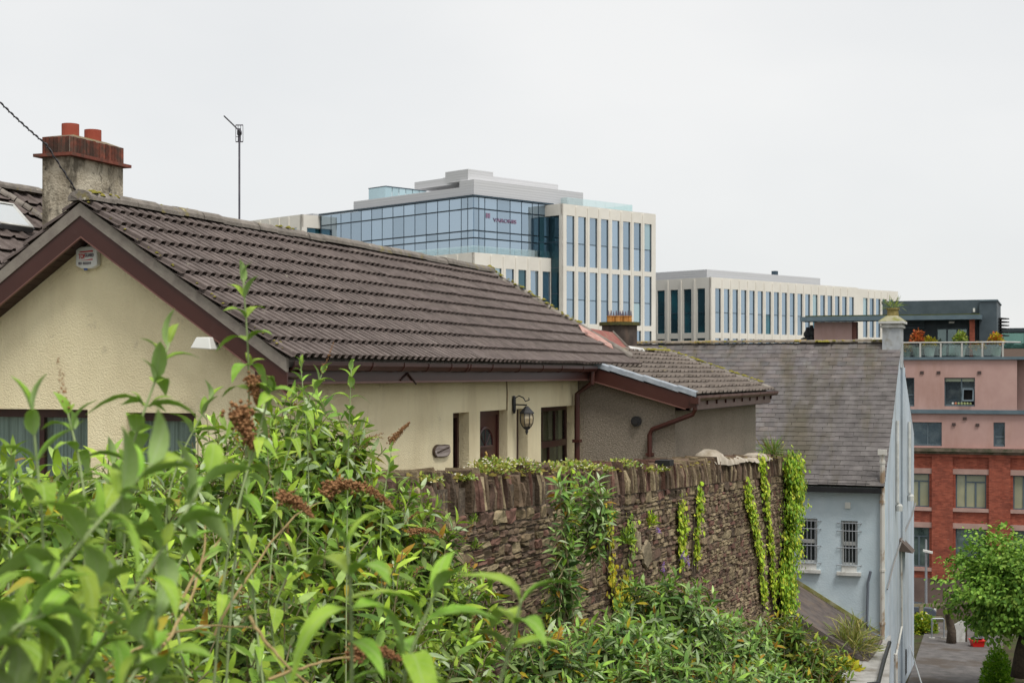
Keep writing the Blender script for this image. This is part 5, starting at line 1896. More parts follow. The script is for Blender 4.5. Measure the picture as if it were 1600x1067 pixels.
# right tower
t0 = C + eR * 13.6 - eL * 3.3
tR = Face(t0, eR, -eL)
tL = Face(t0, eL, -eR)
zt_ = zof(318, 207.1)
rows_t = [(15.05, 22.05), (7.1, 14.35), (-.7, 6.35), (-8.5, -1.4)]
precast(of, tR, 20.0, 8, rows_t, zt_, edge=.55, win=1.62)
tL.box(MB(), 0, 3.3, -.26, 0, 22.05, zt_).build('band', m_stonew, of)
tL.box(MB(), 0, .55, -.26, -.001, GB_, 22.049).build('pier', m_stonew, of)
MBc = MB()
tR.box(MBc, .3, 19.8, -20, -.27, GB_, zt_ - .3)
MBc.build('tower_core', m_ofr, of)
for k in range(10):
    tL.box(MB(), .6, 3.5, -.4, -.3, 22.0 - (k + 1) * 3.6 + .1, 22.0 - k * 3.6 - .05).build('glass_panel', m_ogl_d, of)
    MBc = MB()
    fR.box(MBc, 12.4, 13.3, .05, .15, 22.0 - (k + 1) * 3.6 + .1, 22.0 - k * 3.6 - .05)
    MBc.build('glass_panel', m_ogl_d, of)
# glass balustrade round the tower roof
for k in range(7):
    tR.box(MB(), 4.2 + k * 2.0, 6.15 + k * 2.0, -3.0, -2.95, zt_ + .02, zt_ + 1.45).build('balustrade_panel', m_bal, of)
for k in range(5):
    q_ = Face(t0 + eR * 18.2 + eL * 3.0, eL, -eR)
    q_.box(MB(), k * 2.0, 1.95 + k * 2.0, 0, .05, zt_ + .02, zt_ + 1.45).build('balustrade_panel', m_bal, of)
    q_ = Face(t0 + eR * 4.2 + eL * 3.0, eL, -eR)
    q_.box(MB(), k * 2.0, 1.95 + k * 2.0, 0, .05, zt_ + .02, zt_ + 1.45).build('balustrade_panel', m_bal, of)
# left tower
l0 = dep(472, 585, 222.0)
l0[2] = 0
lR = Face(l0, eR, -eL)
lL = Face(l0, eL, -eR)
zl_ = zof(335, 222)
rows_l = [(zl_ - 9, zl_ - 1.9), (zl_ - 17, zl_ - 9.7)]
precast(of, lL, 24.0, 9, rows_l, zl_, edge=.9, win=1.5)
lR.box(MB(), 0, 4.2, -.55, 0, zl_ - 1.9, zl_).build('band', m_stonew, of)
lR.box(MB(), 0, .9, -.55, -.001, GB_, zl_ - 1.901).build('pier', m_stonew, of)
for k in range(4):
    lR.box(MB(), 1.0, 4.0, -.4, -.3, zl_ - 1.9 - (k + 1) * 3.6, zl_ - 1.95 - k * 3.6).build('glass_panel', m_ogl_d, of)
MBc = MB()
lR.box(MBc, .3, 4.0, -23.5, -.45, GB_, zl_ - .3)
MBc.build('wing_core', m_ofr, of)
MBc = MB()
lL.box(MBc, 4, 20, -9, -5, zl_ - .3, zl_ + .8)
MBc.build('roof_box', m_metal, of)
# roof plant
zA = z_g[0] + .23
r1 = Face(C + eR * .9 + eL * .9, eR, -eL)
b = MB()
r1.box(b, 0, 21.5, -2.9, 0, zA, zof(280, 201))
r1.box(b, .02, 21.4, -26.0, -2.901, zA, zof(280, 201) - .85)
b.build('plant_screen', m_metal, of)
z1_ = zof(280, 201)
b = MB()
r1.box(b, 2.0, 19.0, -8.5, -2.6, z1_ + .001, zof(272.3, 205))
b.build('plant_screen', m_metal, of)
b = MB()
r1.box(b, .2, 4.9, -6.0, -1.4, z1_ + .002, zof(263.5, 202))
b.build('plant_box', m_metal, of)
b = MB()
r1.box(b, 1.5, 6.0, -9.2, -6.01, z1_ + .002, zof(276, 206))
b.build('plant_box', m_metal, of)
b = MB()
r1.box(b, 1.5, 6.0, -14.0, -9.21, z1_ + .002, z1_ + 1.0)
b.build('plant_box', m_metal, of)
lan = Face(dep(602, 585, 222), (eR * .9 + eL * .02) / np.linalg.norm(eR * .9 + eL * .02), -eL)
zl0, zl1 = zof(312, 222), zof(290.5, 222)
b = MB()
lan.box(b, 0, 8.2, -4, .1, zl1 - .15, zl1)
lan.box(MB(), 0, .05, -3.9, 0, zl0 - 2, zl1 - .16).build('lantern_panel', m_ogl_c, of)
b.build('lantern_roof', m_ofr, of)
for k in range(6):
    lan.box(MB(), k * 1.35 + .05, k * 1.35 + 1.3, -.05, 0, zl0 - 2, zl1 - .16).build('lantern_panel', m_ogl_c, of)
b = MB()
lan.box(b, .1, 8, -3.8, -.3, zl0 - 2, zl0 - .6)
b.build('lantern_base', m_metal, of)

# second block
D = dep(1110, 585, 240.0)
D[2] = 0
ob = thing('pale_office_block', 'long pale stone office block with tall narrow windows right of the glass corner', 'building', (D[0], D[1], GB_))
oR = Face(D, eR, -eL)
oL = Face(D, eL, -eR)
zo = zof(433, 240)
rows_o = [(zo - 8.85, zo - 1.75), (zo - 16.2, zo - 9.75)]
precast(ob, oR, 42.6, 18, [rows_o[0], rows_o[1]], zo, edge=.85, win=1.5)
f3 = Face(D + eR * 42.6, eR, -eL)
precast(ob, Face(D + eR * 42.61, eR, -eL), 13.5, 5, rows_o, zo - .15, edge=1.4, win=1.5)
precast(ob, oL, 15.0, 5, rows_o, zo, edge=.5, win=1.6, glass=m_ogl_d)
MBc = MB()
oR.box(MBc, .5, 42, -14.5, -.27, GB_, zo - .3)
oR.box(MBc, 42.5, 55, -14.5, -.27, GB_, zo - .5)
MBc.build('core', m_ofr, ob)
b = MB()
oR.box(b, 1.0, 33.0, -13, -1.5, zo - .29, zo + 1.35)
b.build('roof_screen', m_metal, ob)
oR.box(MB(), 20.6, 21.4, -3, -2.2, zo + 1.36, zo + 2.1).build('roof_fan', m_ofr, ob)

# glass building at the right edge
E0 = dep(1562, 585, 150.0)
E0[2] = 0
ge = thing('green_glass_office', 'low green glass office at the far edge beyond the penthouse', 'building', (E0[0], E0[1], GB_))
eX = Face(E0, np.array([1.0, 0, 0]), np.array([0, -1.0, 0]))
zz_ = zof(513, 150)
eX.box(MB(), 0, 40, -12, -.1, GB_, zz_ - .4).build('core', m_dark, ge)
eX.box(MB(), -.3, 40, -.5, .4, zz_ - .4, zz_).build('roof_edge', m_char, ge)
m_gg = glass_mat('green_office_glass', (.04, .10, .085), (.35, .62, .55), .4, .04, .3, interior=(.1, .2, .16), iscale=.4)
for j in range(4):
    z1_ = zz_ - .5 - j * 2.9
    for k in range(8):
        eX.box(MB(), k * 2.4 + .05, k * 2.4 + 2.3, -.05, 0, z1_ - 1.5, z1_).build('glass_panel', m_gg, ge)
    eX.box(MB(), 0, 40, -.05, .1, z1_ - 2.35, z1_ - 1.55).build('spandrel', mat('spandrel_brown', (.22, .16, .13), rough=.8) if 'spandrel_brown' not in MATS else MATS['spandrel_brown'], ge)

# ------------------------------------------------------------------ street furniture at the bottom of the lane
lp = thing('street_lamp', 'grey steel street lamp in front of the brick building', 'street lamp', (*dep(1447, 860, 72)[:2], -12.6))
q = dep(1447, 862, 72)
MB().tube([(q[0], q[1], -12.6), (q[0], q[1], -11.4), (q[0], q[1], q[2] + .6)], [.09, .07, .05], 8).build('post', m_galv, lp)
MB().tube([(q[0], q[1], q[2] + .0), (q[0] + .1, q[1] - .2, q[2] + .02)], .04, 6).build('arm', m_galv, lp)
MB().prism([(q[0] - .12, q[1] - .3, q[2] + .04), (q[0] + .32, q[1] - .3, q[2] - .04), (q[0] + .32, q[1] - .3, q[2] + .05), (q[0] - .12, q[1] - .3, q[2] + .14)], (0, .2, 0)).build('lamp_head', m_white, lp)

# timber post and rail fence at the end of the lane
m_tim = mat('weathered_timber', (.20, .17, .11), (.29, .25, .17), scale=8, stretch=(.3, 1, 3), rough=.9)
FYc = 57.0
fence = thing('timber_fence', 'weathered post and rail timber fence at the foot of the lane', 'fence', (*dep(1455, 990, FYc)[:2], -9.4))
fa, fb = dep(1405, 950, FYc), dep(1478, 947, FYc)
for dv in (948, 968, 990):
    a, c = dep(1400, dv, FYc), dep(1477, dv - 1, FYc)
    MB().prism([tuple(a), tuple(c), tuple(c + UV * .11), tuple(a + UV * .11)], tuple(FV * .05)).build('rail', m_tim, fence)
for u_ in (1432, 1472):
    a = dep(u_, 1000, FYc)
    c = dep(u_ + 4, 946, FYc)
    MB().prism([tuple(a), tuple(a + RV * .14), tuple(c + RV * .14), tuple(c)], tuple(FV * -.1)).build('post', m_tim, fence)
# galvanised hoop barrier
hp_ = thing('hoop_barrier', 'galvanised steel hoop barrier standing on the lane', 'barrier', dep(1465, 1001, 53))
a, c = dep(1456, 1000, 53), dep(1475, 1001, 53)
ta, tc = dep(1456, 966, 53), dep(1475, 966, 53)
MB().tube([a, ta - UV * .05, ta + RV * .03, tc - RV * .03, tc - UV * .05, c], .028, 8).build('hoop', m_galv, hp_)
for q in (a, c):
    MB().box(q[0] - .1, q[0] + .1, q[1] - .1, q[1] + .1, gz(0, q[1]) + .04, gz(0, q[1]) + .075).build('base_plate', m_conc, hp_)
# white board
wb = thing('white_board', 'leaning whitewashed board beside the dark tree trunk', 'board', dep(1501, 1003, 51.5))
pts = [dep(u_, v_, 52.2) for u_, v_ in ((1492, 1005), (1508, 1006), (1509, 971), (1502, 969), (1491, 976))]
MB().prism(pts, FV * .06).build('panel', m_offwhite, wb)
MB().tube([dep(1509.5, 1008, 52.3), dep(1510, 972, 52.3)], .035, 5).build('stake', m_bark, wb)
# red bin
rb = thing('red_crate', 'bright red plastic crate with a black bag at the edge of the lane', 'crate', dep(1527, 1009, 50))
cn_ = on(1527, 1009, 'Z', gz(0, 54) + .056)
wx, wz = .22, .2
A = [(-wx * .8, -.16, 0), (wx * .8, -.16, 0), (wx * .8, .16, 0), (-wx * .8, .16, 0), (-wx, -.2, wz), (wx, -.2, wz), (wx, .2, wz), (-wx, .2, wz)]
m_redp = mat('red_plastic', (.62, .02, .015), rough=.4)
MB().add([tuple(cn_ + RV * a + FV * q + UV * z) for a, q, z in A], [(0, 3, 2, 1), (0, 1, 5, 4), (1, 2, 6, 5), (2, 3, 7, 6), (3, 0, 4, 7)]).build('tub', m_redp, rb)
MB().add([tuple(cn_ + RV * a * 1.12 + FV * q * 1.12 + UV * z) for a, q, z in [(-wx, -.2, wz), (wx, -.2, wz), (wx, .2, wz), (-wx, .2, wz), (-wx, -.2, wz + .03), (wx, -.2, wz + .03), (wx, .2, wz + .03), (-wx, .2, wz + .03)]],
         [(0, 3, 2, 1), (4, 5, 6, 7), (0, 1, 5, 4), (1, 2, 6, 5), (2, 3, 7, 6), (3, 0, 4, 7)]).build('rim', m_redp, rb)
rgk = random.Random(2)
bb = MB().lathe(cn_[0], cn_[1], [(.14, cn_[2] + wz + .03), (.19, cn_[2] + wz + .09), (.13, cn_[2] + wz + .17), (.04, cn_[2] + wz + .2)], 9)
bb.xf(lambda x, y, z: (x + rgk.uniform(-.03, .03), y + rgk.uniform(-.03, .03), z)).build('bag', m_black, rb)
# parked car (only its roof and screen show past the blue gable)
car = thing('parked_car', 'dark grey car parked on the street past the blue gable', 'car', (*dep(1385, 950, 70)[:2], gz(0, 68) + .06))
o0 = dep(1384, 950, 70)
zc_ = o0[2] - .62
m_carp = mat('grey_car_paint', (.06, .075, .095), (.07, .085, .105), rough=.25, spec=.6, coat=.6)
m_carg = glass_mat('car_glass', (.03, .04, .05), (.6, .68, .75), .45, .03, .02)
prof_b = [(-2.1, .25), (2.1, .25), (2.15, .6), (1.95, .78), (1.15, .86), (-1.75, .92), (-2.1, .85), (-2.15, .5)]
prof_g = [(1.1, .86), (.45, 1.36), (-1.1, 1.4), (-1.75, .92)]
cf = lambda a, w, z: tuple(np.array([o0[0], o0[1], zc_]) + RV * a + FV * w + UV * z)
MB().prism([cf(a, -.85, z) for a, z in prof_b], FV * 1.7).build('body', m_carp, car, bevel=.06)
MB().prism([cf(a, -.7, z) for a, z in prof_g], FV * 1.4).build('glasshouse', m_carg, car, bevel=.05)
MB().prism([cf(a, -.68, z) for a, z in [(.45, 1.37), (.35, 1.42), (-1.05, 1.46), (-1.15, 1.41)]], FV * 1.36).build('roof', m_carp, car)
m_tyre = mat('tyre', (.02, .02, .02), rough=.9)
for a_ in (-1.35, 1.3):
    for w_ in (-.86, .68):
        ty = MB().tube([cf(a_, w_, .31), cf(a_, w_ + .18, .31)], .31, 16).build('wheel', m_tyre, car)
        MB().tube([cf(a_, w_ - .005, .31), cf(a_, w_, .31)], .2, 12).build('rim', m_galv, ty)
for w_ in (-.7, .5):
    MB().box(*[v for v in (cf(2.1, w_, .6)[0] - .05, cf(2.1, w_, .6)[0] + .05, cf(2.1, w_, .6)[1] - .05, cf(2.1, w_, .6)[1] + .15, zc_ + .58, zc_ + .7)]).build('headlight', m_white, car)
# guy line across the lane
gl0, gl1 = dep(1422, 1008, 46), dep(1440, 1067, 39)
MB_ = MB().tube([gl0, (gl0 + gl1) / 2 - UV * .02, gl1 - (gl0 - gl1) * .5], .018, 5)
tag(MB_.build('guy_line', mat('pale_rope', (.4, .42, .42), rough=.7)), 'pale cable running down beside the blue gable to the lane', 'cable')

# ------------------------------------------------------------------ foliage
m_leaf = mat('shrub_leaf', (.85, .85, .8), (1.25, 1.25, 1.15), scale=14, rough=.6, spec=.14, tint=True, translucent=.22)
m_ivy = mat('ivy_leaf', (.9, .9, .85), (1.25, 1.25, 1.15), scale=16, rough=.5, spec=.2, tint=True, translucent=.2)
m_stem = mat('shrub_stem', (.20, .17, .09), (.30, .25, .14), scale=20, rough=.85)
m_dry = mat('dry_cane', (.30, .21, .09), (.42, .31, .14), scale=10, rough=.8)
m_spike = mat('dead_flower_spike', (.20, .095, .045), (.38, .21, .10), scale=60, rough=1, spec=.05)
m_twig = mat('trunk_bark', (.06, .045, .035), (.11, .085, .06), scale=14, rough=.95, bump=.6, bscale=30)
m_leaf_top = mat('buddleia_leaf_upper', (.26, .43, .05), (.38, .55, .085), scale=25, rough=.6, spec=.12, rnd=.2, hue=.02, translucent=.32, bump=.25, bscale=120, bdist=.002)
m_leaf_bot = mat('buddleia_leaf_underside', (.36, .52, .17), (.45, .60, .24), scale=25, rough=.8, spec=.15, rnd=.12, translucent=.2)
m_leaf_yel = mat('yellowing_leaf', (.42, .33, .03), (.30, .34, .05), scale=18, rough=.5, rnd=.15, translucent=.25)
m_shoot = mat('downy_shoot', (.24, .31, .13), (.32, .38, .19), scale=30, rough=.9, spec=.1)



def veins(m, col, amt=.55):
    nt = m.node_tree
    N, L = nt.nodes, nt.links
    bs = N['Principled BSDF']
    src = bs.inputs['Base Color'].links[0].from_socket
    dst = [l.to_socket for l in src.links]
    tc = N.new('ShaderNodeTexCoord')
    sp_ = N.new('ShaderNodeSeparateXYZ')
    L.new(tc.outputs['Object'], sp_.inputs[0])
    ab = N.new('ShaderNodeMath')
    ab.operation = 'ABSOLUTE'
    L.new(sp_.outputs['X'], ab.inputs[0])
    # side veins: stripes in (y - 0.9|x|)
    mu = N.new('ShaderNodeMath')
    mu.operation = 'MULTIPLY_ADD'
    mu.inputs[1].default_value = -.9
    L.new(ab.outputs[0], mu.inputs[0])
    L.new(sp_.outputs['Y'], mu.inputs[2])
    si = N.new('ShaderNodeMath')
    si.operation = 'MULTIPLY'
    si.inputs[1].default_value = 62.0
    L.new(mu.outputs[0], si.inputs[0])
    sn = N.new('ShaderNodeMath')
    sn.operation = 'SINE'
    L.new(si.outputs[0], sn.inputs[0])
    pw_ = N.new('ShaderNodeMapRange')
    pw_.inputs[1].default_value = .72
    pw_.inputs[2].default_value = 1.0
    pw_.inputs[4].default_value = amt * .45
    L.new(sn.outputs[0], pw_.inputs[0])
    mr_ = N.new('ShaderNodeMapRange')
    mr_.inputs[1].default_value = .006
    mr_.inputs[2].default_value = .02
    mr_.inputs[3].default_value = amt
    mr_.inputs[4].default_value = 0
    L.new(ab.outputs[0], mr_.inputs[0])
    mx_ = N.new('ShaderNodeMath')
    mx_.operation = 'MAXIMUM'
    L.new(mr_.outputs[0], mx_.inputs[0])
    L.new(pw_.outputs[0], mx_.inputs[1])
    mc = N.new('ShaderNodeMixRGB')
    mc.inputs[2].default_value = rgb(col)
    L.new(mx_.outputs[0], mc.inputs[0])
    L.new(src, mc.inputs[1])
    for d_ in dst:
        L.new(mc.outputs[0], d_)


veins(m_leaf_top, (.42, .55, .2))
veins(m_leaf_bot, (.5, .6, .36))

GREENS = np.array([(.20, .31, .035), (.26, .37, .045), (.13, .225, .035), (.32, .43, .065), (.18, .29, .065), (.29, .40, .14), (.085, .165, .035)])
SILVER = np.array([(.42, .50, .33), (.34, .44, .26)])
YELLOW = np.array([(.40, .32, .03), (.35, .20, .03)])


def leaf_tpl(ratio=.28, droop=.25, fold=.25, ns=3):
    """lanceolate leaf along +y, upper side +z"""
    ts = np.linspace(0, 1, ns + 2)
    prof = lambda t: np.sin(np.pi * t ** .8) ** .85
    V = [(0, 0, 0)]
    for t in ts[1:-1]:
        w = ratio * .5 * prof(t)
        z = -droop * t * t
        V += [(-w, t, z + fold * w), (0, t, z), (w, t, z + fold * w)]
    V.append((0, 1, -droop))
    n = len(V)
    tri = [(0, 2, 1), (0, 3, 2)]
    quad = []
    for i in range(ns - 1):
        a = 1 + 3 * i
        quad += [(a, a + 1, a + 4, a + 3), (a + 1, a + 2, a + 5, a + 4)]
    a = 1 + 3 * (ns - 1)
    tri += [(a, a + 1, n - 1), (a + 1, a + 2, n - 1)]
    return np.array(V, float), np.array(quad, int).reshape(-1, 4), np.array(tri, int)


def unit(v):
    return v / (np.linalg.norm(v, axis=-1, keepdims=True) + 1e-9)


def scatter(P, D, Nr, Ls, tpl, tint, var=None):
    """P, D, Nr (k,3), Ls (k,), tint (k,3) -> V, quads, tris, vertex tints"""
    T, Q, R = tpl
    S = np.cross(D, Nr)
    V = P[:, None, :] + Ls[:, None, None] * (T[None, :, 0:1] * S[:, None, :] + T[None, :, 1:2] * D[:, None, :] + T[None, :, 2:3] * Nr[:, None, :])
    k, n = len(P), len(T)
    off = (np.arange(k) * n)[:, None, None]
    return V.reshape(-1, 3), (Q[None] + off).reshape(-1, 4), (R[None] + off).reshape(-1, 3), np.repeat(tint, n, axis=0)


TPLS = [leaf_tpl(.26, .15, .3), leaf_tpl(.3, .35, .2), leaf_tpl(.24, .5, .3)]
GRASS = [leaf_tpl(.05, .35, .2), leaf_tpl(.06, .6, .2), leaf_tpl(.045, .15, .2)]
BROAD = [leaf_tpl(.62, .2, .2, 2), leaf_tpl(.7, .35, .15, 2)]
ROUND = [leaf_tpl(.85, .15, .1, 2), leaf_tpl(1.0, .3, -.1, 2), leaf_tpl(.7, .4, .2, 2)]


def stuff_mesh(name, leaves, tpls, m, parent, rng):
    P, D, N_, L_, T_ = [np.array(a) for a in leaves]
    D = unit(D)
    N_ = unit(N_ - D * np.sum(N_ * D, -1, keepdims=True))
    pick = rng.integers(0, len(tpls), len(P))
    out = [[], [], [], []]
    base = 0
    for i, t in enumerate(tpls):
        s = pick == i
        if not s.any():
            continue
        V, Q, R, C_ = scatter(P[s], D[s], N_[s], L_[s], t, T_[s])
        out[0].append(V)
        out[1].append(Q + base)
        out[2].append(R + base)
        out[3].append(C_)
        base += len(V)
    me = np_mesh(name, np.concatenate(out[0]), np.concatenate(out[1]), np.concatenate(out[2]), m, np.concatenate(out[3]))
    o = link(name, me, parent)
    o['kind'] = 'stuff'
    return o


def shoot_leaves(base, d, length, pairs, leafL, rng, acc, palette, silver=.06, yellow=.02, bend=.15, first=.1):
    """adds opposite leaf pairs along a shoot; returns the stem line"""
    d = unit(np.array(d, float))
    side = unit(np.cross(d, rng.normal(size=3)))
    pts = []
    phi0 = rng.random() * 6.28
    for i in range(pairs + 1):
        t = i / pairs
        p = base + d * length * t + side * bend * length * t * t
        pts.append(p)
    tone = rng.uniform(.5, 1.3)
    for i in range(pairs):
        t = first + (1 - first) * (i + .5) / pairs
        p = base + d * length * t + side * bend * length * t * t
        sd = unit(d + side * 2 * bend * t)
        a = unit(np.cross(sd, [0.3, .5, .81]))
        b_ = np.cross(sd, a)
        ph = phi0 + i * math.pi / 2
        ang = math.radians(98 - 76 * t ** 2.2) + rng.normal() * .14
        ll = leafL * (.45 + .85 * math.sin(math.pi * (.18 + .75 * (1 - t)))) * rng.uniform(.85, 1.15)
        for s_ in (0, math.pi):
            rad = a * math.cos(ph + s_) + b_ * math.sin(ph + s_)
            ax = sd * math.cos(ang) + rad * math.sin(ang)
            nr = unit(sd - ax * (sd @ ax))
            r = rng.random()
            c = palette[rng.integers(len(palette))] * tone * rng.uniform(.85, 1.15)
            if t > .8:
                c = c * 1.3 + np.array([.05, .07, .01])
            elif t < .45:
                c = c * .8  # lower leaves tinted darker, shade inside the bush put into their colour
            if r < silver:
                c = SILVER[rng.integers(2)]
            elif r < silver + yellow:
                c = YELLOW[rng.integers(2)]
            acc[0].append(p + rad * .004)
            acc[1].append(ax)
            acc[2].append(nr + rng.normal(size=3) * .12)
            acc[3].append(ll)
            acc[4].append(c)
    return pts


def spike_mb(b, p0, p1, sag, r, rng, n=150):
    p0, p1 = np.array(p0), np.array(p1)
    ax = p1 - p0
    for i in range(n):
        t = rng.random()
        c = p0 + ax * t + UV * (sag * 4 * t * (1 - t)) + rng.normal(size=3) * r * .5 * (1 - .75 * t)
        s = r * rng.uniform(.12, .28) * (1.1 - .5 * t)
        vs = [c + np.array(q) * s for q in ((1, 0, 0), (-1, 0, 0), (0, 1, 0), (0, -1, 0), (0, 0, 1), (0, 0, -1))]
        b.add(vs, [(0, 2, 4), (2, 1, 4), (1, 3, 4), (3, 0, 4), (2, 0, 5), (1, 2, 5), (3, 1, 5), (0, 3, 5)])
    return b


def shrub(label, cen, rx, ry, rz, ns, leafL, seed, root_z, palette=GREENS, silver=.06, yellow=.025, spikes=3, pairs=7, slen=.32, group=None, name='buddleia_bush', tpls=TPLS, out_w=.6, m=None, rooted=False):
    rng = np.random.default_rng(seed)
    cen = np.array(cen, float)
    th = thing(name, label, 'shrub', (cen[0], cen[1], root_z), group)
    acc = [[], [], [], [], []]
    stems = MB()
    spk = []
    if rooted:
        root_z = cen[2] - rz * .8
    root = np.array([cen[0] - (.1 if rooted else 0), cen[1], root_z])
    hubs = [cen + unit(rng.normal(size=3)) * np.array([rx, ry, rz]) * .45 for _ in range(9)]
    for h in hubs:
        mid = root + (h - root) * .55 + rng.normal(size=3) * .08
        stems.tube([root + rng.normal(size=3) * np.array([.06, .06, 0]), mid, h], [.02, .014, .008], 5)
    for i in range(ns):
        v = rng.normal(size=3)
        v = v / np.linalg.norm(v)
        rr = rng.random() ** .35
        e = v * np.array([rx, ry, rz]) * rr
        p = cen + e
        d = unit(v * out_w + np.array([0, 0, .75]) + rng.normal(size=3) * .32)
        ln = slen * rng.uniform(.6, 1.35)
        base = p - d * ln * .75
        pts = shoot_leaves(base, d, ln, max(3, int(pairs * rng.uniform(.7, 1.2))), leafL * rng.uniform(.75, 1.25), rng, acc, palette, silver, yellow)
        stems.tube([pts[0] - d * .15] + pts[::2] + [pts[-1]], [.004] + [.0035] * len(pts[::2]) + [.0015], 3, cap=False)
        if rng.random() < spikes / ns:
            spk.append((pts[-1], d))
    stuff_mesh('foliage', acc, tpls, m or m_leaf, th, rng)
    o = stems.build('stems', m_stem, th)
    o['kind'] = 'stuff'
    for p, d in spk:
        ln = rng.uniform(.10, .2)
        q = p + unit(d + rng.normal(size=3) * .5) * ln
        b = spike_mb(MB(), p, q, .02, .018, rng, 90)
        b.build('flower_spike', m_spike, th)
    return th


LEFT = [  # u, v, depth, rx, rz, shoots, leaf length, label
    (478, 780, 9.6, .50, .66, 300, .105, 'tall leafy bush rising against the lower corner of the cottage eave'),
    (345, 830, 8.6, .52, .60, 270, .10, 'leafy green bush below the floodlight in front of the gable'),
    (190, 870, 7.6, .52, .55, 230, .10, 'leafy bush in front of the small gable window'),
    (40, 900, 6.6, .50, .52, 200, .10, 'leafy bush under the wide gable window with striped curtains'),
    (600, 875, 9.8, .46, .50, 250, .10, 'bush with brown spikes spilling in front of the near end of the stone wall'),
    (690, 965, 10.4, .36, .40, 170, .095, 'low bush tip leaning right across the base of the stone wall'),
    (490, 985, 7.6, .58, .48, 260, .095, 'dense green bush below the eave bush, middle of the thicket'),
    (300, 1030, 6.0, .52, .42, 200, .09, 'bush with bare tan canes low in the thicket'),
    (90, 1075, 5.0, .5, .40, 150, .09, 'shaded bush at the bottom corner under the big downy leaves'),
    (630, 1085, 8.4, .62, .40, 220, .095, 'low scrub at the foot of the thicket below the wall'),
]
for i, (u, v, d, rx, rz, ns, ll, lab) in enumerate(LEFT):
    c = dep(u, v, d)
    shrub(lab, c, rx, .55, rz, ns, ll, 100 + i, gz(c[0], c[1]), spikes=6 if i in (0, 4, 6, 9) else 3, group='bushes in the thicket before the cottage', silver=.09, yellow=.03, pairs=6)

WALLG = np.array([(.13, .245, .06), (.17, .30, .07), (.085, .17, .055), (.22, .33, .12), (.20, .33, .06), (.26, .35, .16)])
RIGHT = [
    (880, 870, 14.9, .12, .80, 48, .12, 'tall thin shrub growing up the face of the stone wall'),
    (925, 805, 16.0, .19, .42, 46, .12, 'leafy shrub rooted high in the wall above the yellow ivy'),
    (1045, 990, 17.0, .70, .66, 330, .12, 'rounded bush with purple flowers against the middle of the stone wall'),
    (955, 1045, 14.2, .62, .50, 300, .12, 'bush with long silvery leaves at the foot of the stone wall'),
    (1140, 1035, 18.6, .66, .56, 300, .115, 'bush with reddish stems before the far half of the stone wall'),
    (1222, 1020, 21.5, .62, .56, 280, .11, 'yellowish green bush under the ivy at the wall end'),
    (1285, 1060, 23.5, .46, .48, 200, .11, 'autumn tinted bush beside the low felt roof'),
    (860, 1060, 12.6, .42, .40, 200, .11, 'small bush at the bottom of the wall near the yellow ivy'),
    (1080, 1085, 13.4, .75, .36, 260, .11, 'low scrub in front of the rounded bush'),
    (1200, 1095, 16.0, .75, .40, 240, .11, 'low scrub before the yellowish green bush'),
]
for i, (u, v, d, rx, rz, ns, ll, lab) in enumerate(RIGHT):
    c = dep(u, v, d)
    pal = WALLG if i not in (5, 6) else np.array([(.13, .20, .03), (.10, .18, .035), (.20, .22, .03), (.07, .15, .03)])
    shrub(lab, c, rx, .5 if i > 1 else .2, rz, ns, ll, 200 + i, gz(c[0], c[1]), palette=pal, spikes=4, group='bushes along the foot of the stone wall', rooted=(i == 1), silver=.10 if i in (1, 2, 3, 0) else .05,
          yellow=.03 if i < 5 else .09, pairs=6, slen=.36)


# purple blossoms of the rounded bush
def blossom(p, parent, rng):
    b = spike_mb(MB(), p, p + np.array([.02, .0, .12]) + rng.normal(size=3) * .03, .01, .03, rng, 60)
    b.build('blossom', MATS.get('purple_petals') or mat('purple_petals', (.26, .14, .48), (.40, .26, .62), scale=40, rough=.9), parent)


rng = np.random.default_rng(8)
rb_ = [o for o in bpy.data.objects if o.get('label', '').startswith('rounded bush with purple')][0]
for (u, v) in ((1031, 833), (1070, 878), (1076, 885), (1064, 873), (1036, 893)):
    blossom(on(u, v, 'X', SWX + .3), rb_, rng)

# ivy curtains on the wall face
LIME = np.array([(.36, .52, .04), (.45, .58, .055), (.26, .43, .04), (.52, .55, .06)])
YIVY = np.array([(.52, .48, .04), (.44, .46, .05), (.58, .45, .03), (.32, .40, .04)])


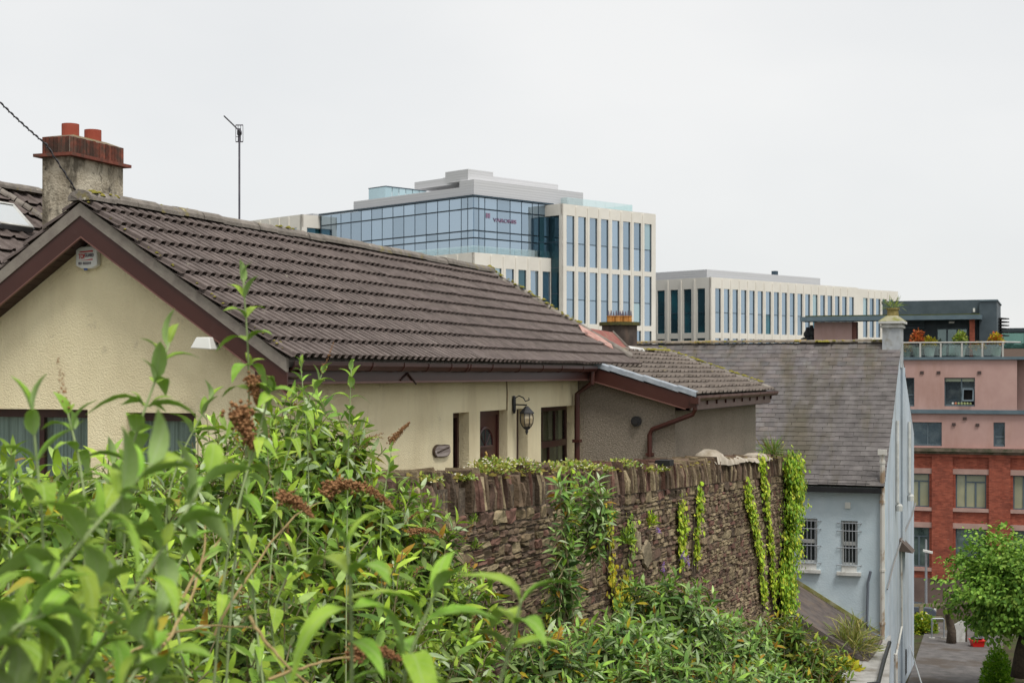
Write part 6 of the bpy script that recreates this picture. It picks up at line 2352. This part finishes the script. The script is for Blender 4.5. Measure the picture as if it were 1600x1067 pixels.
def ivy(label, path, width, n, size, seed, palette, bulge=.06, plane=SWX):
    rng = np.random.default_rng(seed)
    pts = [on(u, v, 'X', plane) for u, v in path]
    th = thing('ivy', label, 'ivy', pts[-1], 'strands of ivy on the stone wall')
    acc = [[], [], [], [], []]
    ncl = max(14, n // 16)
    cls = []
    for i in range(ncl):
        t = rng.random() * (len(pts) - 1)
        k = int(t)
        wob = width * (.5 + .5 * math.sin(t * 7.3 + seed * 2.1) * math.sin(t * 3.1 + seed))
        cls.append((pts[k] + (pts[k + 1] - pts[k]) * (t - k) + np.array([rng.uniform(0, bulge), rng.normal() * (.12 * width + .38 * abs(wob)), rng.normal() * .05]), rng.uniform(.03, .09) * (1 + width), rng.uniform(.75, 1.2)))
    for i in range(n):
        c_, r_, tone = cls[rng.integers(ncl)]
        p = c_ + rng.normal(size=3) * np.array([.3, 1, 1.1]) * r_
        p[0] = max(p[0], plane + .025) + rng.random() * .03
        acc[0].append(p)
        dd = np.array([.35, rng.normal() * .7, -.8 + rng.normal() * .35])
        acc[1].append(dd)
        acc[2].append(np.array([1.0, rng.normal() * .4, .45 + rng.normal() * .35]))
        acc[3].append(size * rng.uniform(.5, 1.25))
        acc[4].append(palette[rng.integers(len(palette))] * rng.uniform(.8, 1.15) * tone)
    stuff_mesh('leaves', acc, ROUND, m_ivy, th, rng)
    s = MB()
    for j in range(4):
        ln = []
        off_ = rng.normal() * width * .25
        for k in range(len(pts) - 1):
            for f_ in (0, .5):
                off_ += rng.normal() * .03
                ln.append(pts[k] + (pts[k + 1] - pts[k]) * f_ + np.array([.025, off_, 0]))
        ln.append(pts[-1] + np.array([.025, off_, -.2]))
        s.tube(ln, .009, 4)
    s.build('stem', m_twig, th)
    return th


ivy('yellow ivy strand below the tall narrow wall shrub', [(943, 790), (948, 850), (952, 900), (962, 950)], .13, 420, .065, 1, YIVY)
ivy('pale green ivy strand left of a pair on the stone wall', [(1058, 785), (1062, 830), (1060, 885)], .15, 420, .07, 2, LIME)
ivy('thinner ivy strand right of a pair on the stone wall', [(1090, 760), (1086, 810), (1082, 880)], .13, 400, .07, 3, LIME)
ivy('long green ivy strand curving down from the coping near the wall end', [(1164, 760), (1172, 800), (1184, 860), (1190, 940)], .26, 1300, .075, 4, LIME)
ivy('straight ivy strand hanging from the coping beside the big ivy mass', [(1186, 718), (1190, 760), (1200, 840), (1206, 945)], .26, 1200, .075, 5, LIME)
ivy('big bushy ivy mass covering the end of the stone wall', [(1226, 716), (1232, 760), (1228, 820), (1220, 900), (1216, 955)], 1.05, 6000, .085, 6, np.concatenate([LIME, np.array([(.16, .32, .035), (.2, .36, .04)])]), bulge=.26)
ivy('yellow green ivy strand at the bottom near the foreground leaves', [(856, 940), (858, 990), (850, 1060)], .15, 420, .06, 7, YIVY)
ivy('yellow ivy tuft where the yellow strand meets the low bushes', [(966, 905), (975, 935), (985, 960)], .28, 420, .065, 8, YIVY)

ivy('green creeper strand trailing from the sedum down the near half of the wall', [(884, 742), (888, 790), (882, 850), (890, 900)], .16, 300, .06, 9, np.concatenate([LIME, GREENS]))
ivy('thin creeper strand on the stones right of the yellow ivy', [(978, 800), (984, 840), (976, 900)], .12, 160, .06, 10, np.concatenate([LIME, GREENS]))

# weeds and sedum on the coping


def clump(name, label, cen, r, h, n, size, seed, palette, tpls=TPLS, group=None, flowers=0, cat='plant', flower_col=(.75, .73, .66)):
    rng = np.random.default_rng(seed)
    cen = np.array(cen, float)
    th = thing(name, label, cat, cen, group)
    acc = [[], [], [], [], []]
    for i in range(n):
        v = rng.normal(size=3)
        v[2] = abs(v[2])
        v = unit(v)
        p = cen + v * np.array([r, r, h]) * rng.random() ** .5
        acc[0].append(p)
        acc[1].append(v + np.array([0, 0, .5]) + rng.normal(size=3) * .5)
        acc[2].append(np.array([0, 0, 1.0]) + rng.normal(size=3) * .5)
        acc[3].append(size * rng.uniform(.6, 1.3))
        acc[4].append(palette[rng.integers(len(palette))] * rng.uniform(.75, 1.2))
    stuff_mesh('leaves', acc, tpls, m_leaf, th, rng)
    if flowers:
        b = MB()
        for i in range(flowers):
            v = rng.normal(size=3)
            v[2] = abs(v[2]) + .4
            v = unit(v)
            p = cen + v * np.array([r, r, h]) * rng.uniform(.8, 1.15)
            s = size * rng.uniform(.2, .4)
            vs = [p + np.array(q) * s for q in ((1, 0, 0), (-1, 0, 0), (0, 1, 0), (0, -1, 0), (0, 0, .6), (0, 0, -.6))]
            b.add(vs, [(0, 2, 4), (2, 1, 4), (1, 3, 4), (3, 0, 4), (2, 0, 5), (1, 2, 5), (3, 1, 5), (0, 3, 5)], flower_col)
        o = b.build('flowers', m_leaf, th)
        o['kind'] = 'stuff'
    return th


SED = np.array([(.36, .40, .08), (.48, .48, .14), (.28, .36, .08), (.42, .36, .14), (.22, .32, .08)])
spots = [(662, 745, .10, 'mossy tuft on the coping where the bush meets the wall'), (716, 741, .09, 'tuft with white flowers on the coping under the plaque'),
         (762, 733, .14, 'flowering weed on the coping below the cottage door'), (775, 728, .11, 'thin flowering weed beside the weed below the door'),
         (815, 730, .12, 'white flowered weed on the coping below the lantern'), (858, 728, .15, 'yellow green sedum on the coping below the cottage window'),
         (888, 724, .16, 'wide sedum clump trailing from the coping left of the downpipe'), (912, 725, .14, 'sedum clump on the coping right below the brown corner downpipe'),
         (935, 728, .11, 'small sedum tuft on the coping under the grey side wall'), (972, 722, .17, 'bushy yellow green sedum on the coping under the round vent'),
         (1022, 728, .13, 'white flowered clump beside the lump of pale mortar'), (1000, 728, .12, 'dark mossy tuft between two sedum clumps')]
for i, (u, v, r, lab) in enumerate(spots):
    c = on(u, v + 8, 'X', SWX - .1)
    clump('sedum_clump', lab, c, r * 1.9, r * .6 + (.08 if i in (2, 3, 4) else 0), 230, .04, 300 + i, SED, tpls=BROAD, group='weeds along the wall coping', flowers=34 if i in (1, 2, 4, 7, 10) else 12)
clump('grass_tuft', 'green and brown grass tuft on the coping beside the big ivy', on(1206, 712, 'X', SWX - .1), .2, .2, 260, .26, 330, np.array([(.2, .32, .06), (.3, .26, .1), (.15, .28, .05)]), tpls=GRASS, group='weeds along the wall coping')
clump('grass_tuft', 'weedy grass sprouting from the blue house chimney pot', CHTOP, .16, .12, 70, .34, 331, np.array([(.18, .26, .06), (.26, .3, .09), (.12, .2, .06)]), tpls=GRASS)
clump('wall_weed', 'small green weed rooted in the dark upper stones near the bush', on(738, 818, 'X', SWX + .02), .06, .07, 60, .05, 332, GREENS, group='weeds in the wall face')
clump('wall_weed', 'small weed rooted in the stones below the upper one', on(742, 858, 'X', SWX + .02), .06, .08, 60, .05, 333, GREENS, group='weeds in the wall face')
clump('wall_weed', 'leafy weed sprouting beside the pale stone patch', on(975, 850, 'X', SWX + .04), .13, .16, 110, .09, 334, GREENS, group='weeds in the wall face')
clump('wall_weed', 'upright green weed above the pale stone patch', on(1018, 822, 'X', SWX + .04), .07, .2, 110, .07, 335, LIME, group='weeds in the wall face')
clump('yellow_bush', 'yellow green bush with white flowers by the timber fence', dep(1442, 990, 54.5), .55, .75, 900, .13, 336, np.array([(.25, .32, .03), (.35, .36, .03), (.14, .25, .03)]), tpls=BROAD, flowers=10, cat='shrub')
clump('grass_plant', 'dry wispy plant growing on the low concrete roof', dep(1330, 1020, 37.5), .55, .7, 600, .45, 337, np.array([(.26, .28, .08), (.36, .32, .12), (.18, .24, .06)]), tpls=GRASS)
clump('yellow_leaved_weed', 'yellow leaved weed at the edge of the low concrete roof', dep(1318, 1058, 36), .45, .35, 400, .2, 338, YIVY, tpls=BROAD)
clump('clipped_shrub', 'bright green upright shrub below the tree by the lane', dep(1558, 1090, 43.5), .5, 1.5, 5200, .08, 339, np.array([(.22, .42, .03), (.16, .34, .03), (.30, .50, .05)]), tpls=BROAD, cat='shrub')
# terrace planters
m_planter = mat('pale_green_planter', (.24, .28, .27), (.3, .34, .32), scale=2, rough=.7)
for i, (u, hgt, pal, lab) in enumerate(((1434, 1.35, [(.45, .10, .04), (.5, .16, .05), (.30, .12, .04)], 'red leaved shrub in a pale planter on the terrace'),
                                        (1452, 1.0, [(.42, .32, .03), (.3, .3, .04)], 'yellow leaved shrub beside the red one on the terrace'),
                                        (1416, .6, [(.35, .18, .05), (.2, .22, .05)], 'low rusty plant at the end of the terrace by the chimney'),
                                        (1500, 1.25, [(.22, .32, .06), (.3, .34, .08)], 'pale green shrub before the glazed terrace door'),
                                        (1528, .7, [(.35, .17, .05), (.25, .2, .05)], 'brown orange plant beside the terrace brick post'),
                                        (1556, 1.15, [(.5, .42, .03), (.45, .10, .04), (.4, .3, .04)], 'yellow and red plant at the corner of the terrace'))):
    q = on(u, 560, 'Y', y2 + .75)
    zb_ = z_dec + .17
    th = clump('terrace_plant', lab, (q[0], q[1], zb_ + hgt * .6), .42, .55 * hgt, 420, .16, 350 + i, np.array(pal), tpls=BROAD, group='potted plants on the terrace')
    MB().lathe(q[0], q[1], [(.24, zb_), (.32, zb_ + .5), (.34, zb_ + .5), (.34, zb_ + .56), (.28, zb_ + .56)], 12).build('planter', m_planter, th)
    MB().tube([(q[0], q[1], zb_ + .5), (q[0] + .03, q[1], zb_ + hgt * .7)], .03, 5).build('stem', m_twig, th)


# tree by the lane
def tree(label, base, height, cen, rx, ry, rz, n_clumps, seed, pal, lsize):
    rng = np.random.default_rng(seed)
    base, cen = np.array(base), np.array(cen)
    th = thing('tree', label, 'tree', base)
    tr = MB()
    fork = base + (cen - base) * .55
    tr.tube([base, base + (fork - base) * .5 + rng.normal(size=3) * .05, fork], [.2, .16, .13], 9)
    limbs = []
    for i in range(11):
        v = unit(rng.normal(size=3) + np.array([0, 0, .25]))
        e = cen + v * np.array([rx, ry, rz]) * .7
        mid = fork + (e - fork) * .5 + rng.normal(size=3) * .12
        tr.tube([fork, mid, e], [.09, .05, .02], 6)
        limbs.append(e)
    tr.build('trunk', m_twig, th, smooth=True)
    acc = [[], [], [], [], []]
    for i in range(n_clumps):
        v = unit(rng.normal(size=3))
        rr = rng.random() ** .4
        wob = 1 + .32 * math.sin(v[0] * 6 + seed) * math.cos(v[2] * 7) + .2 * math.sin(v[1] * 9) + rng.normal() * .09
        c = cen + v * np.array([rx, ry, rz]) * rr * wob
        tone = rng.uniform(.7, 1.25)
        for j in range(34):
            p = c + rng.normal(size=3) * np.array([.23, .23, .055])
            dd = v * .6 + np.array([0, 0, -.35]) + rng.normal(size=3) * .5
            acc[0].append(p)
            acc[1].append(dd)
            acc[2].append(np.array([0, 0, 1.0]) + v * .5 + rng.normal(size=3) * .3)
            acc[3].append(lsize * rng.uniform(.6, 1.3))
            acc[4].append(pal[rng.integers(len(pal))] * tone)
    stuff_mesh('crown', acc, BROAD, m_leaf, th, rng)


TG_ = np.array([(.13, .25, .04), (.18, .31, .05), (.09, .18, .035), (.25, .37, .07), (.15, .26, .045)])
tc_ = dep(1614, 915, 42.0)
tree('broad leafy green tree at the edge of the lane by the brick building', (*dep(1590, 1070, 42)[:2], gz(0, 41) - .1), 5, tc_, 2.2, 1.9, 1.42, 820, 5, TG_ * 1.25, .135)
tk = thing('dead_trunk', 'dark leaning tree trunk beside the white board', 'tree', dep(1486, 1003, 52))
MB().tube([dep(1486, 1012, 52), dep(1487, 985, 52), dep(1482, 962, 52), dep(1488, 935, 51.5)], [.19, .15, .13, .08], 8).build('trunk', m_twig, tk, smooth=True)

# ------------------------------------------------------------------ foreground buddleia with single leaves


def near_leaf(ratio, droop, fold, curl, yellow=False, ns=5):
    ts = np.linspace(0, 1, ns + 1)
    top = []
    for i, t in enumerate(ts):
        w = ratio * .5 * (math.sin(math.pi * min(1, (t * .93 + .05)) ** .78) ** .9) if 0 < i < ns else (.006 if i == 0 else .002)
        z = -droop * t ** 2.0 + .16 * math.sin(t * math.pi * .62)
        y_ = t * (1 - .25 * droop * t)
        s = curl * t * t
        top += [(-w + s, y_, z + fold * w), (s, y_, z), (w + s, y_, z + fold * w)]
    b = MB()
    bot = [(x, y, z - .006) for x, y, z in top]
    n = len(top)
    fs = []
    for i in range(ns):
        a = 3 * i
        fs += [(a, a + 1, a + 4, a + 3), (a + 1, a + 2, a + 5, a + 4)]
    b.add(top, fs, m=0)
    b.add(bot, [f[::-1] for f in fs], m=1)
    return b.mesh('leaf', [m_leaf_yel if yellow else m_leaf_top, m_leaf_bot], True)


NEAR = [near_leaf(.35, .45, .3, .05), near_leaf(.38, .75, .2, -.09), near_leaf(.33, .35, .4, .12), near_leaf(.36, .95, .22, .04), near_leaf(.40, .6, .15, -.13), near_leaf(.30, .08, .6, 0)]
SLIM = [near_leaf(.27, .5, .35, .05), near_leaf(.30, .8, .3, -.06), near_leaf(.25, .35, .4, .08)]
NEARY = [near_leaf(.32, .5, .3, .05, True), near_leaf(.34, .8, .2, -.05, True)]


def near_shoot(parent, pts, leafL, pairs, seed, axil=.45, bend=1.0, kinds=None, r0=.004, first=.12, spike=False, ang0=100, yellow=.05):
    """pts: stem line from base to tip (3D); leaves in opposite pairs, biggest below the tip"""
    rng = np.random.default_rng(seed)
    pts = [np.array(p, float) for p in pts]
    for k in range(1, len(pts) - 1):
        pts[k] = pts[k] + (RV * rng.normal() * .035 + FV * rng.normal() * .03) * bend
    # resample as a smooth curve
    P_ = []
    for t in np.linspace(0, 1, 16):
        k = min(int(t * (len(pts) - 1)), len(pts) - 2)
        f_ = t * (len(pts) - 1) - k
        p0, p1, p2, p3 = pts[max(k - 1, 0)], pts[k], pts[k + 1], pts[min(k + 2, len(pts) - 1)]
        P_.append(.5 * ((2 * p1) + (-p0 + p2) * f_ + (2 * p0 - 5 * p1 + 4 * p2 - p3) * f_ ** 2 + (-p0 + 3 * p1 - 3 * p2 + p3) * f_ ** 3))
    st = MB().tube(P_, list(np.linspace(r0, .0022, 16)), 7).build('stem', m_shoot, parent, smooth=True)
    phi = rng.random() * 3.14
    for i in range(pairs):
        t = first + (1 - first) * (1 - (1 - (i + .6) / pairs) ** 1.0)
        x = t * 15
        k = min(int(x), 14)
        p = P_[k] + (P_[k + 1] - P_[k]) * (x - k)
        sd = unit(P_[k + 1] - P_[k])
        a = unit(np.cross(sd, FV + .01))
        b_ = np.cross(sd, a)
        tt = (i + .6) / pairs
        ph = phi + i * math.pi / 2
        ang = math.radians(ang0 - (ang0 - 14) * tt ** 3.2) + rng.normal() * .12
        ll = leafL * (.42 + .72 * math.sin(math.pi * (.16 + .72 * (1 - tt)))) * rng.uniform(.88, 1.12)
        for s_ in (0, math.pi):
            rad = a * math.cos(ph + s_) + b_ * math.sin(ph + s_)
            ax = sd * math.cos(ang) + rad * math.sin(ang)
            nr = unit(sd * .6 + UV * 1.0 + rng.normal(size=3) * .22)
            nr = unit(nr - ax * (nr @ ax))
            sx = np.cross(ax, nr)
            if kinds:
                me = kinds[rng.integers(len(kinds))]
            elif tt > .75:
                me = NEAR[[5, 2, 0][rng.integers(3)]]
            elif rng.random() < yellow:
                me = NEARY[rng.integers(2)]
            else:
                me = NEAR[rng.integers(5)]
            o = link('leaf', me, st)
            M_ = Matrix((Vector(sx * ll), Vector(ax * ll), Vector(nr * ll))).transposed().to_4x4()
            M_.translation = Vector(p)
            o.matrix_basis = M_
            if tt < .85 and rng.random() < axil:          # young leaves in the axil
                for q_ in (-1, 1):
                    a2 = unit(sd * .8 + rad * .55 + np.cross(sd, rad) * .6 * q_ + rng.normal(size=3) * .15)
                    n2 = unit(UV + rad * -.3 + rng.normal(size=3) * .2)
                    n2 = unit(n2 - a2 * (n2 @ a2))
                    l2 = ll * rng.uniform(.35, .55)
                    o = link('leaf', NEAR[rng.integers(6)], st)
                    M_ = Matrix((Vector(np.cross(a2, n2) * l2), Vector(a2 * l2), Vector(n2 * l2))).transposed().to_4x4()
                    M_.translation = Vector(p + rad * .008)
                    o.matrix_basis = M_
    if spike:
        tip = P_[-1]
        spike_mb(MB(), tip, tip + unit(P_[-1] - P_[-2]) * .12 + UV * .02, .0, .014, rng, 70).build('flower_spike', m_spike, st)
    return st


def S(parent, line, leafL, pairs, seed, **k):
    """line: (u, v, depth) from base to tip"""
    return near_shoot(parent, [dep(*q) for q in line], leafL, pairs, seed, **k)


g0_ = dep(120, 1100, 2.6)
nbA = thing('buddleia_bush', 'buddleia with large pale downy shoots nearest the viewer, bottom left', 'shrub', (g0_[0], g0_[1], gz(0, g0_[1])), 'buddleias nearest the viewer')
S(nbA, [(-40, 1120, 2.0), (90, 890, 2.1), (240, 722, 2.2)], 0.103, 10, 2)
S(nbA, [(60, 1150, 2.2), (165, 900, 2.3), (330, 735, 2.45)], 0.103, 10, 3)
S(nbA, [(150, 1150, 1.9), (190, 1060, 1.95), (200, 985, 2.0)], 0.082, 7, 6)
S(nbA, [(-60, 1130, 1.9), (0, 1000, 1.95), (70, 960, 2.0)], 0.106, 7, 7, yellow=.3)
S(nbA, [(240, 1120, 3.0), (270, 960, 3.1), (300, 840, 3.2)], 0.090, 8, 9)
S(nbA, [(10, 1150, 3.3), (90, 950, 3.4), (130, 820, 3.5)], 0.099, 10, 10, yellow=.12)
S(nbA, [(170, 1120, 2.7), (230, 1000, 2.75), (260, 900, 2.8)], 0.082, 8, 11)
S(nbA, [(-20, 1150, 2.3), (30, 1040, 2.35), (110, 1000, 2.4)], 0.099, 7, 32, yellow=.25)
g0_ = dep(60, 1100, 3.2)
nbD = thing('buddleia_bush', 'buddleia with slender upright shoots crossing the wide gable window', 'shrub', (g0_[0], g0_[1], gz(0, g0_[1])), 'buddleias nearest the viewer')
S(nbD, [(40, 1130, 2.8), (52, 900, 2.85), (50, 640, 2.9)], 0.106, 11, 1)
S(nbD, [(120, 1120, 3.2), (150, 800, 3.4), (105, 640, 3.5)], 0.090, 8, 4, spike=True)
S(nbD, [(100, 1140, 3.0), (215, 760, 3.2), (265, 535, 3.3)], 0.106, 11, 5)
S(nbD, [(-30, 1140, 2.6), (-20, 950, 2.7), (-10, 760, 2.8)], 0.099, 10, 8)
S(nbD, [(110, 1100, 4.3), (160, 870, 4.4), (175, 720, 4.5)], 0.099, 10, 30)
S(nbD, [(10, 1100, 4.3), (20, 870, 4.4), (15, 720, 4.5)], 0.099, 10, 31)
g0_ = dep(380, 1100, 4.2)
nbB = thing('buddleia_bush', 'slender buddleia whose tallest shoot stands before the tiled roof', 'shrub', (g0_[0], g0_[1], gz(0, g0_[1])), 'buddleias nearest the viewer')
S(nbB, [(350, 1120, 4.1), (362, 900, 4.1), (372, 640, 4.1), (380, 435, 4.1)], 0.095, 13, 12, first=.3, axil=.22)
S(nbB, [(330, 1120, 3.9), (330, 850, 4.0), (395, 640, 4.1), (420, 610, 4.1)], 0.086, 11, 13, axil=.22)
S(nbB, [(300, 1120, 4.0), (250, 800, 4.2), (330, 620, 4.3)], 0.086, 10, 14, axil=.22)
S(nbB, [(470, 1120, 4.6), (452, 980, 4.6), (462, 870, 4.6)], 0.095, 8, 15, axil=.22)
S(nbB, [(420, 1150, 4.4), (400, 880, 4.6), (385, 760, 4.7)], 0.095, 10, 16, axil=.22)
S(nbB, [(540, 1100, 6.8), (530, 760, 7.0), (549, 575, 7.1)], 0.095, 13, 17, first=.3, axil=.22)
S(nbB, [(610, 1100, 7.4), (600, 850, 7.5), (612, 700, 7.6)], 0.086, 10, 18, axil=.22)
S(nbB, [(470, 1100, 7.4), (485, 760, 7.6), (470, 570, 7.8)], 0.095, 13, 19, first=.4, axil=.22)
S(nbB, [(410, 1100, 6.0), (440, 760, 6.2), (505, 580, 6.4)], 0.095, 12, 20, first=.35, spike=True, axil=.22)
g0_ = dep(660, 1150, 2.5)
nbC = thing('buddleia_bush', 'three young buddleia shoots standing out of focus at the bottom middle', 'shrub', (g0_[0], g0_[1], gz(0, g0_[1])), 'buddleias nearest the viewer')
S(nbC, [(548, 1160, 2.4), (546, 1000, 2.4), (543, 845, 2.4)], 0.135, 4, 21, first=.4, ang0=88, axil=.0, bend=.2, kinds=SLIM)
S(nbC, [(625, 1160, 2.5), (645, 1040, 2.5), (683, 920, 2.5)], 0.135, 4, 22, first=.3, ang0=84, axil=.0, bend=.2, kinds=SLIM)
S(nbC, [(745, 1180, 2.5), (785, 1040, 2.5), (815, 935, 2.5)], 0.117, 3, 23, first=.5, ang0=84, axil=.0, bend=.2, kinds=SLIM)
# old flower spikes and dry canes
rng = np.random.default_rng(12)
for (u0, v0, u1, v1, d, sag, r) in ((505, 768, 615, 795, 5.2, .05, .028), (440, 778, 490, 812, 4.6, .02, .024), (372, 640, 395, 700, 4.0, 0, .03), (548, 1022, 625, 1030, 3.6, .015, .022),
                                     (640, 832, 690, 838, 7.5, .02, .02), (395, 590, 402, 630, 4.1, 0, .02), (610, 690, 640, 660, 8, 0, .02)):
    spike_mb(MB(), dep(u0, v0, d), dep(u1, v1, d), sag, r, rng, 620).build('flower_spike', m_spike, nbB)
for line in ([(330, 1000, 4.3), (430, 840, 4.6), (500, 785, 5.2)], [(390, 960, 3.2), (430, 1020, 3.2), (500, 1080, 3.2)], [(270, 960, 3.6), (330, 860, 4.0), (375, 810, 4.3)], [(420, 1060, 3.4), (500, 1035, 3.5), (560, 1025, 3.6)],
             [(255, 1010, 3.4), (310, 900, 3.7), (318, 800, 3.9)], [(150, 1060, 3.2), (270, 990, 3.5), (395, 980, 3.9)]):
    kp = [dep(*q) for q in line]
    cp = []
    for t in np.linspace(0, 1, 14):
        a_ = kp[0] * (1 - t) ** 2 + (2 * kp[1] - .5 * (kp[0] + kp[2])) * 2 * t * (1 - t) + kp[2] * t * t
        cp.append(a_ + rng.normal(size=3) * .0018)
    MB().tube(cp, list(np.linspace(.0042, .0018, 14)), 6).build('dry_cane', m_dry, nbB)
